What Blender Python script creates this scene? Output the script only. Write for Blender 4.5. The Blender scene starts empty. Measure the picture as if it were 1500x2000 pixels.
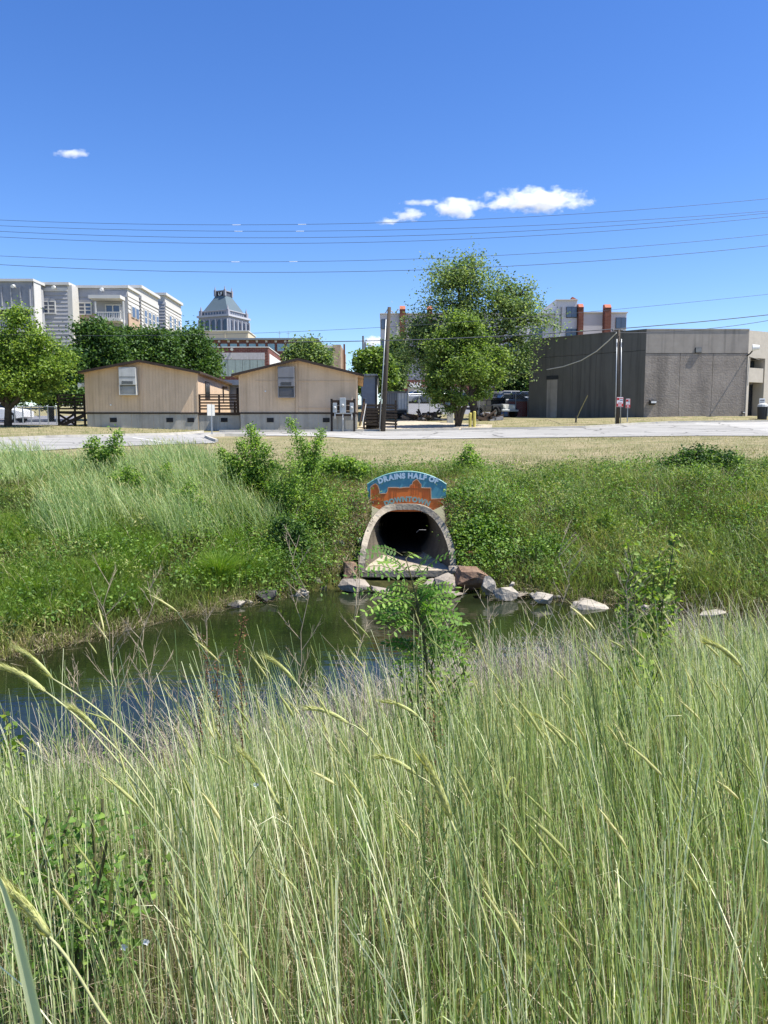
import bpy, bmesh, math, random
import numpy as np
from mathutils import Vector, Matrix, noise as mnoise
from mathutils.geometry import delaunay_2d_cdt

random.seed(7)
rng = np.random.default_rng(7)
R = math.radians
SC = bpy.context.scene
COL = SC.collection

# ------------------------------------------------------------------ camera
PITCH = math.atan(155 / 1500)
cam_d = bpy.data.cameras.new('camera')
cam_d.sensor_fit = 'VERTICAL'; cam_d.sensor_height = 36.0; cam_d.lens = 27.0
cam_d.clip_start = 0.05; cam_d.clip_end = 6000
cam = bpy.data.objects.new('camera', cam_d); COL.objects.link(cam)
cam.location = (0, 0, 0); cam.rotation_euler = (R(90) - PITCH, 0, 0)
SC.camera = cam

# ------------------------------------------------------------------ sky and sun
SUN_EL, SUN_A = R(60), R(11)          # high sun from the right, a little on the camera's side
S = Vector((math.cos(SUN_EL) * math.cos(SUN_A), -math.cos(SUN_EL) * math.sin(SUN_A), math.sin(SUN_EL)))
world = bpy.data.worlds.new('World'); SC.world = world; world.use_nodes = True
nt = world.node_tree; nt.nodes.clear()
sky = nt.nodes.new('ShaderNodeTexSky'); sky.sky_type = 'NISHITA'; sky.sun_disc = False
sky.sun_elevation = SUN_EL; sky.sun_rotation = math.atan2(S.x, S.y)
sky.altitude = 300; sky.air_density = 1.0; sky.dust_density = 0.3; sky.ozone_density = 4.0
hs = nt.nodes.new('ShaderNodeHueSaturation'); hs.inputs['Saturation'].default_value = 1.25; hs.inputs['Value'].default_value = 1.0
hs.inputs['Hue'].default_value = 0.513
bg = nt.nodes.new('ShaderNodeBackground'); bg.inputs['Strength'].default_value = 0.118
out = nt.nodes.new('ShaderNodeOutputWorld')
nt.links.new(sky.outputs[0], hs.inputs['Color']); nt.links.new(hs.outputs[0], bg.inputs['Color']); nt.links.new(bg.outputs[0], out.inputs[0])
sun_d = bpy.data.lights.new('sun', 'SUN'); sun_d.energy = 5.0; sun_d.angle = R(0.5); sun_d.color = (1.0, 0.955, 0.88)
sun = bpy.data.objects.new('sun', sun_d); COL.objects.link(sun)
sun.rotation_euler = S.to_track_quat('Z', 'Y').to_euler(); sun.location = (30, -10, 60)
SC.view_settings.view_transform = 'Standard'; SC.view_settings.look = 'None'
SC.view_settings.gamma = 1.0; SC.view_settings.exposure = 0.80
SC.view_settings.use_curve_mapping = False
SC.render.engine = 'CYCLES'
SC.cycles.volume_bounces = 8; SC.cycles.max_bounces = 10; SC.cycles.transparent_max_bounces = 12
SC.cycles.diffuse_bounces = 3; SC.cycles.glossy_bounces = 3; SC.cycles.transmission_bounces = 3
SC.cycles.use_denoising = True

# ------------------------------------------------------------------ picture measurements to metres (horizon at row 845)
def Z(py, Y): return Y * math.tan(math.atan((1000 - py) / 1500) - PITCH)
def X(px, Y, py=845): return (px - 750) / 1500 * (Y * math.cos(PITCH) - Z(py, Y) * math.sin(PITCH))
def W(px, py, Y): return Vector((X(px, Y, py), Y, Z(py, Y)))
def project(P):
    zc = P[:, 1] * math.cos(PITCH) - P[:, 2] * math.sin(PITCH)
    v = (P[:, 1] * math.sin(PITCH) + P[:, 2] * math.cos(PITCH)) / zc
    return 750 + 1500 * P[:, 0] / zc, 1000 - 1500 * v

def lin(h):
    h = h.lstrip('#')
    c = [int(h[i:i + 2], 16) / 255 for i in (0, 2, 4)]
    return tuple(x / 12.92 if x <= 0.04045 else ((x + 0.055) / 1.055) ** 2.4 for x in c) + (1.0,)

# ------------------------------------------------------------------ objects
OFF = {}
def tag(o, label=None, cat=None, group=None, kind=None):
    if label: o['label'] = label
    if cat: o['category'] = cat
    if group: o['group'] = group
    if kind: o['kind'] = kind
    return o

def thing(name, loc, label, cat, group=None):
    o = bpy.data.objects.new(name, None); COL.objects.link(o)
    o.empty_display_size = 0.2
    o.location = loc; OFF[o.name] = Vector(loc)
    return tag(o, label, cat, group)

def link(name, me, parent=None):
    o = bpy.data.objects.new(name, me); COL.objects.link(o)
    if parent is not None: o.parent = parent
    OFF[o.name] = OFF.get(parent.name, Vector((0, 0, 0))) if parent is not None else Vector((0, 0, 0))
    return o

class MB:
    """collects faces in world coordinates"""
    def __init__(self): self.v = []; self.f = []
    def add(self, vs, fs):
        n = len(self.v); self.v.extend([tuple(q) for q in vs]); self.f.extend([tuple(i + n for i in f) for f in fs]); return self
    def box(self, x0, x1, y0, y1, z0, z1, M=None):
        vs = [Vector((x, y, z)) for z in (z0, z1) for y in (y0, y1) for x in (x0, x1)]
        if M is not None: vs = [M @ q for q in vs]
        return self.add(vs, [(0, 2, 3, 1), (4, 5, 7, 6), (0, 1, 5, 4), (2, 6, 7, 3), (0, 4, 6, 2), (1, 3, 7, 5)])
    def quad(self, a, b, c, d): return self.add([a, b, c, d], [(0, 1, 2, 3)])
    def beam(self, a, b, w, h=None, up=Vector((0, 0, 1))):
        a, b = Vector(a), Vector(b); h = h or w
        d = (b - a).normalized()
        if abs(d.dot(up)) > 0.98: up = Vector((0, 1, 0))
        s = d.cross(up).normalized() * w / 2; u = s.cross(d).normalized() * h / 2
        vs = [p + i * s + j * u for p in (a, b) for j in (-1, 1) for i in (-1, 1)]
        return self.add(vs, [(0, 2, 3, 1), (4, 5, 7, 6), (0, 1, 5, 4), (2, 6, 7, 3), (0, 4, 6, 2), (1, 3, 7, 5)])
    def tube(self, pts, rad, n=6, cap=True):
        pts = [Vector(q) for q in pts]
        rad = rad if isinstance(rad, (list, tuple)) else [rad] * len(pts)
        vs = []; fs = []
        side = None
        for i, q in enumerate(pts):
            d = (pts[min(i + 1, len(pts) - 1)] - pts[max(i - 1, 0)])
            d = d.normalized() if d.length > 1e-9 else Vector((0, 0, 1))
            if side is None:
                side = d.cross(Vector((0, 0, 1)))
                if side.length < 0.05: side = d.cross(Vector((1, 0, 0)))
            side = (side - d * side.dot(d)); side.normalize()
            b = d.cross(side)
            for k in range(n):
                a = 2 * math.pi * k / n
                vs.append(q + (side * math.cos(a) + b * math.sin(a)) * rad[i])
        for i in range(len(pts) - 1):
            for k in range(n):
                fs.append((i * n + k, i * n + (k + 1) % n, (i + 1) * n + (k + 1) % n, (i + 1) * n + k))
        if cap:
            fs.append(tuple(range(n))[::-1]); fs.append(tuple((len(pts) - 1) * n + k for k in range(n)))
        return self.add(vs, fs)
    def prism(self, poly, d):
        """poly: planar loop of points, pushed along vector d"""
        d = Vector(d); n = len(poly)
        vs = [Vector(q) for q in poly] + [Vector(q) + d for q in poly]
        fs = [tuple(range(n)), tuple(range(2 * n - 1, n - 1, -1))] + [(i, n + i, n + (i + 1) % n, (i + 1) % n) for i in range(n)]
        return self.add(vs, fs)
    def build(self, name, m, parent=None, smooth=False, bevel=0.0, recalc=True):
        off = OFF.get(parent.name, Vector((0, 0, 0))) if parent is not None else Vector((0, 0, 0))
        me = bpy.data.meshes.new(name)
        me.from_pydata([(q[0] - off[0], q[1] - off[1], q[2] - off[2]) for q in self.v], [], self.f)
        if recalc or bevel:
            bm = bmesh.new(); bm.from_mesh(me)
            if bevel:
                bmesh.ops.recalc_face_normals(bm, faces=bm.faces)
                bmesh.ops.bevel(bm, geom=[e for e in bm.edges if len(e.link_faces) == 2 and e.calc_face_angle(0) > 0.5], offset=bevel, segments=1, affect='EDGES')
            bmesh.ops.recalc_face_normals(bm, faces=bm.faces); bm.to_mesh(me); bm.free()
        if smooth: me.polygons.foreach_set('use_smooth', [True] * len(me.polygons))
        me.materials.append(m)
        return link(name, me, parent)

def np_mesh(name, V, F, m, attrs=None, parent=None, smooth=False):
    """big mesh from arrays; F is (n,4) or (n,3)"""
    off = OFF.get(parent.name, Vector((0, 0, 0))) if parent is not None else Vector((0, 0, 0))
    me = bpy.data.meshes.new(name)
    V = np.asarray(V, dtype=np.float32) - np.array(off, dtype=np.float32)
    F = np.asarray(F, dtype=np.int32); k = F.shape[1]
    me.vertices.add(len(V)); me.vertices.foreach_set('co', V.ravel())
    me.loops.add(F.size); me.loops.foreach_set('vertex_index', F.ravel())
    me.polygons.add(len(F)); me.polygons.foreach_set('loop_start', np.arange(0, F.size, k, dtype=np.int32))
    me.polygons.foreach_set('loop_total', np.full(len(F), k, dtype=np.int32))
    if smooth: me.polygons.foreach_set('use_smooth', np.ones(len(F), dtype=bool))
    for an, av in (attrs or {}).items():
        a = me.attributes.new(an, 'FLOAT', 'POINT'); a.data.foreach_set('value', np.asarray(av, dtype=np.float32))
    me.update(calc_edges=True)
    me.materials.append(m)
    return link(name, me, parent)

# ------------------------------------------------------------------ materials
MATS = {}
def mat(name, color, rough=0.7, var=0.12, scale=3.0, metal=0.0, spec=0.35, bump=0.0, bscale=40.0, streak=0.0, dark='#2a2622', stretch=(1, 1, 1)):
    """painted or plain surface: base colour with two scales of wear, optional vertical streaks and fine relief"""
    if name in MATS: return MATS[name]
    m = bpy.data.materials.new(name); m.use_nodes = True; n = m.node_tree.nodes; l = m.node_tree.links
    b = n['Principled BSDF']; b.inputs['Roughness'].default_value = rough; b.inputs['Metallic'].default_value = metal
    b.inputs['Specular IOR Level'].default_value = spec
    c = lin(color)
    tc = n.new('ShaderNodeTexCoord'); mp = n.new('ShaderNodeMapping'); mp.inputs['Scale'].default_value = stretch
    l.new(tc.outputs['Object'], mp.inputs[0])
    no = n.new('ShaderNodeTexNoise'); no.inputs['Scale'].default_value = scale; no.inputs['Detail'].default_value = 7; no.inputs['Roughness'].default_value = 0.65
    l.new(mp.outputs[0], no.inputs['Vector'])
    rp = n.new('ShaderNodeValToRGB')
    rp.color_ramp.elements[0].position = 0.3; rp.color_ramp.elements[1].position = 0.7
    rp.color_ramp.elements[0].color = tuple(x * (1 - var) for x in c[:3]) + (1,)
    rp.color_ramp.elements[1].color = tuple(min(1, x * (1 + var)) for x in c[:3]) + (1,)
    l.new(no.outputs[0], rp.inputs[0])
    last = rp.outputs[0]
    if streak:
        mp2 = n.new('ShaderNodeMapping'); mp2.inputs['Scale'].default_value = (2.2, 2.2, 0.12); l.new(tc.outputs['Object'], mp2.inputs[0])
        n2 = n.new('ShaderNodeTexNoise'); n2.inputs['Scale'].default_value = 1.5; n2.inputs['Detail'].default_value = 8; l.new(mp2.outputs[0], n2.inputs['Vector'])
        mr = n.new('ShaderNodeMapRange'); mr.inputs[1].default_value = 0.5; mr.inputs[2].default_value = 0.75; mr.inputs[4].default_value = streak
        l.new(n2.outputs[0], mr.inputs[0])
        mx = n.new('ShaderNodeMixRGB'); mx.inputs[2].default_value = lin(dark); l.new(mr.outputs[0], mx.inputs[0]); l.new(last, mx.inputs[1]); last = mx.outputs[0]
    l.new(last, b.inputs['Base Color'])
    if bump:
        n3 = n.new('ShaderNodeTexNoise'); n3.inputs['Scale'].default_value = bscale; n3.inputs['Detail'].default_value = 6; l.new(mp.outputs[0], n3.inputs['Vector'])
        bp = n.new('ShaderNodeBump'); bp.inputs['Strength'].default_value = bump; bp.inputs['Distance'].default_value = 0.03
        l.new(n3.outputs[0], bp.inputs['Height']); l.new(bp.outputs[0], b.inputs['Normal'])
    MATS[name] = m
    return m

def brick_mat(name, c1, c2, mortar, bw, bh, ms=0.012, bump=0.5, rough=0.85, stain=0.0, rot=(R(90), 0, 0)):
    if name in MATS: return MATS[name]
    m = bpy.data.materials.new(name); m.use_nodes = True; n = m.node_tree.nodes; l = m.node_tree.links
    b = n['Principled BSDF']; b.inputs['Roughness'].default_value = rough; b.inputs['Specular IOR Level'].default_value = 0.2
    tc = n.new('ShaderNodeTexCoord'); sx = n.new('ShaderNodeSeparateXYZ'); l.new(tc.outputs['Object'], sx.inputs[0])
    ad = n.new('ShaderNodeMath'); ad.operation = 'ADD'; l.new(sx.outputs[0], ad.inputs[0]); l.new(sx.outputs[1], ad.inputs[1])
    cx = n.new('ShaderNodeCombineXYZ'); l.new(ad.outputs[0], cx.inputs[0]); l.new(sx.outputs[2], cx.inputs[1])
    bt = n.new('ShaderNodeTexBrick'); bt.inputs['Color1'].default_value = lin(c1); bt.inputs['Color2'].default_value = lin(c2); bt.inputs['Mortar'].default_value = lin(mortar)
    bt.inputs['Scale'].default_value = 1.0; bt.inputs['Brick Width'].default_value = bw; bt.inputs['Row Height'].default_value = bh; bt.inputs['Mortar Size'].default_value = ms
    l.new(cx.outputs[0], bt.inputs['Vector'])
    no = n.new('ShaderNodeTexNoise'); no.inputs['Scale'].default_value = 0.7; no.inputs['Detail'].default_value = 8; no.inputs['Roughness'].default_value = 0.7
    l.new(tc.outputs['Object'], no.inputs['Vector'])
    mr = n.new('ShaderNodeMapRange'); mr.inputs[1].default_value = 0.3; mr.inputs[2].default_value = 0.7; mr.inputs[3].default_value = 0.72; mr.inputs[4].default_value = 1.12
    l.new(no.outputs[0], mr.inputs[0])
    mx = n.new('ShaderNodeMixRGB'); mx.blend_type = 'MULTIPLY'; mx.inputs[0].default_value = 1; l.new(bt.outputs[0], mx.inputs[1]); l.new(mr.outputs[0], mx.inputs[2])
    last = mx.outputs[0]
    if stain:
        mp2 = n.new('ShaderNodeMapping'); mp2.inputs['Scale'].default_value = (1.1, 1.1, 0.10); l.new(tc.outputs['Object'], mp2.inputs[0])
        n2 = n.new('ShaderNodeTexNoise'); n2.inputs['Scale'].default_value = 1.2; n2.inputs['Detail'].default_value = 8; l.new(mp2.outputs[0], n2.inputs['Vector'])
        m2 = n.new('ShaderNodeMapRange'); m2.inputs[1].default_value = 0.48; m2.inputs[2].default_value = 0.75; m2.inputs[4].default_value = stain; l.new(n2.outputs[0], m2.inputs[0])
        x2 = n.new('ShaderNodeMixRGB'); x2.inputs[2].default_value = lin('#2e2d2a'); l.new(m2.outputs[0], x2.inputs[0]); l.new(last, x2.inputs[1]); last = x2.outputs[0]
    l.new(last, b.inputs['Base Color'])
    n3 = n.new('ShaderNodeTexNoise'); n3.inputs['Scale'].default_value = 9; n3.inputs['Detail'].default_value = 5; l.new(tc.outputs['Object'], n3.inputs['Vector'])
    a2 = n.new('ShaderNodeMath'); a2.operation = 'MULTIPLY_ADD'; l.new(bt.outputs['Fac'], a2.inputs[0]); a2.inputs[1].default_value = -0.8; l.new(n3.outputs[0], a2.inputs[2])
    bp = n.new('ShaderNodeBump'); bp.inputs['Strength'].default_value = bump; bp.inputs['Distance'].default_value = 0.05
    l.new(a2.outputs[0], bp.inputs['Height']); l.new(bp.outputs[0], b.inputs['Normal'])
    MATS[name] = m
    return m

def leaf_mat(name, ramp, base=None, base_t=0.35, trans=0.35, rough=0.55, tip=None, spec=0.3):
    """plant tissue: colour picked per leaf from a ramp, the foot of a stem fading to its own straw colour, light passing through"""
    m = bpy.data.materials.new(name); m.use_nodes = True; n = m.node_tree.nodes; l = m.node_tree.links
    b = n['Principled BSDF']; b.inputs['Roughness'].default_value = rough; b.inputs['Specular IOR Level'].default_value = spec
    at = n.new('ShaderNodeAttribute'); at.attribute_name = 'rnd'
    rp = n.new('ShaderNodeValToRGB'); e = rp.color_ramp.elements
    while len(e) < len(ramp): e.new(0.5)
    for i, (p, c) in enumerate(ramp): e[i].position = p; e[i].color = lin(c)
    l.new(at.outputs['Fac'], rp.inputs[0]); last = rp.outputs[0]
    if base:
        a2 = n.new('ShaderNodeAttribute'); a2.attribute_name = 't'
        mr = n.new('ShaderNodeMapRange'); mr.inputs[1].default_value = 0.0; mr.inputs[2].default_value = base_t; mr.inputs[3].default_value = 0.9; mr.inputs[4].default_value = 0.0
        l.new(a2.outputs['Fac'], mr.inputs[0])
        mx = n.new('ShaderNodeMixRGB'); mx.inputs[2].default_value = lin(base); l.new(mr.outputs[0], mx.inputs[0]); l.new(last, mx.inputs[1]); last = mx.outputs[0]
    if tip:
        a3 = n.new('ShaderNodeAttribute'); a3.attribute_name = 't'
        mr = n.new('ShaderNodeMapRange'); mr.inputs[1].default_value = 0.75; mr.inputs[2].default_value = 1.0; mr.inputs[4].default_value = 0.7
        l.new(a3.outputs['Fac'], mr.inputs[0])
        mx = n.new('ShaderNodeMixRGB'); mx.inputs[2].default_value = lin(tip); l.new(mr.outputs[0], mx.inputs[0]); l.new(last, mx.inputs[1]); last = mx.outputs[0]
    l.new(last, b.inputs['Base Color'])
    tr = n.new('ShaderNodeBsdfTranslucent'); g = n.new('ShaderNodeMixRGB'); g.blend_type = 'MULTIPLY'; g.inputs[0].default_value = 1.0; g.inputs[2].default_value = (1.5, 1.55, 0.7, 1)
    l.new(last, g.inputs[1]); l.new(g.outputs[0], tr.inputs[0])
    ms = n.new('ShaderNodeMixShader'); ms.inputs[0].default_value = trans
    l.new(b.outputs[0], ms.inputs[1]); l.new(tr.outputs[0], ms.inputs[2]); l.new(ms.outputs[0], n['Material Output'].inputs[0])
    return m

def glass_mat(name, color, rough=0.08):
    if name in MATS: return MATS[name]
    m = mat(name, color, rough=rough, var=0.25, scale=0.6, spec=0.8)
    return m

# ------------------------------------------------------------------ plants, vectorised
def blades(base, h, w, lean, seg=4, power=1.8, sag=0.0, taper='leaf', face=None, rnd=None):
    """ribbons: base (n,3), height, width, lean (n,2) sideways travel of the tip per unit height; returns V, F, attrs, tips, tangents"""
    n = len(base); ts = np.linspace(0, 1, seg + 1)
    if face is None: face = rng.uniform(0, math.pi, n)
    if rnd is None: rnd = rng.random(n)
    sag = np.broadcast_to(sag, (n,))
    P = np.zeros((n, seg + 1, 3))
    for i, t in enumerate(ts):
        P[:, i, :2] = base[:, :2] + lean * (h * t ** power)[:, None]
        P[:, i, 2] = base[:, 2] + h * (t - sag * t ** 3)
    side = np.stack([np.cos(face), np.sin(face), np.zeros(n)], 1)
    V = np.zeros((n, seg + 1, 2, 3))
    for i, t in enumerate(ts):
        k = (1 - 0.45 * t) if taper == 'stem' else (min(1.0, 0.55 + 1.6 * t) * (1 - t) ** 0.65 + 0.02)
        V[:, i, 0] = P[:, i] - side * (w * k / 2)[:, None]; V[:, i, 1] = P[:, i] + side * (w * k / 2)[:, None]
    idx = np.arange(n)[:, None] * (seg + 1) * 2 + np.arange(seg)[None, :] * 2
    F = np.stack([idx, idx + 1, idx + 3, idx + 2], -1).reshape(-1, 4)
    T = np.broadcast_to(ts[None, :, None], (n, seg + 1, 2)).reshape(-1)
    RN = np.broadcast_to(rnd[:, None, None], (n, seg + 1, 2)).reshape(-1)
    tan = P[:, -1] - P[:, -2]; tan /= np.linalg.norm(tan, axis=1)[:, None] + 1e-9
    return V.reshape(-1, 3), F, {'t': T, 'rnd': RN}, P[:, -1], tan

def leaves(cen, size, aspect=0.5, up=0.4, rnd=None, fold=0.15):
    """rhomb leaves with a fold along the midrib: cen (n,3)"""
    n = len(cen)
    nrm = rng.normal(size=(n, 3)); nrm[:, 2] = np.abs(nrm[:, 2]) + up; nrm /= np.linalg.norm(nrm, axis=1)[:, None]
    a = rng.normal(size=(n, 3)); a -= nrm * (a * nrm).sum(1)[:, None]; a /= np.linalg.norm(a, axis=1)[:, None]
    b = np.cross(nrm, a)
    s = np.broadcast_to(size, (n,))[:, None]
    V = np.stack([cen - a * s * 0.5, cen + b * s * aspect * 0.5 + nrm * s * fold, cen + a * s * 0.5, cen - b * s * aspect * 0.5 + nrm * s * fold], 1)
    i = np.arange(n)[:, None] * 4
    F = np.concatenate([np.concatenate([i, i + 1, i + 2], 1), np.concatenate([i, i + 2, i + 3], 1)], 0)
    if rnd is None: rnd = rng.random(n)
    return V.reshape(-1, 3), F, {'rnd': np.repeat(rnd, 4), 't': np.tile([0.0, 0.5, 1.0, 0.5], n)}

def quads_to_tris(F):
    F = np.asarray(F)
    return F if F.shape[1] == 3 else np.concatenate([F[:, [0, 1, 2]], F[:, [0, 2, 3]]], 0)

def merge(parts):
    V = []; F = []; A = {}; n = 0
    for v, f, a in parts:
        V.append(v); F.append(quads_to_tris(f) + n); n += len(v)
        for k in ('rnd', 't'): A.setdefault(k, []).append(a[k])
    return np.concatenate(V), np.concatenate(F), {k: np.concatenate(x) for k, x in A.items()}

def heads(tip, tan, L, r, awn=0.05, n_awn=10, rnd=None):
    """bristly grass ears: a four-sided spindle and thin awns"""
    n = len(tip)
    if rnd is None: rnd = rng.random(n)
    ref = rng.normal(size=(n, 3)); s = np.cross(tan, ref); s /= np.linalg.norm(s, axis=1)[:, None]; b = np.cross(tan, s)
    ring = [(0, .35), (.2, 1.0), (.55, .95), (.82, .6), (1.0, .12)]
    V = np.zeros((n, 5, 4, 3))
    for i, (t, k) in enumerate(ring):
        c = tip + tan * (L * t)[:, None]; c[:, 2] -= 0.12 * L * t * t
        for j in range(4):
            a = math.pi / 2 * j
            V[:, i, j] = c + (s * math.cos(a) + b * math.sin(a)) * (r * k)[:, None]
    F = []
    base = np.arange(n) * 20
    for i in range(4):
        for j in range(4):
            F.append(np.stack([base + i * 4 + j, base + i * 4 + (j + 1) % 4, base + (i + 1) * 4 + (j + 1) % 4, base + (i + 1) * 4 + j], 1))
    parts = [(V.reshape(-1, 3), np.concatenate(F), {'rnd': np.repeat(rnd, 20), 't': np.full(n * 20, 1.0)})]
    for k in range(n_awn):
        t = 0.1 + 0.9 * (k + rng.random(n)) / n_awn; a = rng.uniform(0, 2 * math.pi, n)
        o = s * np.cos(a)[:, None] + b * np.sin(a)[:, None]
        c = tip + tan * (L * t)[:, None]
        e = c + (tan + o * rng.uniform(.12, .4, n)[:, None]) * (awn * rng.uniform(.6, 1.2, n))[:, None]
        q = np.cross(o, tan) * 0.0006
        v = np.stack([c - q, c + q, e], 1).reshape(-1, 3)
        parts.append((v, np.arange(n * 3).reshape(-1, 3), {'rnd': np.repeat(rnd, 3), 't': np.full(n * 3, 1.0)}))
    return merge(parts)
# ------------------------------------------------------------------ terrain: two banks, the creek between, the lawn rising to the street
WATER = -2.95
FE = np.array([(-14, 5.5), (-9, 7.2), (-6.2, 8.6), (-4.5, 10.2), (-3.6, 11.6), (-2.6, 12.7), (-1.4, 13.9), (-.7, 14.35), (1.3, 14.3), (2.4, 13.6), (3.8, 12.9), (6.1, 12.2), (9, 11.4), (14, 10.5)])
NE = np.array([(-14, 4.6), (-6, 6.6), (-3.6, 7.1), (-.8, 7.6), (.4, 8.6), (1.2, 9.5), (2.6, 9.9), (4.5, 9.6), (8, 9.2), (14, 8.6)])
def Yfar(x): return np.interp(x, FE[:, 0], FE[:, 1])
def Ynear(x): return np.interp(x, NE[:, 0], NE[:, 1])
TC = np.array([-300, 100, 420, 750, 1050, 1350, 1900], float)
TR = np.array([17, 20, 27, 34, 40, 45, 50, 56, 65, 80, 120, 400, 3000], float)
TY = {17: [915, 915, 918, 938, 925, 912, 912], 20: [905, 905, 905, 915, 910, 897, 897], 27: [886, 886, 883, 885, 882, 875, 875], 34: [863, 863, 867, 869, 863, 858, 858],
      40: [843, 843, 853, 856, 853, 849, 849], 45: [832, 832, 843, 844, 842, 839, 839], 50: [828, 828, 836, 834, 830, 829, 829], 56: [824, 824, 830, 824, 820, 813, 813],
      65: [818, 818, 822, 814, 813, 812, 812], 80: [805, 805, 805, 789, 792, 805, 805]}
TZ = np.array([[(845 - y) / 1500 * r for y in TY[int(r)]] if int(r) in TY else [{120: 4.2, 400: 5, 3000: 5}[int(r)]] * 7 for r in TR])
def ztable(x, y):
    px = np.clip(750 + 1500 * x / np.maximum(y, 1), TC[0], TC[-1]); yy = np.clip(y, TR[0], TR[-1])
    j = np.clip(np.searchsorted(TC, px) - 1, 0, len(TC) - 2); i = np.clip(np.searchsorted(TR, yy) - 1, 0, len(TR) - 2)
    a = (px - TC[j]) / (TC[j + 1] - TC[j]); b = (yy - TR[i]) / (TR[i + 1] - TR[i])
    return (TZ[i, j] * (1 - a) + TZ[i, j + 1] * a) * (1 - b) + (TZ[i + 1, j] * (1 - a) + TZ[i + 1, j + 1] * a) * b
def smooth(t): t = np.clip(t, 0, 1); return t * t * (3 - 2 * t)
def ground_z(x, y):
    x = np.asarray(x, float); y = np.asarray(y, float)
    yn, yf = Ynear(x), Yfar(x)
    wob = 0.05 * np.sin(1.7 * x + 0.9 * y) + 0.04 * np.sin(3.1 * x - 2.3 * y + 1) + 0.02 * np.sin(7 * x + 5 * y)
    near = -1.62 - 1.45 * smooth((y - 1.2) / (yn - 1.2)) ** 1.05 + wob * 0.6
    bed = WATER - 0.45
    # far bank: a short cut edge at the waterline, a slope, then the lawn
    d = y - yf
    L = 20.5 - yf
    top = ztable(x, np.maximum(y, 17))
    r1 = np.interp(d / L, [0, .05, .3, .6, 1.0], [0, .13, .45, .80, 1.0])
    r2 = np.interp(d / L, [0, .05, .20, .31, .5, 1.0], [0, .15, .46, .75, .90, 1.0])       # the fill stands steeper over the pipe
    k = smooth((3.0 - np.abs(x - .46)) / 1.6); rise = r1 * (1 - k) + r2 * k
    far = (WATER - 0.08) + (top - (WATER - 0.08)) * rise + wob * np.clip(d, 0, 1) * (1 - smooth((y - 19) / 4))
    # round the pipe's mouth the bank is cut back
    z = np.where(y < yn, near, np.where(d > 0, far, bed))
    e = smooth((y - yn) / 0.5); z = np.where((y >= yn) & (y < yn + .5), near * (1 - e) + bed * e, z)
    e = smooth(-d / 0.4); z = np.where((d <= 0) & (d > -.4), (WATER - 0.08) * (1 - e) + bed * e, z)
    notch = smooth((1.06 - .17 * np.clip(y - 14.7, 0, 2) - np.abs(x - .46)) / 0.22) * smooth((np.interp(np.abs(x - .46), [.56, .74], [16.42, 15.75]) - y) / .22) * smooth((y - 13.4) / .8)
    z = np.where(notch > 0, z * (1 - notch) + np.minimum(z, -2.86) * notch, z)
    return z
def gz(x, y): return float(ground_z(np.array([x]), np.array([y]))[0])

def ground_material():
    m = bpy.data.materials.new('ground_cover'); m.use_nodes = True; n = m.node_tree.nodes; l = m.node_tree.links
    b = n['Principled BSDF']; b.inputs['Roughness'].default_value = 0.95; b.inputs['Specular IOR Level'].default_value = 0.1
    g = n.new('ShaderNodeNewGeometry'); sx = n.new('ShaderNodeSeparateXYZ'); l.new(g.outputs['Position'], sx.inputs[0])
    def noise(sc, det=8, ro=0.65):
        q = n.new('ShaderNodeTexNoise'); q.inputs['Scale'].default_value = sc; q.inputs['Detail'].default_value = det; q.inputs['Roughness'].default_value = ro; l.new(g.outputs['Position'], q.inputs['Vector']); return q.outputs[0]
    def ramp(src, a, ca, b_, cb, mid=None):
        r = n.new('ShaderNodeValToRGB'); r.color_ramp.elements[0].position = a; r.color_ramp.elements[0].color = lin(ca); r.color_ramp.elements[1].position = b_; r.color_ramp.elements[1].color = lin(cb)
        if mid: q = r.color_ramp.elements.new(mid[0]); q.color = lin(mid[1])
        l.new(src, r.inputs[0]); return r.outputs[0]
    def mix(f, a, c):
        q = n.new('ShaderNodeMixRGB'); l.new(f, q.inputs[0]); l.new(a, q.inputs[1]); l.new(c, q.inputs[2]); return q.outputs[0]
    lawn = ramp(noise(0.9), .36, '#5f6a3c', .64, '#a8987c', (.5, '#8b8463'))
    fine = ramp(noise(14, 6, .7), .3, '#57563c', .72, '#b5a98a', (.5, '#857e5e'))
    half = n.new('ShaderNodeMixRGB'); half.inputs[0].default_value = 0.5; l.new(lawn, half.inputs[1]); l.new(fine, half.inputs[2])
    soil = ramp(noise(6, 8, .7), .3, '#262817', .7, '#55502f', (.5, '#3a3b1f'))
    mr = n.new('ShaderNodeMapRange'); mr.inputs[1].default_value = 18.6; mr.inputs[2].default_value = 20.2
    nz = n.new('ShaderNodeMath'); nz.operation = 'MULTIPLY_ADD'; l.new(noise(1.2), nz.inputs[0]); nz.inputs[1].default_value = 2.5; l.new(sx.outputs[1], nz.inputs[2])
    ad = n.new('ShaderNodeMath'); ad.operation = 'SUBTRACT'; l.new(nz.outputs[0], ad.inputs[0]); ad.inputs[1].default_value = 1.25; l.new(ad.outputs[0], mr.inputs[0])
    last = mix(mr.outputs[0], soil, half.outputs[0])
    l.new(last, b.inputs['Base Color'])
    bp = n.new('ShaderNodeBump'); bp.inputs['Strength'].default_value = 0.6; bp.inputs['Distance'].default_value = 0.04; l.new(noise(22, 6, .7), bp.inputs['Height']); l.new(bp.outputs[0], b.inputs['Normal'])
    return m

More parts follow.
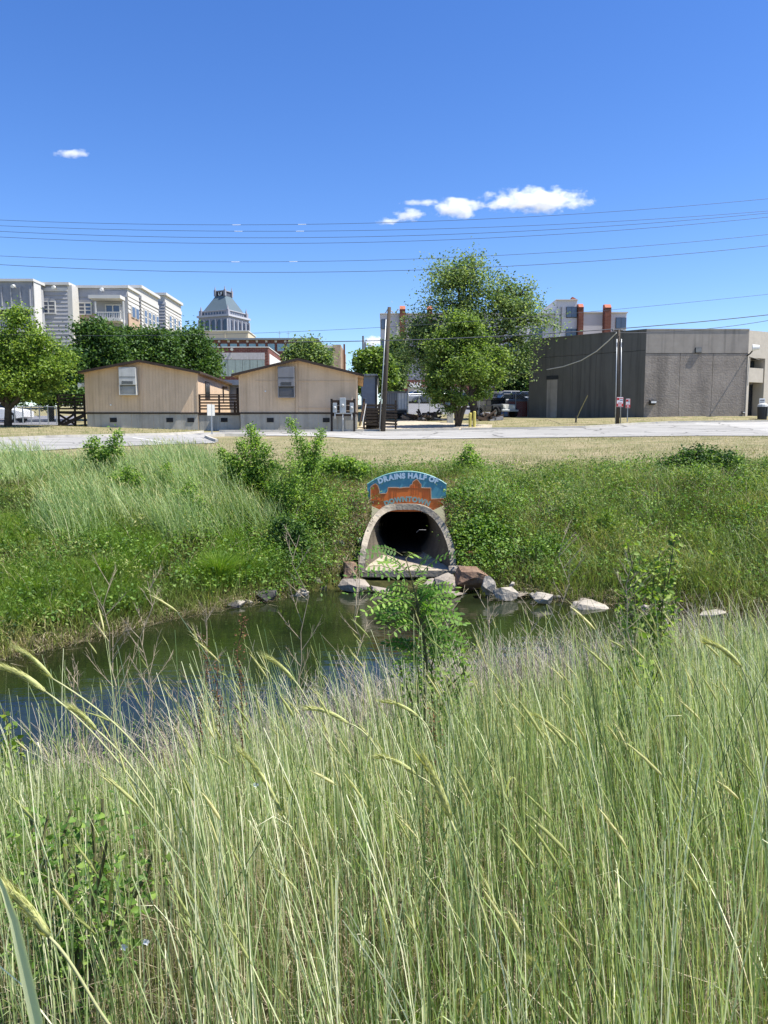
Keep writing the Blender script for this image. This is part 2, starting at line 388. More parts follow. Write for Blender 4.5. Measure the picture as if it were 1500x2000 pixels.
def grid_axis(*segs):
    a = []
    for s, e, st in segs: a += list(np.arange(s, e, st))
    return np.array(a)
xs = grid_axis((-15, 15, .22)); xo = 15 * 1.09 ** np.arange(0, 56)
xs = np.concatenate([-xo[::-1][:-1], xs[xs > -15], xo])
ys = np.concatenate([grid_axis((-4, 1, 1.0), (1, 23, .2), (23, 64, .8)), 64 * 1.12 ** np.arange(0, 33)])
gx, gy = np.meshgrid(xs, ys)
gv = np.stack([gx.ravel(), gy.ravel(), ground_z(gx.ravel(), gy.ravel())], 1)
nx, ny = len(xs), len(ys)
ii = (np.arange(ny - 1)[:, None] * nx + np.arange(nx - 1)[None, :]).ravel()
gf = np.stack([ii, ii + 1, ii + nx + 1, ii + nx], 1)
fz = gv[gf]                                                     # leave the pipe's bore open
bore = (fz[:, :, 1].max(1) > 15.6) & (fz[:, :, 1].min(1) < 16.8) & (np.abs(fz[:, :, 0] - .46).min(1) < .70) & (fz[:, :, 2].min(1) < -1.60)
gf = gf[~bore]
ground = np_mesh('ground', gv, gf, ground_material(), smooth=True)
tag(ground, 'earth banks of the creek and dry mown lawn rising to the street', 'ground', kind='structure')

def water_material():
    m = bpy.data.materials.new('creek_water'); m.use_nodes = True; n = m.node_tree.nodes; l = m.node_tree.links
    b = n['Principled BSDF']; b.inputs['Roughness'].default_value = 0.04; b.inputs['IOR'].default_value = 1.33; b.inputs['Specular IOR Level'].default_value = 0.5
    tc = n.new('ShaderNodeNewGeometry')
    no = n.new('ShaderNodeTexNoise'); no.inputs['Scale'].default_value = 0.8; no.inputs['Detail'].default_value = 5; l.new(tc.outputs['Position'], no.inputs['Vector'])
    r = n.new('ShaderNodeValToRGB'); r.color_ramp.elements[0].position = .35; r.color_ramp.elements[0].color = lin('#141a0e'); r.color_ramp.elements[1].position = .7; r.color_ramp.elements[1].color = lin('#272f18')
    l.new(no.outputs[0], r.inputs[0]); l.new(r.outputs[0], b.inputs['Base Color'])
    mp = n.new('ShaderNodeMapping'); mp.inputs['Scale'].default_value = (1.0, 2.2, 1.0); l.new(tc.outputs['Position'], mp.inputs[0])
    n2 = n.new('ShaderNodeTexNoise'); n2.inputs['Scale'].default_value = 3.0; n2.inputs['Detail'].default_value = 3; l.new(mp.outputs[0], n2.inputs['Vector'])
    bp = n.new('ShaderNodeBump'); bp.inputs['Strength'].default_value = 0.22; bp.inputs['Distance'].default_value = 0.02; l.new(n2.outputs[0], bp.inputs['Height']); l.new(bp.outputs[0], b.inputs['Normal'])
    return m
MB().quad((-40, 2.5, WATER), (40, 2.5, WATER), (40, 16.2, WATER), (-40, 16.2, WATER)).build('water', water_material())
tag(bpy.data.objects['water'], 'still dark green creek water mirroring the sky and bank', 'water', kind='structure')

# ------------------------------------------------------------------ street, kerbs, yard
def sheet(name, plan, m, lift, step=0.9):
    """a sheet following the terrain inside a plan outline [(px, Y)]"""
    pts = []
    loop = [((px - 750) / 1500 * Y, Y) for px, Y in plan]
    dense = []
    for i in range(len(loop)):
        a, b = Vector(loop[i]), Vector(loop[(i + 1) % len(loop)])
        k = max(1, int((b - a).length / step))
        dense += [a.lerp(b, j / k) for j in range(k)]
    x0 = min(q.x for q in dense); x1 = max(q.x for q in dense); y0 = min(q.y for q in dense); y1 = max(q.y for q in dense)
    inner = [Vector((x + 0.01, y)) for x in np.arange(x0, x1, step) for y in np.arange(y0, y1, step)]
    n = len(dense)
    vv, ee, ff, *_ = delaunay_2d_cdt(dense + inner, [(i, (i + 1) % n) for i in range(n)], [list(range(n))], 1, 1e-5)
    V = np.array([(q.x, q.y) for q in vv]); z = ground_z(V[:, 0], V[:, 1]) + lift
    me = bpy.data.meshes.new(name); me.from_pydata([(a, b, c) for (a, b), c in zip(V, z)], [], [tuple(f) for f in ff])
    bm = bmesh.new(); bm.from_mesh(me); bmesh.ops.recalc_face_normals(bm, faces=bm.faces)
    if sum(f.normal.z for f in bm.faces) < 0: bmesh.ops.reverse_faces(bm, faces=bm.faces)
    bm.to_mesh(me); bm.free()
    me.materials.append(m)
    return link(name, me)
M_asph = mat('worn_pale_asphalt', '#a3a19b', rough=.9, var=.26, scale=.8, bump=.4, bscale=30, spec=.2, stretch=(.35, 2.2, 1))
M_kerb = mat('kerb_concrete', '#b3aea2', rough=.9, var=.18, scale=2.5, bump=.3)
M_dirt = mat('packed_gravel', '#b0a591', rough=.95, var=.2, scale=1.5, bump=.5)
NEAR_EDGE = [(-500, 20), (0, 27), (180, 30), (420, 34.3)]
ISLAND = [(425, 35.2), (412, 37), (404, 38.6), (412, 39.8), (440, 40.4), (520, 40.8), (600, 41.0), (650, 40.3), (690, 39.3), (760, 38.5)]
NEAR2 = [(1000, 38.3), (1500, 37.6), (2400, 37)]
FAR2 = [(2400, 53), (1500, 51.5), (1300, 50.8), (1240, 49.8), (1190, 48.2), (1140, 47.0), (1050, 46.4), (900, 45.9)]
FAR1 = [(640, 44.9), (430, 44.0), (398, 43.0), (375, 41.6), (330, 39.8), (200, 37.2), (0, 34.8), (-500, 29)]
def crack(m):
    n = m.node_tree.nodes; l = m.node_tree.links; b = n['Principled BSDF']; src = b.inputs['Base Color'].links[0].from_socket
    g = n.new('ShaderNodeNewGeometry'); no = n.new('ShaderNodeTexNoise'); no.inputs['Scale'].default_value = .6; no.inputs['Detail'].default_value = 5; l.new(g.outputs['Position'], no.inputs['Vector'])
    ad = n.new('ShaderNodeVectorMath'); ad.operation = 'MULTIPLY_ADD'; l.new(no.outputs['Color'], ad.inputs[0]); ad.inputs[1].default_value = (2.5, 2.5, 0); l.new(g.outputs['Position'], ad.inputs[2])
    vo = n.new('ShaderNodeTexVoronoi'); vo.feature = 'DISTANCE_TO_EDGE'; vo.inputs['Scale'].default_value = .22; l.new(ad.outputs[0], vo.inputs['Vector'])
    mr = n.new('ShaderNodeMapRange'); mr.inputs[1].default_value = .004; mr.inputs[2].default_value = .02; mr.inputs[3].default_value = .45; mr.inputs[4].default_value = 1; l.new(vo.outputs['Distance'], mr.inputs[0])
    v2 = n.new('ShaderNodeTexVoronoi'); v2.inputs['Scale'].default_value = .09; l.new(ad.outputs[0], v2.inputs['Vector']); r2 = n.new('ShaderNodeMapRange'); r2.inputs[3].default_value = .8; r2.inputs[4].default_value = 1.12; l.new(v2.outputs['Color'], r2.inputs[0])
    q = n.new('ShaderNodeMath'); q.operation = 'MULTIPLY'; l.new(mr.outputs[0], q.inputs[0]); l.new(r2.outputs[0], q.inputs[1])
    x = n.new('ShaderNodeMixRGB'); x.blend_type = 'MULTIPLY'; x.inputs[0].default_value = 1; l.new(src, x.inputs[1]); l.new(q.outputs[0], x.inputs[2]); l.new(x.outputs[0], b.inputs['Base Color'])
crack(M_asph)
road = sheet('road', NEAR_EDGE + ISLAND + NEAR2 + FAR2 + FAR1, M_asph, 0.03)
tag(road, 'sun bleached pale street crossing behind the lawn', 'road', kind='structure')
def kerb(plan, name='kerb', w=.16, h=.14):
    pts = [Vector(((px - 750) / 1500 * Y, Y, 0)) for px, Y in plan]
    fine = []
    for a, b in zip(pts, pts[1:]):
        k = max(1, int((b - a).length / 1.2)); fine += [a.lerp(b, j / k) for j in range(k)]
    fine.append(pts[-1])
    vs = []; fs = []
    for i, q in enumerate(fine):
        d = (fine[min(i + 1, len(fine) - 1)] - fine[max(i - 1, 0)]).normalized(); s = Vector((-d.y, d.x, 0)) * w / 2
        z = gz(q.x, q.y)
        vs += [(q - s) + Vector((0, 0, z - .15)), (q - s * .8) + Vector((0, 0, z + h)), (q + s * .8) + Vector((0, 0, z + h)), (q + s) + Vector((0, 0, z - .15))]
    for i in range(len(fine) - 1):
        for k in range(4): fs.append((i * 4 + k, i * 4 + (k + 1) % 4, i * 4 + 4 + (k + 1) % 4, i * 4 + 4 + k))
    fs += [(0, 1, 2, 3), tuple(len(vs) - 4 + k for k in range(4))]
    return tag(MB().add(vs, fs).build(name, M_kerb), kind='structure')
tag(kerb(FAR1[::-1][:-2]), 'concrete kerb along the grass strip before the left cabin', 'kerb')
tag(kerb(ISLAND[:6]), 'short concrete kerb round the lawn corner by the road sign', 'kerb')
tag(kerb([(430, 44.15), (640, 45.05), (895, 46.05)]), 'low concrete kerb at the foot of the right cabin', 'kerb')
tag(kerb([(900, 46.1)] + FAR2[::-1][1:]), 'concrete kerb sweeping in front of the grey block building', 'kerb')
yard = sheet('gravel_yard', [(694, 45.4), (895, 46.3), (960, 47.5), (960, 50.5), (880, 53), (800, 57), (715, 57)], M_dirt, 0.025)
tag(yard, 'pale packed gravel yard beside the right cabin', 'yard', kind='structure')
lot = sheet('parking_lot', [(-500, 46), (60, 46.5), (150, 47.5), (150, 70), (-500, 70)], mat('lot_asphalt', '#77777a', rough=.9, var=.15, scale=1), 0.03, 2.0)
tag(lot, 'grey parking lot under the trees left of the cabins', 'parking lot', kind='structure')
lot2 = sheet('car_lot', [(800, 66), (1040, 64), (1060, 98), (760, 98)], mat('lot_asphalt', '#77777a'), 0.03, 2.0)
tag(lot2, 'car lot on the rise behind the big tree', 'parking lot', kind='structure')
# painted bay lines on the left street
M_line = mat('road_paint', '#d8d6cf', rough=.8, var=.15)
for k, (pa, ya, pb, yb) in enumerate([(20, 30.3, 45, 27.9), (262, 37.0, 345, 33.4)]):
    a = Vector(((pa - 750) / 1500 * ya, ya)); b = Vector(((pb - 750) / 1500 * yb, yb)); s = Vector((b.y - a.y, a.x - b.x)).normalized() * .07
    mb = MB()
    N = 12
    for i in range(N):
        p, q = a.lerp(b, i / N), a.lerp(b, (i + 1) / N)
        mb.quad(*[(v.x, v.y, gz(v.x, v.y) + .04) for v in (p - s, q - s, q + s, p + s)])
    tag(mb.build('road_marking', M_line), ['faint white line on the road at the far left', 'faint white line across the road left of the sign'][k], 'road marking', kind='structure')
# ------------------------------------------------------------------ cabins
M_tan = mat('tan_siding', '#d3b99b', rough=.8, var=.10, scale=.9, streak=.35, dark='#8d7356', bump=.15, bscale=25)
M_skirt = mat('grey_skirting', '#a9a59b', rough=.85, var=.14, scale=1.3, streak=.5, dark='#5d5a52', bump=.15)
M_trim = mat('dark_brown_trim', '#3a2f28', rough=.75, var=.2)
M_roof = mat('brown_shingles', '#4a3d36', rough=.95, var=.25, scale=6, bump=.5)
M_soffit = mat('tan_soffit', '#b99e7c', rough=.8)
M_vent = mat('black_vent', '#15151a', rough=.7)
M_acl = mat('light_grey_enamel', '#b9b9b4', rough=.5, var=.08, streak=.15)
M_acd = mat('grey_enamel', '#77777a', rough=.5, var=.08, streak=.2)
M_acdark = mat('grille_dark_grey', '#3b3c3e', rough=.6)  # dark grey of the grille bars and panel seam
M_white = mat('white_paint', '#e2e2de', rough=.6, var=.06, streak=.12)
M_glass = glass_mat('window_glass', '#1e262d')
M_wood = mat('weathered_dark_wood', '#45382e', rough=.9, var=.35, scale=5, bump=.5, stretch=(1, 1, 1))
M_wood2 = mat('black_stained_timber', '#2e2925', rough=.9, var=.4, scale=5, bump=.5)
M_galv = mat('galvanised_steel', '#a4a8aa', rough=.45, metal=.5, var=.1)
M_dkmetal = mat('dark_metal', '#2c2d2f', rough=.5, var=.15)

class Frame:
    """local axes of a building: a along the front, b going back, turned by angle"""
    def __init__(self, x, y, ang): self.o = Vector((x, y, 0)); self.a = Vector((math.cos(ang), math.sin(ang), 0)); self.b = Vector((-math.sin(ang), math.cos(ang), 0))
    def __call__(self, a, b, z): return self.o + self.a * a + self.b * b + Vector((0, 0, z))
    def box(self, mb, a0, a1, b0, b1, z0, z1):
        vs = [self(a, b, z) for z in (z0, z1) for b in (b0, b1) for a in (a0, a1)]
        return mb.add(vs, [(0, 2, 3, 1), (4, 5, 7, 6), (0, 1, 5, 4), (2, 6, 7, 3), (0, 4, 6, 2), (1, 3, 7, 5)])

def boards(fr, mb, side, u0, u1, zb, ztop, pitch=.2, groove=.008, th=.012):
    """grooved vertical boards on the front (side 'f', b=0) or the right wall ('r', a=const); ztop is a function of u"""
    n = max(1, round((u1 - u0) / pitch)); st = (u1 - u0) / n
    for i in range(n):
        p, q = u0 + i * st + groove / 2, u0 + (i + 1) * st - groove / 2
        if side[0] == 'f': c = lambda u, o, z: fr(u, side[1] - o, z)
        else: c = lambda u, o, z: fr(side[1] + o, u, z)
        lo = [c(p, 0, zb), c(q, 0, zb), c(q, th, zb), c(p, th, zb)]; hi = [c(p, 0, ztop(p)), c(q, 0, ztop(q)), c(q, th, ztop(q)), c(p, th, ztop(p))]
        mb.add(lo + hi, [(0, 1, 2, 3), (7, 6, 5, 4), (0, 4, 5, 1), (1, 5, 6, 2), (2, 6, 7, 3), (3, 7, 4, 0)])

def wall_ac(fr, parent, a0, a1, z0, z1, light, depth=.42):
    m1 = M_acl if light else M_acd
    h = z1 - z0
    mb = MB(); fr.box(mb, a0, a1, -depth, -.03, z0 + h * .36, z1); c = mb.build('air_conditioner', m1, parent, bevel=.02)
    mb = MB()
    for k in range(5): fr.box(mb, a0 + .18, a1 - .18, -depth - .015, -depth + .01, z0 + h * (.40 + .022 * k), z0 + h * (.41 + .022 * k))
    mb.build('grille', M_acdark, c)
    mb = MB(); fr.box(mb, a0 + .03, a1 - .03, -depth - .012, -depth + .02, z0 + h * .645, z0 + h * .66); mb.build('panel_seam', M_acdark, c)
    mb = MB(); fr.box(mb, a0, a0 + .04, -depth, -.03, z0, z0 + h * .355); fr.box(mb, a1 - .04, a1, -depth, -.03, z0, z0 + h * .355); fr.box(mb, a0 + .041, a1 - .041, -depth, -.03, z0, z0 + .04)
    fr.box(mb, a0 + .041, a1 - .041, -.12, -.04, z0 + .041, z0 + h * .35); mb.build('lower_shroud', m1, c)
    mb = MB()
    for k in range(9): fr.box(mb, a0 + .06, a1 - .06, -depth + .03, -depth + .06, z0 + .07 + k * h * .03, z0 + .085 + k * h * .03)
    mb.build('coil_fin', m1, c)
    return c

def cabin(label, px0, px1, Y, ang, zt_eave, zt_apex, zt_skirt, zbot, length, ov, vents, ac, seam_px, mod):
    x0, x1 = X(px0, Y), X(px1, Y); w = (x1 - x0) / math.cos(ang)
    fr = Frame(x0, Y, ang)
    ze, za, zs, z0 = Z(zt_eave, Y), Z(zt_apex, Y), Z(zt_skirt, Y), Z(zbot, Y)
    root = thing('portable_classroom', fr(w / 2, length / 2, z0), label, 'cabin', 'tan cabins across the street')
    slope = lambda u: za - abs(u - w / 2) / (w / 2) * (za - ze) - .02
    # body behind the boards
    body = MB(); P = [fr(0, .02, z0 - .4), fr(w, .02, z0 - .4), fr(w, .02, ze - .03), fr(w / 2, .02, za - .05), fr(0, .02, ze - .03)]
    body.prism(P, fr.b * (length - .02)); body.build('wall', M_tan, root)
    # front siding in sheets of six boards
    n = round(w / 1.2)
    for i in range(n):
        u0, u1 = w * i / n, w * (i + 1) / n
        mb = MB(); boards(fr, mb, ('f', .018), u0 + .004, u1 - .004, zs + .02, slope); mb.build('siding_panel', M_tan, root)
        mb = MB(); boards(fr, mb, ('f', .016), u0 + .004, u1 - .004, z0 - .4, lambda u: zs - .07, pitch=.3); mb.build('skirting_panel', M_skirt, root)
    nl = round(length / 1.2)
    for i in range(nl):
        u0, u1 = .03 + (length - .03) * i / nl, .03 + (length - .03) * (i + 1) / nl
        mb = MB(); boards(fr, mb, ('r', w), u0 + .004, u1 - .004, zs + .02, lambda u: ze - .12); mb.build('siding_panel', M_tan, root)
        mb = MB(); boards(fr, mb, ('r', w - .002), u0 + .004, u1 - .004, z0 - .4, lambda u: zs - .07, pitch=.3); mb.build('skirting_panel', M_skirt, root)
    mb = MB(); fr.box(mb, -.03, w + .03, -.045, .01, zs - .07, zs + .02); mb.build('belt_board', M_trim, root)
    mb = MB(); fr.box(mb, w + .0, w + .04, .02, length, zs - .07, zs + .018); mb.build('belt_board', M_trim, root)
    for a in (0, w):
        mb = MB(); fr.box(mb, a - .05, a + .05, -.035, .012, zs + .021, ze - .06); mb.build('corner_board', M_tan, root)
    mb = MB(); fr.box(mb, seam_px - .06, seam_px + .06, -.03, .0, zs + .021, slope(seam_px) - .05); mb.build('joint_cover', M_tan, root)
    # roof: two thin slopes with overhang
    k = (za - ze) / (w / 2)
    for s in (-1, 1):
        e = w / 2 + s * (w / 2 + ov); zz = ze - k * ov
        f0, f1 = -.42, length + .3
        Q = [fr(w / 2, f0, za), fr(e, f0, zz), fr(e, f0, zz + .09), fr(w / 2, f0, za + .09)]
        mb = MB().prism(Q, fr.b * (f1 - f0)); rp = mb.build('roof', M_roof, root)
        Q = [fr(w / 2, f0 - .03, za - .06), fr(e, f0 - .03, zz - .06), fr(e, f0 - .03, zz + .075), fr(w / 2, f0 - .03, za + .075)]
        MB().prism(Q, fr.b * .028).build('fascia', M_trim, rp)
        Q = [fr(w / 2, f0 + .001, za - .03), fr(e - s * .02, f0 + .001, zz - .03), fr(e - s * .02, f0 + .001, zz - .004), fr(w / 2, f0 + .001, za - .004)]
        MB().prism(Q, fr.b * (f1 - f0 - .01)).build('soffit', M_soffit, rp)
    for px in vents:
        u = (X(px, Y) - x0); mb = MB(); zc = zs - .43
        fr.box(mb, u - .2, u + .2, -.02, .0, zc - .13, zc + .13); v = mb.build('crawl_vent', M_vent, root)
        mb = MB()
        for j in range(4): fr.box(mb, u - .18, u + .18, -.032, -.021, zc - .1 + j * .06, zc - .08 + j * .06)
        mb.build('louvre', M_dkmetal, v)
    pa, pb, qa, qb, light = ac
    wall_ac(fr, root, X(pa, Y) - x0, X(pb, Y) - x0, Z(qb, Y), Z(qa, Y), light)
    return root, fr, w, ze, zs, z0, length

lc = cabin('tan portable cabin at left with open light grey air conditioner', 171, 386, 46.0, R(1.6), 727, 706, 806, 842, 13.0, .28, (222, 331, 372), (239, 272, 718, 772, True), X(277, 46) - X(171, 46), 0)
rc = cabin('tan portable cabin beside the leaning pole with closed grey air conditioner', 470, 697, 45.6, R(1.8), 731, 703, 806, 843, 9.5, .42, (528, 637), (545, 577, 717, 777, False), X(580, 45.6) - X(470, 45.6), 1)

# side window, wall lamp and door details
def side_window(parent, fr, a, b0, b1, z0, z1):
    mb = MB(); fr.box(mb, a + .02, a + .05, b0, b1, z0, z1); f = mb.build('window', M_trim, parent)
    mb = MB(); fr.box(mb, a + .045, a + .056, b0 + .06, (b0 + b1) / 2 - .02, z0 + .06, z1 - .06); fr.box(mb, a + .045, a + .056, (b0 + b1) / 2 + .02, b1 - .06, z0 + .06, z1 - .06); mb.build('pane', M_glass, f)
r, fr, w, ze, zs, z0, ln = lc
side_window(r, fr, w, 2.2, 3.6, zs + .95, zs + 2.0)
mb = MB(); fr.box(mb, w + .02, w + .05, 8.4, 8.55, zs + .9, zs + 1.9); fr.box(mb, w + .03, w + .35, 8.2, 8.8, zs + 1.9, zs + 2.05); mb.build('wall_light', M_trim, r)
mb = MB(); fr.box(mb, -.22, -.06, -.1, .1, ze - .85, ze - .62); lf = mb.build('flood_light', M_acl, r)
for k in (-1, 1): MB().tube([fr(-.2, -.05, ze - .75), fr(-.42, -.12, ze - .78 + k * .08)], [.05, .1], 8).build('lamp_head', M_white, lf)
MB().tube([fr(1.45, -.03, zs + .45), fr(1.45, -.09, zs + .45)], .05, 8).build('outlet_cover', M_white, r)
r, fr, w, ze, zs, z0, ln = rc
side_window(r, fr, w, 1.4, 2.6, zs + .95, zs + 2.0)
mb = MB(); fr.box(mb, w + .022, w + .06, 5.2, 6.3, zs + .05, zs + 2.25); d = mb.build('door', M_trim, r)
mb = MB(); fr.box(mb, w + .06, w + .09, 6.0, 6.1, zs + 1.0, zs + 1.1); mb.build('handle', M_galv, d)
mb = MB(); fr.box(mb, 3.4, 6.2, -.03, -.005, zs + .28, zs + .31); mb.build('conduit', M_tan, r)
MB().tube([fr(1.5, -.03, zs + 1.25), fr(1.5, -.08, zs + 1.25)], .05, 8).build('outlet_cover', M_white, r)
mb = MB(); fr.box(mb, .9, w - .1, -.026, -.004, ze - .38, ze - .36); mb.build('siding_joint', M_tan, r)

# deck bridging the cabins: grey skirt, dark rails
xa, xb = X(388, 46.2), X(469, 46.2); zd = Z(806, 46.2); zb = Z(842, 46.2)
deck = thing('deck', (xa, 46.4, zb), 'deck with dark brown railing between the two tan cabins', 'deck')
fr = Frame(xa + .02, 46.25, R(1.7)); wd = xb - xa - .04
mb = MB(); fr.box(mb, 0, wd, .05, 4.5, zb - .3, zd - .14); mb.build('base', M_skirt, deck)
for i in range(2):
    mb = MB(); boards(fr, mb, ('f', .04), wd * i / 2 + .004, wd * (i + 1) / 2 - .004, zb - .3, lambda u: zd - .15, pitch=.3); mb.build('skirting_panel', M_skirt, deck)
mb = MB(); fr.box(mb, 0, wd, -.02, .06, zd - .14, zd + .02); mb.build('rim_board', M_wood, deck)
for i in range(18):
    mb = MB(); fr.box(mb, .01, wd - .01, .07 + i * .24, .07 + i * .24 + .225, zd - .03, zd + .015); mb.build('floor_board', M_wood, deck)
zr = Z(771, 46.2)
for u in (.06, wd * .5, wd - .06, wd * .8):
    mb = MB(); o = 0 if u != wd * .8 else 1.2; fr.box(mb, u - .05, u + .05, -.02 + o, .08 + o, zd + .02, zr - (.03 if not o else .35)); mb.build('post', M_wood, deck)
for k in range(5):
    z = zd + .22 + k * (zr - zd - .28) / 4.4
    mb = MB(); fr.box(mb, 0, wd, -.055, -.021, z - .04, z + .05); mb.build('rail', M_wood, deck)
mb = MB(); fr.box(mb, -.02, wd + .02, -.07, .1, zr - .03, zr + .03); mb.build('top_rail', M_wood, deck)
u = X(437, 46.2) - xa
mb = MB(); fr.box(mb, u - .2, u + .2, .01, .035, zd - .55, zd - .3); mb.build('crawl_vent', M_vent, deck)
# back fascia of the grey building seen in the gap
blk = thing('link_building', (X(455, 57.5), 58, Z(842, 46)), 'low grey block glimpsed in the gap between the cabins', 'building')
mb = MB(); mb.box(X(425, 57), X(472, 57), 57.5, 61, Z(842, 46), Z(752, 57)); mb.build('wall', mat('grey_lap', '#8d9298', rough=.8), blk)
mb = MB(); mb.box(X(415, 57), X(474, 57), 57.0, 61.4, Z(752, 57) + .003, Z(742, 57)); mb.build('roof', mat('grey_roof', '#80868c', rough=.9), blk)
mb = MB(); mb.box(X(461, 57), X(471, 57), 57.42, 57.5, Z(812, 57), Z(757, 57)); mb.build('doorway', M_vent, blk)

# wooden ramp and landing left of the left cabin
xl, xr = X(116, 46.3), X(170, 46.3); zd = Z(803, 46.3); zg = Z(832, 46.3); zt = Z(771, 46.3)
ramp = thing('stair_landing', (xl, 46.5, zg), 'dark timber landing with plank railing at the left end of the left cabin', 'stairs')
mb = MB()
fr = Frame(xl, 46.2, 0); wd = xr - xl
fr.box(mb, 0, wd, 0, 1.8, zd - .14, zd); mb.build('platform', M_wood2, ramp)
for u in (.05, wd * .62, wd - .05):
    mb = MB(); fr.box(mb, u - .05, u + .05, -.06, .04, zg - .4, zt); mb.build('post', M_wood2, ramp)
for k in range(5):
    z = zd + .14 + k * .2
    mb = MB(); fr.box(mb, 0, wd, -.10, -.061, z - .045, z + .045); mb.build('rail', M_wood2, ramp)
mb = MB().beam(fr(.1, -.12, zd - .2), fr(wd * .62, -.12, zg + .1), .05, .12); mb.build('brace', M_wood2, ramp)
mb = MB().beam(fr(.1, -.18, zg + .1), fr(wd * .62, -.18, zd - .2), .05, .12); mb.build('brace', M_wood2, ramp)
mb = MB().beam(fr(0, -.24, zg - .1), fr(wd, -.24, zd - .25), .06, .2); mb.build('stringer', M_wood2, ramp)

# stairs and plank fence right of the right cabin
st = thing('stair_landing', (X(742, 47.5), 47.5, Z(838, 46)), 'dark plank steps and landing between right cabin and leaning pole', 'stairs')
fr = Frame(X(708, 47.2), 47.2, R(2)); wd = X(776, 47.2) - X(708, 47.2); zg = gz(X(742, 47), 47); zt = Z(782, 47.2)
for i in range(7):
    mb = MB(); z = zg + .1 + i * .19; fr.box(mb, .2, 1.05, .3 + i * .26, .3 + i * .26 + .28, z, z + .05); mb.build('tread', M_wood2, st)
    mb = MB(); fr.box(mb, .22, 1.03, .31 + i * .26 + .25, .31 + i * .26 + .275, z - .14, z - .002); mb.build('riser', M_wood2, st)
for u, b in ((.1, .1), (1.12, .1), (1.12, 2.2), (wd - .1, .0), (.1, 2.2)):
    mb = MB(); fr.box(mb, u - .05, u + .05, b - .05, b + .05, zg - .2, zt + (0 if u > .5 else .1)); mb.build('post', M_wood2, st)
for k in range(7):
    z = zg + .35 + k * .19
    mb = MB().beam(fr(.05, .02, z), fr(1.2, .02, z - .02), .04, .13); mb.build('plank', M_wood2, st)
    mb = MB().beam(fr(1.25, -.07, z + .03), fr(wd, -.07, z + random.uniform(-.03, .06)), .04, .12); mb.build('plank', M_wood2, st)
MB().beam(fr(-.18, -.3, zg + .25), fr(.12, -.1, zt - .1), .05, .1).build('handrail', M_wood, st)
MB().beam(fr(-.02, -.2, zg + .25), fr(.22, -.1, zt - .2), .05, .1).build('handrail', M_white, st)

# electric meters on a timber rack
xm0, xm1 = X(646, 45.0), X(694, 45.0); zg = gz((xm0 + xm1) / 2, 45) ; zt = Z(779, 45)
met = thing('meter_rack', ((xm0 + xm1) / 2, 45, zg), 'timber rack carrying three grey electric meter boxes before right cabin', 'meter rack')
fr = Frame(xm0, 45.0, 0); wd = xm1 - xm0
for u in (.06, wd - .06):
    mb = MB(); fr.box(mb, u - .06, u + .06, -.06, .06, zg - .3, zt); mb.build('post', M_wood2, met)
for k in range(3):
    mb = MB(); fr.box(mb, .1, wd - .1, .0, .05, zt - .35 - k * .32, zt - .07 - k * .32); mb.build('back_board', M_wood, met)
for (u0, u1, za, zb_) in ((.14, .38, Z(806, 45), Z(787, 45)), (.54, .9, Z(807, 45), Z(777, 45)), (1.12, 1.34, Z(806, 45), Z(787, 45))):
    mb = MB(); fr.box(mb, u0, u1, -.2, -.01, za, zb_); bx_ = mb.build('meter_box', M_galv, met, bevel=.015)
    MB().tube([fr((u0 + u1) / 2, -.2, (za + zb_) / 2), fr((u0 + u1) / 2, -.28, (za + zb_) / 2)], .085, 12).build('meter_dial', M_acl, bx_, smooth=True)
for u, zl in ((.72, zg - .1), (.26, Z(818, 45)), (1.23, Z(820, 45))):
    MB().tube([fr(u, -.1, Z(806, 45)), fr(u, -.1, zl)], .04, 8).build('conduit', M_acl, met, smooth=True)
mb = MB(); fr.box(mb, .3, 1.25, -.14, -.06, Z(808.5, 45), Z(806.5, 45)); mb.build('gutter_duct', M_acl, met)

# back of a road sign on a post between the cabins
sx_, sy_ = X(414, 41.5), 41.5; zg = gz(sx_, sy_)
sg = thing('road_sign', (sx_, sy_, zg), 'small grey road sign seen edge on before the deck', 'road sign')
MB().beam((sx_, sy_, zg - .2), (sx_, sy_, Z(789, sy_)), .06, .05).build('post', M_galv, sg)
fr = Frame(sx_ - .02, sy_ - .05, R(62)); mb = MB(); fr.box(mb, -.3, .3, -.012, .012, Z(812, sy_), Z(790, sy_)); mb.build('sign_plate', M_acl, sg)

# ------------------------------------------------------------------ grey block building on the right
M_blk = brick_mat('split_face_block', '#a0968a', '#9a9085', '#92897e', .42, .21, ms=.008, bump=.6, stain=.5)
M_band = mat('grey_render', '#9a9287', rough=.9, var=.12, scale=1.5, streak=.45, dark='#4a4744', bump=.25)
M_shadew = mat('ribbed_shaded_concrete', '#625f58', rough=.92, var=.14, scale=1.2, streak=.65, dark='#35332f', bump=.3, stretch=(1, 1, .3))  # side turned from the sun; its shade is put into this grey
M_pale = mat('pale_concrete', '#b2aa9c', rough=.85, var=.08, streak=.15, dark='#8d8679')
YB = 56.0
c0 = Vector((X(1256, YB), YB)); c1 = Vector((X(1454, YB), YB)); cl = Vector((X(1031, 62.2), 62.2)); cr = c1 + Vector((math.cos(R(28)), math.sin(R(28)))) * 14
zt = Z(645, YB); zb = Z(818, YB) - .6
gb = thing('block_building', ((c0.x + c1.x) / 2, YB + 6, Z(815, YB)), 'windowless grey concrete block building at the right with pale entrance', 'building')
core = [c0, c1, cr, cr + Vector((-5, 12)), cl + Vector((3, 12)), cl]
def inset(pts, d): 
    c = sum(pts, Vector((0, 0))) / len(pts); return [q + (c - q).normalized() * d for q in pts]
dr = (cr - c1).normalized(); nb_ = Vector((-dr.y, dr.x))
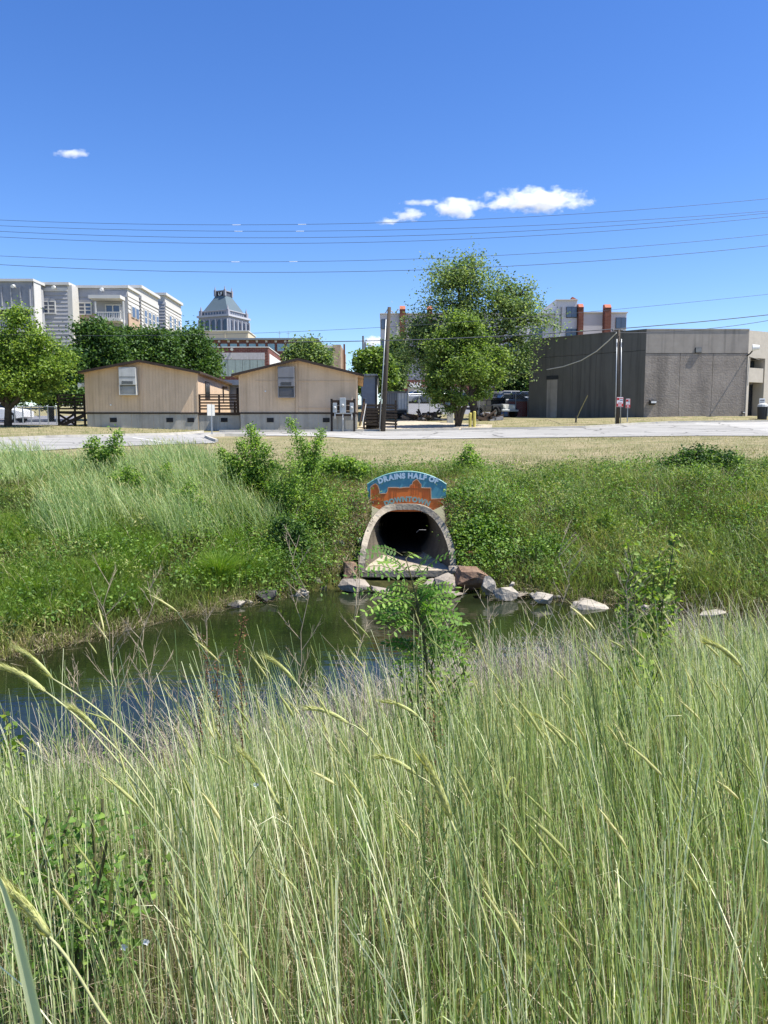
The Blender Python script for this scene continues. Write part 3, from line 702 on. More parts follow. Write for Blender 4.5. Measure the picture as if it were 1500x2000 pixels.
ci = [c0 + Vector((.1, .35)), c1 + Vector((-.45, .35)), c1 + nb_ * 2.8 + Vector((-.45, 0)), cr + nb_ * 2.8, core[3] + Vector((-.3, -.3)), core[4] + Vector((.3, -.3)), cl + Vector((.5, .2))]
MB().prism([(q.x, q.y, zb) for q in ci], (0, 0, zt - .25 - zb)).build('core_wall', M_band, gb)
MB().prism([(q.x, q.y, zt - .24) for q in inset(core, .1)], (0, 0, .1)).build('roof', M_roof, gb)
def slab(p, q, u0, u1, za, zc, m, name='wall_panel', th=.3, proud=0.0):
    d = (q - p).normalized(); nrm = Vector((d.y, -d.x))
    a, b = p + d * u0 + nrm * proud, p + d * u1 + nrm * proud
    P = [(a.x, a.y, za), (b.x, b.y, za), (b.x, b.y, zc), (a.x, a.y, zc)]
    return MB().prism(P, (-nrm.x * th, -nrm.y * th, 0)).build(name, m, gb)
L1 = (c1 - c0).length; L0 = (c0 - cl).length
zj = Z(690, YB)
cuts = [0, L1 * .34, L1 * .66, L1]
for i in range(3):
    slab(c0, c1, cuts[i] + (.012 if i else 0), cuts[i + 1] - (.012 if i < 2 else 0), zb, zj - .015, M_blk, proud=-.02)
slab(c0, c1, 0, L1, zj + .015, zt, M_band, name='parapet_panel')
n0 = 5
for i in range(n0):
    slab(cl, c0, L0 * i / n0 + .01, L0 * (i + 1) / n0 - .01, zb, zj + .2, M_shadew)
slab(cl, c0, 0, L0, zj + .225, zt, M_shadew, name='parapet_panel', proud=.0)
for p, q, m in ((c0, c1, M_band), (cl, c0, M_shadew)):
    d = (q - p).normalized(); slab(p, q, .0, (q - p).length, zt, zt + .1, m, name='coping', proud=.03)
d0 = (c0 - cl).normalized()
u = L0 * .22
slab(cl, c0, u - .5, u + .5, Z(741, 61), Z(734, 61), M_dkmetal, name='lintel', th=.1, proud=.05)
slab(cl, c0, u - .45, u + .45, zb, Z(742, 61), M_band, name='door', th=.1, proud=.03)
# entrance side: pale frame with recess
dr = (cr - c1).normalized()
def rs(u0, u1, za, zc, name, m, th=.3, proud=0.0): return slab(c1, cr, u0, u1, za, zc, m, name=name, th=th, proud=proud)
zA, zB, zC, zD = Z(698, YB), Z(718, YB), Z(746, YB), Z(815, YB)
rs(0, 14, zA, zt, 'parapet_panel', M_pale)
rs(0, .24, zb, zA - .003, 'pier', M_pale, th=1.0)
rs(1.9, 2.5, zb, zA - .003, 'pier', M_pale, th=1.0)
rs(.243, 1.75, zC, zB, 'spandrel', M_pale, th=.85, proud=-.0)
rs(2.503, 14, zb, zA - .003, 'wall_panel', M_pale)
MB().prism([((c1 + dr * a).x - dr.y * .95, (c1 + dr * a).y + dr.x * .95, zz) for a, zz in ((.24, zb), (1.9, zb), (1.9, zA), (.24, zA))], (-dr.y * .05, dr.x * .05, 0)).build('recess_wall', M_band, gb)
def rq(u0, u1, b, za, zc, name, m):
    P = [Vector(((c1 + dr * a).x - dr.y * b, (c1 + dr * a).y + dr.x * b, zz)) for a, zz in ((u0, za), (u1, za), (u1, zc), (u0, zc))]
    return MB().prism(P, (dr.y * .06, -dr.x * .06, 0)).build(name, m, gb)
rq(.3, 1.88, .92, zB + .05, zA - .12, 'window', M_glass)
rq(.3, 1.68, .92, zD, zC - .12, 'glass_door', M_glass)
rq(1.7, 1.8, .9, zD, zC - .12, 'door_frame', M_dkmetal)
# fixtures
mb = MB(); mb.box(X(1351, YB), X(1363, YB), YB - .08, YB + .05, Z(689, YB), Z(679, YB)); v = mb.build('wall_vent', M_vent, gb)
mb = MB()
for k in range(4): mb.box(X(1351.5, YB), X(1362.5, YB), YB - .11, YB - .081, Z(688 - k * 2.4, YB), Z(687 - k * 2.4, YB))
mb.build('louvre', M_acl, v)
def wlight(px, py, s):
    x, z = X(px, YB), Z(py, YB)
    mb = MB(); mb.prism([(x - .22 * s, YB, z - .18 * s), (x - .22 * s, YB, z + .2 * s), (x - .22 * s, YB - .35 * s, z + .1 * s), (x - .22 * s, YB - .35 * s, z - .05 * s)], (.44 * s, 0, 0)); h = mb.build('wall_light', M_dkmetal, gb)
    mb = MB(); mb.box(x - .17 * s, x + .2 * s, YB - .37 * s, YB - .351 * s, z - .06 * s, z + .08 * s); mb.build('lens', M_white, h)
wlight(1271, 786, 1.0); wlight(1449, 806, .45)
x, z = c1.x - .05, Z(682, YB)
MB().tube([(x, YB, z - .45), (x + .02, YB - .35, z - .35), (x + .02, YB - .95, z - .05)], .05, 6).build('lamp_arm', M_dkmetal, gb)
MB().tube([(x - .12, YB - .95, z), (x + .3, YB - 1.1, z)], [.22, .16], 8).build('lamp_head', M_white, gb)
MB().tube([(x + .1, YB + .1, z - .5), (x + .8, YB - .1, z - .75), (x + 1.2, YB - .15, z - .7)], .03, 5).build('lamp_arm', M_dkmetal, gb)
# things before it
xb_ = X(1487, 53.5); zg = gz(xb_, 53.5)
tb = thing('litter_bin', (xb_, 53.5, zg), 'black litter bin with pale lid by the entrance at the right edge', 'bin')
MB().tube([(xb_, 53.5, zg), (xb_, 53.5, zg + .85)], [.3, .34], 12).build('bin_body', M_dkmetal, tb, smooth=False)
MB().tube([(xb_, 53.5, zg + .853), (xb_, 53.5, zg + 1.0), (xb_, 53.5, zg + 1.12)], [.36, .33, .16], 12).build('lid', M_acl, tb)
MB().box(xb_ + .2, xb_ + .36, 53.15, 53.3, zg + .2, zg + .9).build('side_holder', M_acl, tb)
xs_ = X(1485, 54.5); zg = gz(xs_, 54.5)
ns = thing('notice_sign', (xs_, 54.5, zg), 'small white notice on a thin post behind the litter bin', 'sign')
MB().beam((xs_, 54.5, zg - .1), (xs_, 54.5, Z(790, 54.5)), .06).build('post', M_dkmetal, ns)
MB().box(xs_ - .2, xs_ + .2, 54.44, 54.47, Z(790, 54.5), Z(778, 54.5)).build('notice_plate', M_white, ns)
for k in range(2):
    MB().box(xs_ - .15, xs_ + .15, 54.43, 54.439, Z(783.5 + k * 5, 54.5), Z(780.5 + k * 5, 54.5)).build('printed_block', M_acd, ns)

# ------------------------------------------------------------------ poles and street signs
M_pole = mat('creosoted_pole', '#4b443c', rough=.9, var=.3, scale=4, bump=.5, stretch=(3, 3, .4))
def upole(label, px, pyt, pyb, Y, pxt, r, conduit):
    base = W(px, pyb, Y); top = W(pxt, pyt, Y)
    t = thing('utility_pole', base, label, 'utility pole')
    MB().tube([base - Vector((0, 0, .4)), base.lerp(top, .5), top], [r, r * .88, r * .72], 10).build('pole', M_pole, t, smooth=True)
    for s in conduit:
        MB().tube([base + Vector((s * r * 1.25, -r * .7, 0)), base.lerp(top, .9) + Vector((s * r * 1.1, -r * .7, 0))], .035, 6).build('conduit', M_galv, t, smooth=True)
    return t
up = upole('tall dark wooden pole leaning right beside the right cabin', 747.5, 600, 841, 45.2, 760.5, .145, (-1,))
up2 = upole('straight wooden pole with red and white sign before grey building', 1206, 644, 828, 49.9, 1208.5, .13, (-1, 1))
MB().beam(W(1196, 646, 49.9), W(1216, 645, 49.9), .08).build('cross_arm', M_pole, up2)
for px in (1198, 1214): MB().tube([W(px, 645.5, 49.9), W(px, 641.5, 49.9)], .05, 6).build('insulator', M_acl, up2)
M_red = mat('sign_red', '#b8342f', rough=.5, var=.08); M_sw = mat('sign_white', '#e8e6e4', rough=.5, var=.04)
def parking_sign(label, pxc, py0, py1, wpx, Y, post):
    x = X(pxc, Y); zg = gz(x, Y); z0, z1 = Z(py1, Y), Z(py0, Y); w = wpx / 1500 * Y
    t = thing('parking_sign', (x, Y, zg if post else z0), label, 'sign')
    h = z1 - z0; y = Y - .22 if not post else Y - .03
    MB().box(x - w / 2, x + w / 2, y, y + .02, z0, z1).build('sign_plate', M_sw, t)
    MB().box(x - w / 2 + .02, x + w / 2 - .02, y - .006, y - .001, z0 + .02, z0 + h * .34).build('red_panel', M_red, t)
    MB().box(x - w / 2 + .03, x - w / 2 + .17, y - .006, y - .001, z1 - h * .3, z1 - .04).build('red_symbol', M_red, t)
    for k in range(2): MB().box(x - .02, x + w / 2 - .04, y - .006, y - .001, z1 - .1 - k * .12, z1 - .05 - k * .12).build('print_line', M_red if k == 0 else M_acd, t)
    MB().box(x - w * .3, x + w * .3, y - .006, y - .001, z0 + h * .42, z0 + h * .46).build('print_line', M_red, t)
    for k in range(2): MB().box(x - w * .25, x + w * .25, y - .011, y - .007, z0 + h * (.1 + .11 * k), z0 + h * (.15 + .11 * k)).build('print_line', M_sw, t)
    for k in ((x - w / 2, x - w / 2 + .018), (x + w / 2 - .018, x + w / 2)): MB().box(*k, y - .006, y - .001, z0, z1).build('border_line', M_red, t)
    if post: MB().beam((x, Y + .02, zg - .2), (x, Y + .02, z0 + .1), .05).build('post', M_galv, t)
parking_sign('red and white parking sign fixed on the straight wooden pole', 1207, 776, 795, 13, 49.9, False)
parking_sign('smaller red and white parking sign on its own thin post', 1224.5, 779, 797, 9, 52.0, True)
# bent marker stake on the verge
x, Y = X(1124, 52), 52.0; zg = gz(x, Y)
bs = thing('marker_stake', (x, Y, zg), 'bent thin stake leaning right on verge before grey wall', 'stake')
MB().tube([(x, Y, zg - .1), (x + .03, Y, zg + .5)], .06, 6).build('stub', M_dkmetal, bs)
MB().tube([(x, Y, zg + .1), (x + .25, Y, zg + .75), (x + .75, Y, Z(772, Y))], .025, 5).build('rod', mat('dull_yellow', '#8d8355', rough=.7), bs)
# bollards under the tree
M_yel = mat('bollard_yellow', '#b9ae5c', rough=.7, var=.15)
for k, (px, pt, lab) in enumerate(((918, 806, 'shorter of the two pale yellow bollards beside the tree trunk'), (926, 803, 'taller of the two pale yellow bollards beside the tree trunk'))):
    x, Y = X(px, 48.6), 48.6; zg = gz(x, Y)
    o = MB().tube([(0, 0, -.2), (0, 0, Z(pt, Y) - zg - .05), (0, 0, Z(pt, Y) - zg)], [.1, .1, .06], 10).build('bollard', M_yel)
    o.location = (x, Y, zg); tag(o, lab, 'bollard', 'bollards by the tree')
# ------------------------------------------------------------------ apartment block, upper left
M_lap = mat('shaded_lap_siding', '#9c9da0', rough=.8, var=.05)  # fronts in weak light: their shade is put into this grey
M_lap2 = mat('sunlit_lap_siding', '#bdbab3', rough=.8, var=.05)  # right-hand walls: the sunlight on them is put into this paler tone
M_atrim = mat('white_trim', '#c6c4be', rough=.7, var=.03)
M_shg = mat('grey_shingle_panel', '#8d9096', rough=.8)
M_tanb = mat('tan_brick', '#b39a82', rough=.85, var=.1)
M_wing = glass_mat('blue_glass', '#4a5568', .1)
M_brick = brick_mat('red_brick', '#7d4a42', '#6d3d37', '#8d7a70', .9, .3, ms=.03, bump=.3)
apt = thing('apartment_building', (X(130, 92), 95, 1), 'pale clapboard apartment block above the left trees', 'building')
def lapwall(x0, x1, y, z0, z1, m, name='siding', st=.42, side=None):
    """lap boards with a real step, on a front wall (y const) or on a right hand wall (side = x, from y=x0 to x1)"""
    mb = MB(); n = int((z1 - z0) / st)
    for i in range(n):
        za = z0 + i * (z1 - z0) / n; zb = z0 + (i + 1) * (z1 - z0) / n
        if side is None:
            mb.add([(x0, y - .07, za), (x1, y - .07, za), (x1, y, zb), (x0, y, zb), (x0, y, za), (x1, y, za)], [(0, 1, 2, 3), (4, 5, 1, 0)])
        else:
            mb.add([(side + .07, x0, za), (side + .07, x1, za), (side, x1, zb), (side, x0, zb), (side, x0, za), (side, x1, za)], [(0, 1, 2, 3), (4, 5, 1, 0)])
    return mb.build(name, m, apt, recalc=False)
def vol(x0, x1, y0, y1, z0, z1, m, name='wall', parent=None): return MB().box(x0, x1, y0, y1, z0, z1).build(name, m, parent or apt)
def win(parent, px0, px1, py0, py1, Y, arch=True, cols=2, rows=3, fm=None, gm=None):
    fm = fm or M_atrim; gm = gm or M_wing
    x0, x1, z0, z1 = X(px0, Y), X(px1, Y), Z(py1, Y), Z(py0, Y); w = x1 - x0; h = z1 - z0; t = .13
    mb = MB(); y = Y - .16
    mb.box(x0 - t, x0, y, Y - .002, z0, z1); mb.box(x1, x1 + t, y, Y - .002, z0, z1); mb.box(x0 - t, x1 + t, y, Y - .002, z0 - t, z0 - .002); mb.box(x0 - t, x1 + t, y, Y - .002, z1 + .002, z1 + t)
    for i in range(1, cols): mb.box(x0 + w * i / cols - .07, x0 + w * i / cols + .07, y + .01, Y - .003, z0, z1)
    for i in range(1, rows): mb.box(x0, x1, y + .02, Y - .004, z0 + h * i / rows - .05, z0 + h * i / rows + .05)
    f = mb.build('window', fm, parent)
    MB().box(x0, x1, Y - .09, Y - .05, z0, z1).build('pane', gm, f)
    if arch:
        n = 9; xc = (x0 + x1) / 2
        P = [(xc + (w / 2 + t) * math.cos(math.pi * k / n), y, z1 + t + .01 + h * .28 * math.sin(math.pi * k / n)) for k in range(n + 1)]
        MB().prism(P, (0, .15, 0)).build('arch_panel', M_shg, f)
    return f
zl = Z(700, 92)
# bay with the panelled frieze and balcony, far left
ya = 88.0; xA0, xA1 = X(-210, ya), X(76, ya); zA = Z(550, ya)
vol(xA0, xA1, ya + 1.8, ya + 8, zl, zA - .05, M_lap, 'recessed_wall')
vol(xA0, xA1, ya, ya + 1.79, Z(600, ya), zA, M_shg, 'frieze')
vol(xA0 - .1, xA1 + .25, ya - .25, ya + 8.2, zA + .003, zA + .28, M_atrim, 'parapet')
for px in range(-200, 76, 18):
    if px > 4 or px < -10: MB().box(X(px, ya), X(px + 2.2, ya), ya - .12, ya - .002, Z(598, ya), Z(560, ya)).build('frieze_batten', M_lap, apt)
vol(xA0, xA1 + .15, ya - .15, ya - .003, Z(605, ya), Z(600, ya) - .003, M_atrim, 'frieze_trim')
vol(X(70, ya), X(77, ya), ya, ya + .6, zl, Z(605.5, ya), M_atrim, 'corner_post')
vol(X(77.3, ya), X(79, ya), ya + .05, ya + 1.8, zl, zA - .01, M_atrim, 'side_trim')
vol(X(-60, ya), X(3, ya), ya + .3, ya + 1.78, zl, Z(605.5, ya), M_lap, 'pier')
vol(xA0, xA1, ya, ya + 1.79, Z(648, ya), Z(644, ya), M_atrim, 'balcony_floor')
def railing(px0, px1, pyt, pyb, Y):
    x0, x1, z0, z1 = X(px0, Y), X(px1, Y), Z(pyb, Y), Z(pyt, Y); mb = MB()
    mb.box(x0, x1, Y - .05, Y + .05, z1 - .1, z1); mb.box(x0, x1, Y - .05, Y + .05, z0, z0 + .1)
    n = int((x1 - x0) / .2)
    for i in range(n): q = x0 + (x1 - x0) * i / n; mb.box(q, q + .07, Y - .03, Y + .03, z0 + .101, z1 - .101)
    mb.build('balcony_railing', M_atrim, apt)
railing(-30, 70, 606 + 20, 643, ya + .1)
win(apt, 46, 62, 612, 640, ya + 1.8, arch=False, cols=1, rows=1)
# second bay: lap siding, arched window
yb_ = 91.0; x0, x1 = X(79, yb_), X(143, yb_); zB = Z(557, yb_)
vol(x0, x1, yb_, yb_ + 8, zl, zB - .02, M_lap); lapwall(x0, x1, yb_ - .002, zl, Z(569, yb_), M_lap)
vol(x0, x1, yb_ - .1, yb_ - .001, Z(569, yb_) + .003, Z(562, yb_), M_atrim, 'frieze_trim')
vol(x0 - .1, x1 + .3, yb_ - .3, yb_ + 8.2, zB, zB + .3, M_atrim, 'parapet')
vol(x1 + .003, x1 + .55, yb_ - .05, yb_ + 8, zl, zB - .003, M_lap2, 'corner_return')
win(apt, 94, 118, 590, 611, yb_)
# third bay: arched window, porch balcony
yc = 93.0; x0, x1 = X(152, yc), X(257, yc); zC = Z(563, yc)
vol(x0, x1, yc, yc + 4.2, zl, zC - .02, M_lap)
lapwall(x0, X(196, yc), yc - .002, Z(612, yc), Z(572, yc), M_lap)
vol(x0, X(196, yc), yc - .08, yc - .003, zl, Z(612.2, yc), M_tanb, 'brick_base')
vol(x0 - .1, x1 + .25, yc - .3, yc + 4.4, zC, zC + .3, M_atrim, 'parapet')
vol(X(202, yc), x1, yc - .12, yc - .001, Z(581, yc), Z(568, yc), M_shg, 'frieze')
vol(X(194, yc), X(254, yc), yc - 1.9, yc - .121, Z(588, yc), Z(581.5, yc), M_atrim, 'porch_roof')
for px in (194.5, 248): vol(X(px, yc - 1.8), X(px + 2.5, yc - 1.8), yc - 1.85, yc - 1.7, Z(640, yc - 1.8), Z(588.3, yc - 1.8), M_atrim, 'porch_post')
win(apt, 165, 187, 593, 613, yc); win(apt, 217, 242, 597, 625, yc, arch=False, cols=2, rows=1)
railing(197, 249, 609, 624, yc - 1.8); vol(X(194, yc), X(252, yc), yc - 1.9, yc - .01, Z(631, yc), Z(625, yc), M_atrim, 'balcony_floor')
vol(x1 + .003, x1 + .06, yc, yc + 4.2, zl, zC - .003, M_lap2, 'side_wall'); lapwall(yc, yc + 4.2, 0, Z(610, yc), zC - .4, M_lap2, side=x1 + .06)
vol(x1 + .004, x1 + .14, yc, yc + 4.2, zl, Z(612, yc), M_tanb, 'brick_base')
# receding wings
def wing(xr, y0, y1, zt, wins, wl):
    vol(xr - wl, xr, y0, y1, zl, zt - .02, M_lap2); lapwall(xr - wl, xr, y0 - .002, zl, zt - .8, M_lap); lapwall(y0, y1, 0, zl, zt - 1.4, M_lap2, side=xr + .002)
    vol(xr - wl, xr + .28, y0 - .28, y1 + .2, zt, zt + .35, M_atrim, 'parapet'); vol(xr + .003, xr + .12, y0, y1, zt - 1.4, zt - .9, M_atrim, 'frieze_trim')
    for y in wins:
        z = zt - 4.1
        mb = MB(); mb.box(xr + .01, xr + .2, y - .12, y + .95, z - .15, z + 1.7); f = mb.build('window', M_atrim, apt)
        MB().box(xr + .19, xr + .22, y, y + .82, z, z + .7).build('pane', M_wing, f); MB().box(xr + .19, xr + .22, y, y + .82, z + .85, z + 1.55).build('pane', M_wing, f)
xr = x1 + .05
wing(xr, 98.0, 105.5, Z(563, 98.0), (98.9, 100.6, 102.3, 104.0), 2.2)
wing(xr + .1, 108.5, 117, Z(577, 108.5), (110, 112.3, 114.6), 3)
mb = MB()
for y in (yc + 1.0, yc + 2.5):
    mb = MB(); mb.box(x1 + .1, x1 + .25, y - .1, y + 1.1, Z(617, yc), Z(594, yc)); f = mb.build('window', M_atrim, apt); MB().box(x1 + .24, x1 + .27, y, y + 1, Z(616, yc), Z(596, yc)).build('pane', M_wing, f)
for px, py, Y in ((31.5, 562, ya), (110, 564, yb_), (203, 568, yc - .1)):
    c = W(px, py, Y); MB().tube([c, c + Vector((0, -.5, .12)), c + Vector((0, -.9, -.02))], [.06, .14, .2], 8).build('wall_lamp', M_white, apt)

# ------------------------------------------------------------------ pyramid roofed tower
M_stone = mat('tower_stone', '#8e8f98', rough=.85, var=.08, scale=.2)
M_stone2 = mat('tower_stone_pale', '#a9abb3', rough=.85, var=.08, scale=.2)
M_copper = mat('grey_green_roof', '#58676f', rough=.7, var=.08, scale=.15, stretch=(1, 1, .2))
M_twin = glass_mat('tower_glass', '#363c4a')
TY_ = 380.0; tw = thing('tower', (X(432, TY_ + 8), TY_ + 9, 0), 'distant stone tower with steep green grey pyramid roof and lettered crown', 'tower')
th = R(24); nc = Vector((X(450.5, TY_), TY_, 0)); ua = Vector((-math.cos(th), math.sin(th), 0)); ub = Vector((math.sin(th), math.cos(th), 0)); s = 17.6
def tz(py): return Z(py, TY_)
def tp(a, b, z): return nc + ua * a + ub * b + Vector((0, 0, z))
def tbox(mb, a0, a1, b0, b1, z0, z1):
    vs = [tp(a, b, z) for z in (z0, z1) for b in (b0, b1) for a in (a0, a1)]
    return mb.add(vs, [(0, 2, 3, 1), (4, 5, 7, 6), (0, 1, 5, 4), (2, 6, 7, 3), (0, 4, 6, 2), (1, 3, 7, 5)])
mb = MB(); tbox(mb, 0, s, 0, s, -2, tz(617)); mb.build('shaft', M_stone, tw)
mb = MB(); tbox(mb, -.7, s + .7, -.7, s + .7, tz(616.9), tz(613)); mb.build('cornice', M_stone2, tw)
mb = MB(); tbox(mb, 1.0, s - 1.0, 1.0, s - 1.0, tz(612.9), tz(605)); mb.build('attic', M_stone, tw)
mb = MB(); tbox(mb, .6, s - .6, .6, s - .6, tz(604.9), tz(603.5)); mb.build('attic_cornice', M_stone2, tw)
for a, b in ((.9, .9), (s - .9, .9), (.9, s - .9)):
    mb = MB(); tbox(mb, a - .8, a + .8, b - .8, b + .8, tz(612.8), tz(603)); mb.build('turret', M_stone, tw)
    c = tp(a, b, tz(603)); MB().tube([c, c + Vector((0, 0, 1.4)), c + Vector((0, 0, 2.3))], [.6, .3, .05], 6).build('pinnacle', M_stone, tw)
q0, q1 = 1.6, s - 1.6; h0, h1 = s / 2 - 2.9, s / 2 + 2.9
lo = [tp(q0, q0, tz(603.4)), tp(q1, q0, tz(603.4)), tp(q1, q1, tz(603.4)), tp(q0, q1, tz(603.4))]; hi = [tp(h0, h0, tz(572)), tp(h1, h0, tz(572)), tp(h1, h1, tz(572)), tp(h0, h1, tz(572))]
MB().add(lo + hi, [(0, 1, 2, 3), (7, 6, 5, 4), (0, 4, 5, 1), (1, 5, 6, 2), (2, 6, 7, 3), (3, 7, 4, 0)]).build('pyramid_roof', M_copper, tw)
mb = MB(); tbox(mb, h0 + .35, h1 - .35, h0 + .35, h1 - .35, tz(571.9), tz(562.5)); crown = mb.build('crown', mat('crown_dark', '#4b505c', rough=.8), tw)
mb = MB(); tbox(mb, h0 - .1, h1 + .1, h0 - .1, h1 + .1, tz(562.4), tz(560.5)); mb.build('crown_cornice', M_stone, tw)
for a, b in ((h0, h0), (h1, h0), (h0, h1)):
    mb = MB(); tbox(mb, a - .5, a + .5, b - .5, b + .5, tz(571.8), tz(559.5)); mb.build('crown_pier', M_stone, tw)
    c = tp(a, b, tz(559.5)); MB().tube([c, c + Vector((0, 0, .8)), c + Vector((0, 0, 2))], [.4, .25, .04], 6).build('pinnacle', M_stone, tw)
mb = MB(); tbox(mb, h0 + 1.0, h1 - 1.0, h0 + .24, h0 + .36, tz(571), tz(563.5)); mb.build('sign_field', mat('sign_black', '#1d2028', rough=.6), tw)
def arch_win(a, face):
    w = 1.15; z0, z1 = tz(646), tz(628)
    n = 6; P = []
    for k in range(n + 1):
        t = math.pi * k / n; P.append((a + w * math.cos(t), z1 + w * 1.25 * math.sin(t)))
    P = [(a - w, z0), (a + w, z0)] + P
    if face == 0: MB().prism([tp(q, -.05, z) for q, z in P], ub * .3).build('window', M_twin, tw)
    else: MB().prism([tp(-.05, q, z) for q, z in P], ua * .3).build('window', M_twin, tw)
for k in range(5):
    arch_win(1.9 + k * (s - 3.8) / 4, 0); arch_win(1.9 + k * (s - 3.8) / 4, 1)
for k in range(6):
    a = .3 + k * (s - .6) / 5
    for f in (0, 1):
        mb = MB(); tbox(mb, a - .28, a + .28, -.75, -.001, -2, tz(622)) if f == 0 else tbox(mb, -.75, -.001, a - .28, a + .28, -2, tz(622)); mb.build('buttress', M_stone2, tw)
for k in range(9):
    a = 2.2 + k * (s - 4.4) / 8
    mb = MB(); tbox(mb, a - .45, a + .45, .93, 1.05, tz(611.5), tz(606.5)); mb.build('attic_window', M_twin, tw)
    mb = MB(); tbox(mb, .93, 1.05, a - .45, a + .45, tz(611.5), tz(606.5)); mb.build('attic_window', M_twin, tw)

# ------------------------------------------------------------------ mid distance blocks
M_cream = mat('cream_render', '#c9bca4', rough=.85, var=.05)
cb = thing('office_block', (X(440, 330), 340, 0), 'plain cream block standing in front of the pyramid roofed tower', 'building')
MB().box(X(384, 330), X(488, 330), 330, 349, -3, Z(647.5, 330)).build('wall', M_cream, cb)
MB().box(X(384, 330) - .3, X(488, 330) + .3, 329.6, 349.3, Z(647.4, 330), Z(645.5, 330)).build('coping', M_atrim, cb)
MB().box(X(443, 330), X(445, 330), 329.7, 329.99, -3, Z(648, 330)).build('pilaster', M_cream, cb)
bb = thing('office_block', (X(515, 230), 238, 0), 'long red brick office row with pale block frieze and blue windows', 'building')
Yq = 230.0
MB().box(X(405, Yq), X(622, Yq), Yq, Yq + 16, -3, Z(664.5, Yq)).build('wall', M_brick, bb)
MB().box(X(403, Yq), X(624, Yq), Yq - 1.2, Yq + 16.5, Z(664.4, Yq), Z(661, Yq)).build('roof', mat('grey_roof', '#80868c'), bb)
for k in range(12):
    px = 414 + k * 18.2
    MB().box(X(px - 2, Yq), X(px + 2, Yq), Yq - .4, Yq - .01, Z(669, Yq), Z(665, Yq)).build('frieze_block', M_atrim, bb)
    MB().box(X(px - 1.6, Yq), X(px + 1.6, Yq), Yq - .3, Yq - .011, -3, Z(669.3, Yq)).build('pilaster', M_brick, bb)
    f = MB().box(X(px + 2.5, Yq), X(px + 15.8, Yq), Yq - .15, Yq - .012, Z(686, Yq), Z(671.5, Yq)).build('window', M_atrim, bb)
    for j in range(3): MB().box(X(px + 3 + j * 4.25, Yq), X(px + 7 + j * 4.25, Yq), Yq - .2, Yq - .151, Z(685, Yq), Z(672, Yq)).build('pane', mat('sky_pane', '#7fa3ad', rough=.15, spec=.8), f)
for px in (546, 563):
    c = W(px, 661, Yq); a = MB().tube([c, c + Vector((0, 0, 2.2))], .06, 5).beam(c + Vector((-.5, 0, 1.4)), c + Vector((.5, 0, 1.4)), .08).build('roof_antenna', M_galv, bb)
fb = thing('garage_block', (X(472, 150), 162, 0), 'red brick block with white panel and grey green shutter above the cabins', 'building')
Yf_ = 150.0
MB().box(X(408, Yf_), X(526.5, Yf_), Yf_, Yf_ + 30, -2, Z(679, Yf_)).build('wall', M_brick, fb)
MB().box(X(407, Yf_), X(527.5, Yf_), Yf_ - .15, Yf_ + 30.2, Z(678.9, Yf_), Z(677, Yf_)).build('coping', M_atrim, fb)
MB().box(X(434, Yf_), X(519.5, Yf_), Yf_ - .12, Yf_ - .01, Z(702.3, Yf_), Z(689, Yf_)).build('white_panel', mat('pale_panel', '#b9b3b1', rough=.7, streak=.2), fb)
for k in range(6):
    MB().box(X(434 + k * 14.25, Yf_), X(447.6 + k * 14.25, Yf_), Yf_ - .14, Yf_ - .01, Z(735, Yf_), Z(703, Yf_)).build('shutter_panel', mat('grey_green_panel', '#97a39d', rough=.6, streak=.25), fb)
MB().tube([W(454, 681, Yf_), W(454, 681, Yf_) + Vector((0, -.6, -.2))], [.1, .3], 8).build('wall_lamp', M_white, fb)
xr_ = X(526.5, Yf_)
MB().box(xr_ + .01, xr_ + .12, Yf_ + 1, Yf_ + 12, -2, Z(690, Yf_)).build('white_panel', M_white, fb)
MB().box(xr_ + .01, xr_ + .12, Yf_ + 12.3, Yf_ + 26, -2, Z(690, Yf_)).build('white_panel', M_white, fb)
be = thing('office_block', (X(640, 165), 172, 0), 'beige brick block with corner pier behind the right cabin roof', 'building')
Yd = 165.0; M_beige = brick_mat('beige_brick', '#b59f86', '#a8937b', '#b8a68f', .9, .3, ms=.03, bump=.2)
MB().box(X(595, Yd), X(652, Yd), Yd + .6, Yd + 22, -2, Z(679, Yd)).build('wall', M_beige, be)
MB().box(X(594, Yd), X(652, Yd), Yd + .4, Yd + 22.2, Z(678.9, Yd), Z(674, Yd)).build('penthouse', M_atrim, be)
MB().box(X(652.1, Yd), X(666.5, Yd), Yd, Yd + 22, -2, Z(673, Yd)).build('corner_pier', M_beige, be)
f = MB().box(X(634, Yd), X(650, Yd), Yd + .45, Yd + .59, Z(685, Yd), Z(680, Yd)).build('window', M_wing, be)
for k in range(4): MB().box(X(666.6, Yd), X(667.4, Yd), Yd + 3 + k * 5, Yd + 4.5 + k * 5, -2, Z(676, Yd)).build('pilaster', M_tanb, be)
MB().box(X(672, 172), X(675, 172), 171, 172, -2, Z(673, 172)).build('flue', mat('rust_brown', '#6b4a3d', rough=.9), be)
# chimney-like poles by the beige block
for px, pt, lab in ((709, 656, 'taller brown utility pole far behind the right cabin'), (713, 668, 'shorter brown utility pole with cross arms far behind the right cabin')):
    Yp = 110.0; b = W(px, 740, Yp); t_ = W(px, pt, Yp); up_ = thing('utility_pole', b, lab, 'utility pole'); MB().tube([b - Vector((0, 0, 6)), t_], [.18, .13], 6).build('pole', mat('pole_brown', '#5a4a42'), up_)
    if pt > 660:
        for k in range(3): MB().beam(t_ + Vector((-.1, 0, -.4 - k * 1.1)), t_ + Vector((.9, 0, -.5 - k * 1.1)), .12).build('cross_arm', M_acd, up_)

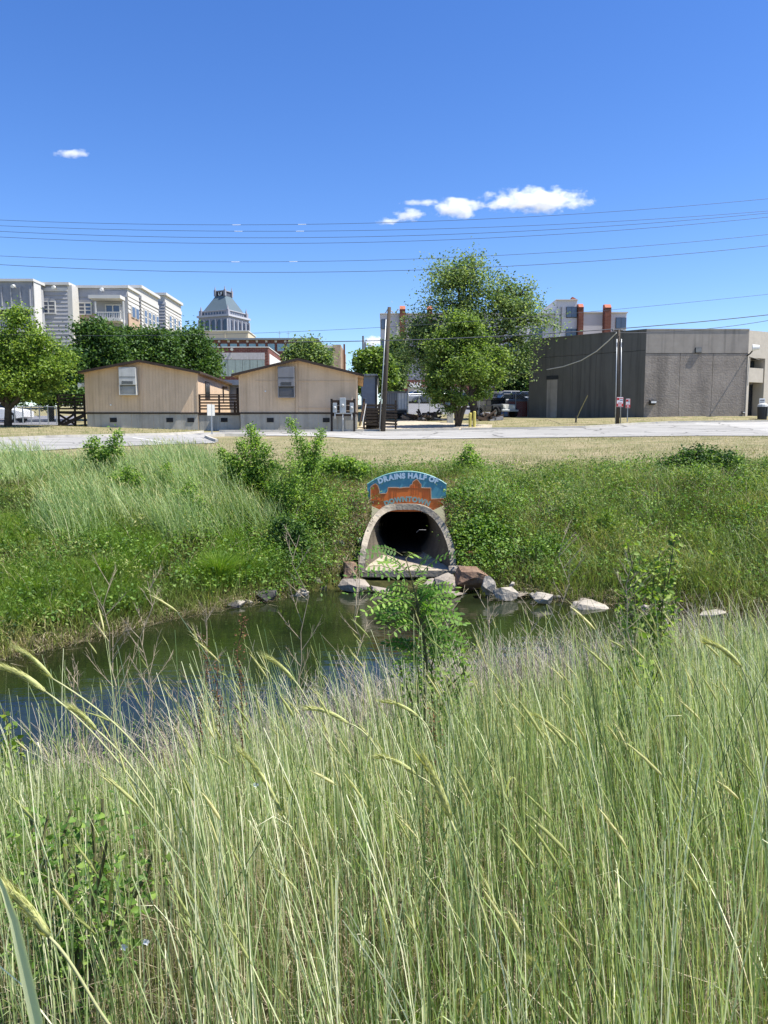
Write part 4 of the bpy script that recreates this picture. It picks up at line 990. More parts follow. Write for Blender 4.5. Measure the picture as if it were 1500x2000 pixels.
# ------------------------------------------------------------------ tall white building behind the big tree
M_panel = mat('white_wall_panel', '#c9c7c9', rough=.75, var=.04, scale=.4)
M_oran = mat('terracotta_cap', '#ad6a52', rough=.8, var=.1)
M_pil = brick_mat('brown_brick', '#7a4a3c', '#6e4236', '#7d6156', .9, .3, ms=.03, bump=.2)
hb = thing('hospital_block', (X(980, 175), 185, 0), 'tall white panelled building with brick pilasters and orange caps behind big tree', 'building')
Yh = 172.0
def hvol(p0, p1, pt, y0, y1, name='wall_panel', m=M_panel, pb=None): return MB().box(X(p0, Yh), X(p1, Yh), y0, y1, Z(pb, Yh) if pb else -2, Z(pt, Yh)).build(name, m, hb)
edges = [743, 779, 800, 830, 870, 920, 970, 1020, 1078]
for a, b in zip(edges, edges[1:]): hvol(a + .15, b - .15, 613.5, Yh, Yh + 24, pb=770)
hvol(742, 1078.5, 612, Yh - .3, Yh + 24.3, 'coping', M_atrim, 613.4)
hvol(1078.5, 1119, 588.5, Yh - 1, Yh + 20); hvol(1077.8, 1119.8, 586.5, Yh - 1.3, Yh + 20.3, 'coping', M_atrim, 588.4)
hvol(1119.5, 1218, 611, Yh + .5, Yh + 18); hvol(1119.4, 1220, 608.5, Yh + .2, Yh + 18.3, 'coping', M_atrim, 610.9)
for p0, p1, pt in ((780, 790.5, 607), (832, 842, 607), (1119.6, 1129, 603), (1169.5, 1181.5, 604)):
    hvol(p0, p1, pt, Yh - 2.2, Yh - .35, 'pilaster', M_pil)
    x0, x1, z0, z1 = X(p0, Yh), X(p1, Yh), Z(pt, Yh), Z(pt - 7.5, Yh)
    MB().prism([(x0, Yh - 2.3, z0 + .01), (x0, Yh - .3, z0 + .01), (x0, Yh - .3, z1), (x0, Yh - 1.4, z1)], (x1 - x0, 0, 0)).build('pilaster_cap', M_oran, hb)
x0, x1 = X(1107, Yh), X(1119, Yh); MB().prism([(x0, Yh - 1, Z(586.4, Yh)), (x1, Yh - 1, Z(586.4, Yh)), (x0 + .3, Yh - 1, Z(581, Yh))], (0, 1.5, 0)).build('gable_cap', M_oran, hb)
def hwin(p0, p1, py0, py1, y=None):
    y = y or Yh
    f = MB().box(X(p0, Yh), X(p1, Yh), y - .2, y - .01, Z(py1, Yh), Z(py0, Yh)).build('window', M_dkmetal, hb)
    n = 2
    for k in range(n):
        a = p0 + .6 + k * (p1 - p0 - .6) / n; MB().box(X(a, Yh), X(a + (p1 - p0) / n - .9, Yh), y - .26, y - .201, Z(py1 - .8, Yh), Z(py0 + .8, Yh)).build('pane', M_wing, f)
for r_ in range(4): hwin(744.5, 757, 624 + r_ * 39.5, 643 + r_ * 39.5)
for r_ in range(2): hwin(1098, 1118.5, 601 + r_ * 43, 622 + r_ * 43, Yh - 1); hwin(1197, 1217, 620 + r_ * 40, 641 + r_ * 40, Yh + .5)
for p in (860, 890, 940, 990, 1035):
    for r_ in range(4): hwin(p, p + 20, 640 + r_ * 30, 660 + r_ * 30)
hvol(1088, 1089.6, 601, Yh - 1.3, Yh - 1.01, 'drain_pipe', M_acd, 650)
for p in (752, 772):
    c = W(p, 613, Yh + 3); MB().tube([c, c + Vector((.6, 0, 1.0)), c + Vector((1.6, 0, .5)), c + Vector((2.2, 0, -.4))], .12, 5).build('roof_rail', M_acd, hb)
# low brick wing at its foot, with a canopy and white script
lw = thing('brick_wing', (X(880, 150), 155, 0), 'low red brick wing with grey canopy and white script sign behind the tree', 'building')
Yw = 150.0
MB().box(X(781, Yw), X(1150, Yw), Yw, Yw + 8, 0, Z(742, Yw)).build('wall', M_brick, lw)
MB().box(X(796, Yw), X(905, Yw), Yw - 3, Yw - .01, Z(768, Yw), Z(757.5, Yw)).build('canopy', mat('grey_canopy', '#9a968c', rough=.8), lw)
for k in range(9):
    MB().box(X(800 + k * 11, Yw), X(809.6 + k * 11, Yw), Yw - .3, Yw - .012, Z(782, Yw), Z(769, Yw)).build('window', M_wing, lw)
for k in range(6):
    MB().box(X(965 + k * 13, Yw), X(972 + k * 13, Yw), Yw - .3, Yw - .012, Z(774, Yw), Z(767, Yw)).build('window', mat('pale_window', '#9c9490'), lw)
MB().box(X(930, Yw), X(985, Yw), Yw - .5, Yw - .012, Z(756.5, Yw), Z(754, Yw)).build('white_band', M_white, lw)
MB().box(X(930, Yw), X(1040, Yw), Yw - .4, Yw - .012, Z(762, Yw), Z(757.5, Yw)).build('brick_band', M_pil, lw)
def script(pts, r=.14):
    MB().tube([W(a, b, Yw - .35) for a, b in pts], r, 5).build('script_stroke', M_white, lw)
script([(806, 751), (802, 748), (800, 753), (803, 755), (808, 752)]); script([(807, 754), (810, 747), (810.5, 754), (813, 751)]); script([(812, 755), (816, 746), (814, 754), (818, 752)]); script([(817, 754), (822, 745), (820, 754), (824, 750)])
script([(800, 757), (806, 754.5), (815, 756), (820, 754.5)])

# ------------------------------------------------------------------ grey clapboard shed and white trailer
sh = thing('clapboard_shed', (X(728, 60), 62, 0), 'grey clapboard shed with white side wall behind the steps', 'shed')
x0, x1 = X(706, 60), X(736, 60); zt = Z(734, 60); zb = Z(830, 50)
MB().box(x0, x1, 60.02, 70, zb, zt - .05).build('wall', M_white, sh)
for i in range(20):
    za = zb + i * (zt - zb) / 20
    MB().add([(x0, 59.96, za), (x1, 59.96, za), (x1, 60.0, za + (zt - zb) / 20), (x0, 60.0, za + (zt - zb) / 20), (x0, 60.01, za), (x1, 60.01, za)], [(0, 1, 2, 3), (4, 5, 1, 0)]).build('clapboard', mat('grey_lap', '#8d9298'), sh, recalc=False)
MB().box(x0 - .1, x1 + .05, 59.7, 70.3, zt, zt + .12).build('roof', mat('grey_roof', '#80868c'), sh)
MB().box(x1 - .12, x1 + .03, 59.9, 60.019, zb, zt - .003).build('corner_board', M_dkmetal, sh)
MB().prism([(x1 + .004, 60.1, zt), (x1 + .004, 70, zt), (x1 + .004, 70, zt - .3), (x1 + .004, 60.1, zt - .2)], (.12, 0, 0)).build('verge_board', M_dkmetal, sh)
tr = thing('box_trailer', (X(780, 61), 62, gz(X(780, 61), 61)), 'white box trailer with ribbed sides parked behind the steps', 'trailer')
x0, x1 = X(752, 60.5), X(795, 60.5); zt = Z(764.5, 60.5); zb = Z(801, 60.5); y0 = 60.5
xm = X(776, 60.5)
MB().box(x0, x1, y0, y0 + 6, zb, zt - .1).build('box', M_acl, tr)
MB().box(x0 - .05, x1 + .05, y0 - .08, y0 + 6.1, zt - .098, zt).build('top_rail', M_acd, tr)
for k in range(7):
    a = x0 + k * (xm - x0) / 7; MB().box(a + .03, a + (xm - x0) / 7 - .03, y0 - .05, y0 - .003, zb + .1, zt - .14).build('side_panel', M_acd, tr)
for k in range(3):
    a = xm + .05 + k * (x1 - xm - .05) / 3; MB().box(a + .035, a + (x1 - xm) / 3 - .035, y0 - .06, y0 - .003, zb + .1, zt - .14).build('door_panel', M_white, tr)
MB().box(x0, x1, y0 - .1, y0 + 6, zb - .25, zb - .003).build('chassis', M_dkmetal, tr)
for a in (x0 + .4, x1 - .5):
    for b in (y0 + .3, y0 + 4.4):
        MB().tube([(a, b - .12, gz(a, b) + .42), (a, b + .12, gz(a, b) + .42)], .42, 14).build('wheel', M_vent, tr)
MB().tube([W(795.5, 764, 60.4), W(795.5, 806, 60.4)], .05, 5).build('door_bar', M_galv, tr)
# ------------------------------------------------------------------ lettering
def letters(parent, text, m, place, size, depth=.01, bold=.0):
    """one mesh per letter; place(i, advance centre) -> matrix"""
    cu = bpy.data.curves.new('lettering', 'FONT'); cu.size = size; cu.extrude = depth; cu.offset = bold; cu.align_x = 'CENTER'
    tmp = bpy.data.objects.new('lettering', cu); COL.objects.link(tmp)
    adv = []
    for ch in text:
        cu.body = ch if ch != ' ' else 'i'
        bpy.context.view_layer.update(); adv.append(tmp.dimensions.x * (1 if ch != ' ' else 1.0) + size * .14)
    tot = sum(adv); pos = -tot / 2
    dg = bpy.context.evaluated_depsgraph_get()
    for ch, a in zip(text, adv):
        c = pos + a / 2; pos += a
        if ch == ' ': continue
        cu.body = ch; bpy.context.view_layer.update(); dg = bpy.context.evaluated_depsgraph_get()
        me = bpy.data.meshes.new_from_object(tmp.evaluated_get(dg)); me.materials.clear(); me.materials.append(m); me.name = 'letter'
        o = link('letter', me, parent)
        L = place(c / (tot / 2)) ; L.translation -= OFF.get(parent.name, Vector((0, 0, 0)))
        o.matrix_local = L
    bpy.data.objects.remove(tmp); bpy.data.curves.remove(cu)
UPR = Matrix(((1, 0, 0, 0), (0, 0, -1, 0), (0, 1, 0, 0), (0, 0, 0, 1)))   # text stands up, facing the camera's side
# tower crown letters
M_let = mat('letter_white', '#dfe4ea', rough=.5)
nrm = -ub
rot = Matrix(((-ua.x, 0, -ub.x, 0), (-ua.y, 0, -ub.y, 0), (0, 1, 0, 0), (0, 0, 0, 1)))
mid_c = tp(s / 2, h0 + .15, tz(570))
letters(tw, 'LF', M_let, lambda f: Matrix.Translation(mid_c - ua * (f * 1.25)) @ rot, 2.1, .06, .06)

# ------------------------------------------------------------------ culvert
def culvert_mat():
    m = mat('old_concrete', '#978d7c', rough=.92, var=.22, scale=3.2, bump=.55, bscale=28, streak=.45, dark='#5f574a')
    return m
M_con = culvert_mat()
CXC = .46
cv = thing('culvert', (CXC, 15.4, -2.7), 'concrete culvert mouth opening to the creek under the painted sign', 'culvert')
def section(t, grow=0.0):
    """cross-section loop at t=0 (front, flared and low sided) to 1 (back, round); list of (x, z), left foot over the crown to the right foot"""
    n = 28; P = []
    rw = .90 * (1 - t) + .60 * t + grow; zf = -2.67
    H = 1.0 * (1 - t) + 1.17 * t
    for k in range(n + 1):
        a = math.pi * k / n
        c, s_ = math.cos(a), math.sin(a)
        e = .62 * (1 - t) + 1.0 * t
        P.append((-rw * math.copysign(abs(c) ** e, c), s_))
    return P, H, zf
def rim_pt(k, n, grow):
    a = math.pi * k / n; h = math.sin(a) ** .9; c = math.cos(a)
    x = -(.83 + grow) * math.copysign(abs(c) ** .62, c)
    y = 14.75 + 1.55 * h ** 1.15
    z = -2.66 + (1.03 + grow) * h
    if h < .42: y = 14.75 + .25 * h / .42 * (h ** .5)
    else: y = 14.75 + .25 * .42 ** .5 + (1.55 - .16) * ((h - .42) / .58) ** 1.25
    return Vector((CXC + x, y, z))
def pipe_pt(k, n, y, grow):
    a = math.pi * k / n
    # the loop opens at the foot: a round pipe whose bottom quarter is closed by the invert
    th_ = math.pi * (1.30 - 1.60 * k / n)
    r = .57 + grow
    return Vector((CXC + r * math.cos(th_), y, -2.12 + r * math.sin(th_)))
NK = 32
rows_i = []; rows_o = []
for t in np.linspace(0, 1, 9):
    e = t * t * (3 - 2 * t)
    ri = []; ro = []
    for k in range(NK + 1):
        a, b = rim_pt(k, NK, 0), pipe_pt(k, NK, 17.1, 0)
        q = a.lerp(b, e); q.y = a.y + (17.1 - a.y) * t; ri.append(q)
        a, b = rim_pt(k, NK, .115), pipe_pt(k, NK, 17.1, .11)
        q = a.lerp(b, e); q.y = a.y + (17.1 - a.y) * t + .012; ro.append(q)
    rows_i.append(ri); rows_o.append(ro)
vs = [q for r_ in rows_i for q in r_]; n1 = NK + 1; fs = []
for i in range(len(rows_i) - 1):
    for k in range(NK): fs.append((i * n1 + k, i * n1 + k + 1, (i + 1) * n1 + k + 1, (i + 1) * n1 + k))
MB().add(vs, fs).build('inner_wall', mat('shaded_streaked_concrete', '#625b4e', rough=.92, var=.25, scale=3.2, bump=.5, bscale=28, streak=.6, dark='#4a4339'), cv, smooth=True)  # the mouth's shade is put into this darker base; streaks are staining
vs = [pipe_pt(k, NK, y, 0.0) for y in (17.1, 18.5, 21, 26.0) for k in range(NK + 1)]; fs = [(i * n1 + k, i * n1 + k + 1, (i + 1) * n1 + k + 1, (i + 1) * n1 + k) for i in range(3) for k in range(NK)]
M_bar = mat('shade_dark_concrete', '#3d3a33', rough=.7, var=.3, scale=3, streak=.5, dark='#1c1a17')  # the pipe's inner darkness is put into this base colour
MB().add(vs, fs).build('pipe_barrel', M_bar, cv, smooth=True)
MB().quad((CXC - .36, 16.45, -2.572), (CXC + .36, 16.45, -2.572), (CXC + .36, 26, -2.55), (CXC - .36, 26, -2.55)).build('pipe_floor_shade', M_bar, cv)  # dark sheet added over a bright strip of floor, to pass as shade
vs = [q for r_ in rows_o for q in r_]; fs = []
for i in range(len(rows_o) - 1):
    for k in range(NK): fs.append((i * n1 + k, (i + 1) * n1 + k, (i + 1) * n1 + k + 1, i * n1 + k + 1))
MB().add(vs, fs).build('outer_wall', M_con, cv, smooth=True)
mb = MB(); random.seed(3)
ri, ro = rows_i[0], rows_o[0]; vs = []
for k in range(NK + 1):
    chip = random.uniform(-.02, .012)
    vs += [ri[k] + Vector((0, -.03 + chip, 0)), ro[k] + Vector((0, -.03 + chip, random.uniform(-.012, .012))), ri[k] + Vector((0, .02, 0)), ro[k] + Vector((0, .02, 0))]
for k in range(NK):
    a, b = k * 4, k * 4 + 4; fs2 = [(a, a + 1, b + 1, b), (a, b, b + 2, a + 2), (a + 1, a + 3, b + 3, b + 1)]; mb.f += fs2
mb.v = [tuple(q) for q in vs]
mb.build('rim', mat('rim_concrete', '#958c7b', rough=.9, var=.35, scale=5, bump=.6, bscale=20), cv)
# floor apron
L, Rr = [r_[0] for r_ in rows_i], [r_[-1] for r_ in rows_i]
vs = []; fs = []
for i, (a, b) in enumerate(zip(L, Rr)):
    for j in range(7):
        q = a.lerp(b, j / 6); q.z -= (.0 if i < 2 else min(.1, .02 * i) * math.sin(math.pi * j / 6)); q.y -= (.05 if i == 0 else 0); vs.append(q)
for i in range(len(L) - 1):
    for j in range(6): fs.append((i * 7 + j, i * 7 + j + 1, (i + 1) * 7 + j + 1, (i + 1) * 7 + j))
MB().add(vs, fs).build('invert', mat('invert_concrete', '#a89d8a', rough=.9, var=.3, scale=4, bump=.6), cv)
MB().box(CXC - .93, CXC + .93, 14.70, 14.95, -2.80, -2.665).build('front_lip', M_con, cv, bevel=.015)
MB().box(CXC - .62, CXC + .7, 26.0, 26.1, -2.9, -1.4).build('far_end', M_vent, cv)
for x, y, z in ((.86, 15.6, -1.98), (-.05, 15.9, -1.72)):
    MB().tube([(x, y, z), (x - .14, y - .05, z + .01), (x - .2, y - .03, z - .05)], (.004), 4).build('rebar_hook', M_acd, cv)

# ------------------------------------------------------------------ painted sign above it
YS = 16.42
sgn = thing('arched_sign', (CXC, YS, Z(998, YS)), 'arched teal and orange sign with city skyline lettered above the culvert', 'sign')
def sp(px, py, dy=0.0): q = W(px, py, YS); q.y += dy; return q
def on_plane(pts, dy): return [Vector((q.x, YS + dy, q.z)) for q in (W(a, b, YS) for a, b in pts)]
arc = [(717, 946)] + [(717 + 155 * t, 946 - 25.5 * (1 - (2 * t - 1) ** 2) ** .92) for t in np.linspace(.06, .94, 19)] + [(872, 946)]
outline = arc + [(871, 985), (840, 999), (750, 999), (719, 985)]
M_teal = mat('sign_teal', '#4f8fa0', rough=.45, var=.05, spec=.5); M_orange = mat('sign_orange', '#d8702a', rough=.45, var=.07, spec=.5); M_edge = mat('sign_pale_edge', '#d9b08a', rough=.5)
MB().prism(on_plane(outline, 0), (0, .03, 0)).build('board', M_teal, sgn)
sky_l = [(719, 985), (717.6, 979), (724, 977), (724, 951), (727, 948), (733, 944.5), (738, 948), (741, 958), (741, 964), (754, 963.5), (757, 959), (758, 952), (775, 952), (781, 953.2), (787, 952), (800, 951.5), (801, 947.5), (805, 946), (806, 941), (810, 938), (813, 936), (817, 938.5), (820, 943), (822.5, 946), (822.5, 952.5), (841.5, 953), (842, 974.5), (871.5, 973.5), (871, 985), (840, 999), (750, 999)]
MB().prism(on_plane(sky_l, -.012), (0, .011, 0)).build('skyline', M_orange, sgn)
mb = MB()
for a, b in zip(sky_l[2:27], sky_l[3:28]):
    p, q = on_plane([a, b], -.016); mb.beam(p, q, .012, .012)
mb.build('skyline_edge', M_edge, sgn)
mb = MB(); pts = on_plane(arc, -.004)
mb.tube(pts, .012, 5); mb.build('board_edge', mat('edge_teal', '#86b8b4', rough=.4), sgn)
mb = MB()
for px, a, b in [(727, 953, 974), (730, 950, 974), (733, 949, 974), (736, 952, 974), (746, 967, 975), (750, 967, 975), (761, 957, 972), (764, 957, 972), (770, 957, 973), (774, 957, 973), (804, 950, 966), (808, 946, 966), (813, 942, 966), (818, 946, 966), (826, 957, 973), (829, 957, 973), (832, 957, 973), (835, 957, 973)]:
    p, q = on_plane([(px, a), (px, b)], -.0145); mb.beam(p, q, .007, .004)
for px0, px1, py in [(743, 752, 965.8), (758, 799, 955.5), (802, 822, 952.5), (824, 840, 956), (844, 870, 977), (725, 741, 976)]:
    p, q = on_plane([(px0, py), (px1, py)], -.0145); mb.beam(p, q, .007, .004)
mb.build('engraved_line', mat('engraved_orange', '#b9602f', rough=.6), sgn)
def arc_place(pxc, pyc, rad, half, dy):
    """text centred on pixel arc: centre (pxc, pyc), radius in pixels"""
    def f(u):
        a = u * half; q = on_plane([(pxc + rad * math.sin(a), pyc - rad * math.cos(a))], dy)[0]
        return Matrix.Translation(q) @ Matrix.Rotation(a, 4, Vector((0, 1, 0))) @ UPR
    return f
k = YS / 1500
letters(sgn, 'DRAINS HALF OF', mat('sign_letter_pale', '#b9cfdc', rough=.45, var=.05), arc_place(797, 1085.5, 152, .385, -.016), 13.6 * k, .006, .010)
letters(sgn, 'DOWNTOWN', mat('sign_letter_teal', '#7fa39c', rough=.5, var=.05), arc_place(795, 1081, 102, .43, -.0185), 13.0 * k, .003, .008)
for px in (727, 862): 
    mb = MB().box(X(px, YS) - .03, X(px, YS) + .03, YS + .031, YS + .08, Z(984, YS), Z(952, YS)); mb.build('post', M_galv, sgn)
for a, b in ((727, 951), (862, 951), (729, 981), (862, 981)):
    q = on_plane([(a, b)], -.02)[0]; MB().tube([q, q + Vector((0, .012, 0))], .012, 6).build('bolt', M_galv, sgn)

# ------------------------------------------------------------------ rocks along the waterline
def rock(px, py, w, h, Y, m, label, seed, flat=1.0, dz=0.0):
    r_ = random.Random(seed); c = W(px, py, Y); sx = w / 1500 * Y / 2; sz = h / 1500 * Y / 2 * 1.15
    bm = bmesh.new()
    for _ in range(15):
        v = Vector((r_.gauss(0, 1), r_.gauss(0, 1), r_.gauss(0, 1))).normalized()
        f = max(abs(v.x), abs(v.y), abs(v.z)); v = v / f ** .55 * r_.uniform(.82, 1.05)
        bm.verts.new((v.x * sx, v.y * max(sx * .7, sz) * .9, v.z * sz * flat))
    res = bmesh.ops.convex_hull(bm, input=bm.verts)
    bmesh.ops.delete(bm, geom=[v for v in bm.verts if not v.link_faces], context='VERTS')
    bmesh.ops.triangulate(bm, faces=bm.faces); bmesh.ops.subdivide_edges(bm, edges=bm.edges[:], cuts=2, smooth=.0, use_grid_fill=True); bm.normal_update()
    for v in bm.verts:
        v.co += v.normal * mnoise.noise(v.co * (2.2 / max(sx, .05)) + Vector((seed, 0, 0))) * min(sx, sz) * .10
    bmesh.ops.recalc_face_normals(bm, faces=bm.faces)
    me = bpy.data.meshes.new('rock'); bm.to_mesh(me); bm.free(); me.materials.append(m)
    o = link('rock', me); o.location = c + Vector((0, 0, dz)); o.rotation_euler = (r_.uniform(-.15, .15), r_.uniform(-.2, .2), 0)
    return tag(o, label, 'rock', 'rocks along the waterline')
M_rkw = mat('pale_rock', '#a59d8e', rough=.85, var=.3, scale=5, bump=.9, bscale=14); M_rkg = mat('grey_rock', '#948a7c', rough=.88, var=.3, scale=5, bump=.9, bscale=14)
M_rkb = mat('brown_rock', '#7c6350', rough=.88, var=.4, scale=4, bump=1, bscale=12, streak=.3, dark='#b09a80'); M_rkd = mat('dark_rock', '#4c4a47', rough=.8, var=.45, scale=4, bump=.9, bscale=12); M_rkr = mat('rusty_rock', '#6d4a35', rough=.9, var=.35, scale=5, bump=.9, bscale=14)
for i, (px, py, w, h, Y, m, lab) in enumerate([
    (920, 1130, 72, 52, 14.0, M_rkb, 'large tilted brown boulder right of the culvert, biggest of the rocks'),
    (921, 1086, 34, 26, 14.9, M_rkr, 'rusty brown rock up in the weeds right of the culvert'),
    (868, 1142, 52, 42, 13.9, M_rkg, 'pale grey rock with a rounded top between the culvert and the brown boulder'),
    (893, 1113, 40, 18, 14.5, M_rkg, 'grey slab wedged behind the large brown boulder'),
    (840, 1142, 44, 22, 14.1, M_rkg, 'low slab under the culvert lip beside the pale rounded rock'),
    (953, 1144, 32, 34, 13.6, M_rkw, 'creamy upright rock just right of the brown boulder'),
    (989, 1160, 54, 26, 13.3, M_rkw, 'white flat topped block at the waterline right of the creamy rock'),
    (1000, 1141, 14, 10, 13.6, M_rkw, 'little white stone above the white flat topped block'),
    (1060, 1169, 50, 22, 13.05, M_rkw, 'white wedge shaped rock leaning into the water right of the flat block'),
    (1150, 1183, 92, 14, 12.8, M_rkw, 'long thin white ledge at the waterline on the right bank'),
    (886, 1160, 66, 9, 13.7, M_rkg, 'thin grey slab lying in the water below the brown boulder'),
    (680, 1117, 44, 40, 14.6, M_rkb, 'mottled grey brown rock leaning by the culvert left wall'),
    (692, 1143, 66, 26, 14.1, M_rkg, 'broad pale slab left of the culvert at the water'),
    (662, 1060, 24, 13, 15.3, M_rkw, 'small pale stone half way up the bank left of the culvert'),
    (704, 1056, 12, 13, 15.3, M_rkw, 'tiny pale stone against the top of the culvert left wall'),
    (620, 1135, 22, 14, 14.3, M_rkw, 'small white stone under the sapling left of the culvert'),
    (577, 1165, 46, 10, 13.8, M_rkw, 'low white stone at the waterline below the leafy bush'),
    (514, 1161, 56, 24, 13.3, M_rkd, 'black and white boulder at the waterline on the left bank'),
    (486, 1177, 22, 12, 13.1, M_rkw, 'small grey stone between the tan stone and the dark boulder'),
    (451, 1187, 30, 14, 12.8, M_rkb, 'squarish tan stone in the water on the left bank'),
    (320, 1166, 30, 16, 12.6, M_rkg, 'grey stone tucked under the grass tussocks left'),
    (256, 1168, 26, 16, 12.2, M_rkg, 'grey stone showing between two tussocks at far left bank'),
    (1390, 1198, 60, 12, 12.3, M_rkw, 'pale ledge under dead grass at the right edge of the creek'),
    (745, 1152, 50, 10, 14.0, M_rkg, 'thin stone sill in the water before the culvert lip'),
]):
    rock(px, py, w, h, Y, m, lab, 11 + i)

rr = random.Random(4)
ORD = 'first second third fourth fifth sixth seventh eighth ninth tenth eleventh twelfth thirteenth fourteenth fifteenth sixteenth seventeenth'.split()
def stone_row(pxs, tail, s0):
    for k, px in enumerate(pxs):
        y = 13.5
        for _ in range(12): x = (px - 750) / 1500 * y; y = float(Yfar(x)) + .12
        mk = rr.choice([M_rkw, M_rkw, M_rkg, M_rkd]); y -= rr.uniform(0, .3); py = 1000 + 1500 * math.tan(math.atan(2.92 / y) - PITCH)
        nm = {id(M_rkw): 'pale', id(M_rkg): 'grey', id(M_rkd): 'dark mottled'}[id(mk)]
        rock(px, py - rr.uniform(0, 3), rr.uniform(12, 34), rr.uniform(7, 15), y, mk, 'small %s stone, %s of the small stones counted %s' % (nm, ORD[k], tail), s0 + k)
stone_row(sorted(rr.uniform(930, 1330) for _ in range(17)), 'rightward from the brown boulder', 70)
stone_row(sorted((rr.uniform(440, 700) for _ in range(9)), reverse=True), 'leftward from the culvert', 100)

# ------------------------------------------------------------------ overhead lines
M_wire = mat('black_cable', '#3d424d', rough=.6, spec=.3)
M_sleeve = mat('pale_cable_sleeve', '#dfe6ee', rough=.35, metal=.3)
def wire(pts, Y, label, r=.016, sleeves=(), name='power_line', slope=0.0, pxr=(-260, 1760), group='overhead power lines', m=None):
    a = np.array(pts, float); c = np.polyfit(a[:, 0], a[:, 1], min(2, len(pts) - 1)) if len(pts) < 5 else np.polyfit(a[:, 0], a[:, 1], 3)
    P = []
    for px in np.linspace(pxr[0], pxr[1], 40): P.append(W(px, float(np.polyval(c, px)), Y + slope * (px - 750)))
    t = thing(name, P[20], label, 'cable', group)
    MB().tube(P, r, 5).build('cable', m or M_wire, t)
    for px in sleeves:
        q = [W(px + d, float(np.polyval(c, px + d)), Y + slope * (px - 750)) for d in (-8, 0, 8)]
        MB().tube(q, r * 1.7, 6).build('sleeve', M_sleeve, t)
wire([(0, 430), (470, 438), (750, 436), (1500, 388)], 36, 'topmost of the thin upper power lines with two pale sleeves', .009, (462, 590))
wire([(0, 441), (470, 451), (750, 450), (1500, 412)], 36.6, 'second from top upper power line with two pale sleeves', .009, (466, 586))
wire([(0, 452), (500, 464), (750, 462), (1500, 416)], 37, 'third from top upper power line, just under the sleeved pair', .010)
wire([(0, 463), (520, 475), (750, 473), (1500, 424)], 37.4, 'fourth from top upper power line, bottom of the upper band', .010)
wire([(0, 500), (450, 511), (750, 508), (1500, 458)], 35, 'upper line of the lower sky pair, with two pale sleeves', .009, (460, 573))
wire([(0, 517), (560, 531), (750, 530), (1500, 480)], 35.5, 'lower line of the sky pair, crossing the big tree crown', .011)
wire([(0, 653), (380, 652), (590, 648), (760, 640), (1100, 612), (1500, 575)], 43.5, 'lone line sweeping from left trees up over the grey building', .010)
wire([(610, 668), (760, 664), (1030, 655), (1210, 641), (1500, 615)], 44.6, 'heavy dark line running from beige block past straight pole', .024, pxr=(560, 1760))
wire([(1210, 650), (1350, 645), (1500, 626)], 49.7, 'short cable rising right from the straight pole top', .018, pxr=(1209, 1760))
P = [W(px, py, Y) for px, py, Y in ((1204, 650, 49.8), (1190, 664, 51), (1165, 686, 53), (1135, 704, 56), (1100, 716, 58.5), (1068, 722, 60.3))]
t = thing('service_cable', P[3], 'slack cable looping from straight pole down to grey wall', 'cable'); MB().tube(P, .035, 6).build('cable', M_acl, t)

# ------------------------------------------------------------------ clouds
def cloud_mat():
    m = bpy.data.materials.new('cloud_vapour'); m.use_nodes = True; n = m.node_tree.nodes; l = m.node_tree.links
    n.remove(n['Principled BSDF'])
    v = n.new('ShaderNodeVolumePrincipled'); v.inputs['Color'].default_value = (1, 1, 1, 1); v.inputs['Anisotropy'].default_value = .2
    g = n.new('ShaderNodeNewGeometry'); no = n.new('ShaderNodeTexNoise'); no.inputs['Scale'].default_value = .05; no.inputs['Detail'].default_value = 7; no.inputs['Roughness'].default_value = .62
    mp = n.new('ShaderNodeMapping'); mp.inputs['Scale'].default_value = (.75, 1, 1.3); l.new(g.outputs['Position'], mp.inputs[0]); l.new(mp.outputs[0], no.inputs['Vector'])
    tc = n.new('ShaderNodeTexCoord'); le = n.new('ShaderNodeVectorMath'); le.operation = 'LENGTH'; l.new(tc.outputs['Object'], le.inputs[0])
    a = n.new('ShaderNodeMath'); a.operation = 'MULTIPLY_ADD'; l.new(le.outputs['Value'], a.inputs[0]); a.inputs[1].default_value = -.42; l.new(no.outputs[0], a.inputs[2])
    mr = n.new('ShaderNodeMapRange'); mr.inputs[1].default_value = .20; mr.inputs[2].default_value = .46; mr.inputs[4].default_value = .11; l.new(a.outputs[0], mr.inputs[0])
    l.new(mr.outputs[0], v.inputs['Density']); l.new(v.outputs[0], n['Material Output'].inputs['Volume'])
    return m
M_cloud = cloud_mat()
def cloud(label, px, py, w, h, Y=1600.0):
    bm = bmesh.new(); bmesh.ops.create_icosphere(bm, subdivisions=3, radius=1.0)
    me = bpy.data.meshes.new('cloud'); bm.to_mesh(me); bm.free(); me.materials.append(M_cloud)
    o = link('cloud', me); o.location = W(px, py, Y); k = Y / 1500; o.scale = (w * k, h * k * 1.5, h * k)
    return tag(o, label, 'cloud', 'small white clouds')
cloud('largest cloud, a long bright white puff at upper right', 1050, 391, 130, 27)
cloud('medium round white cloud just left of the largest', 893, 405, 58, 23)
cloud('small white puff between wires and medium cloud', 798, 420, 34, 14)
cloud('faint wisp trailing below the small white puff', 757, 432, 26, 9)
cloud('thin wisp stretching left above the medium cloud', 818, 396, 44, 8)
cloud('lone small cloud high at the far left', 138, 299, 42, 10)
cloud('low faint cloud behind the leaning wooden pole', 738, 668, 40, 15, 2200)
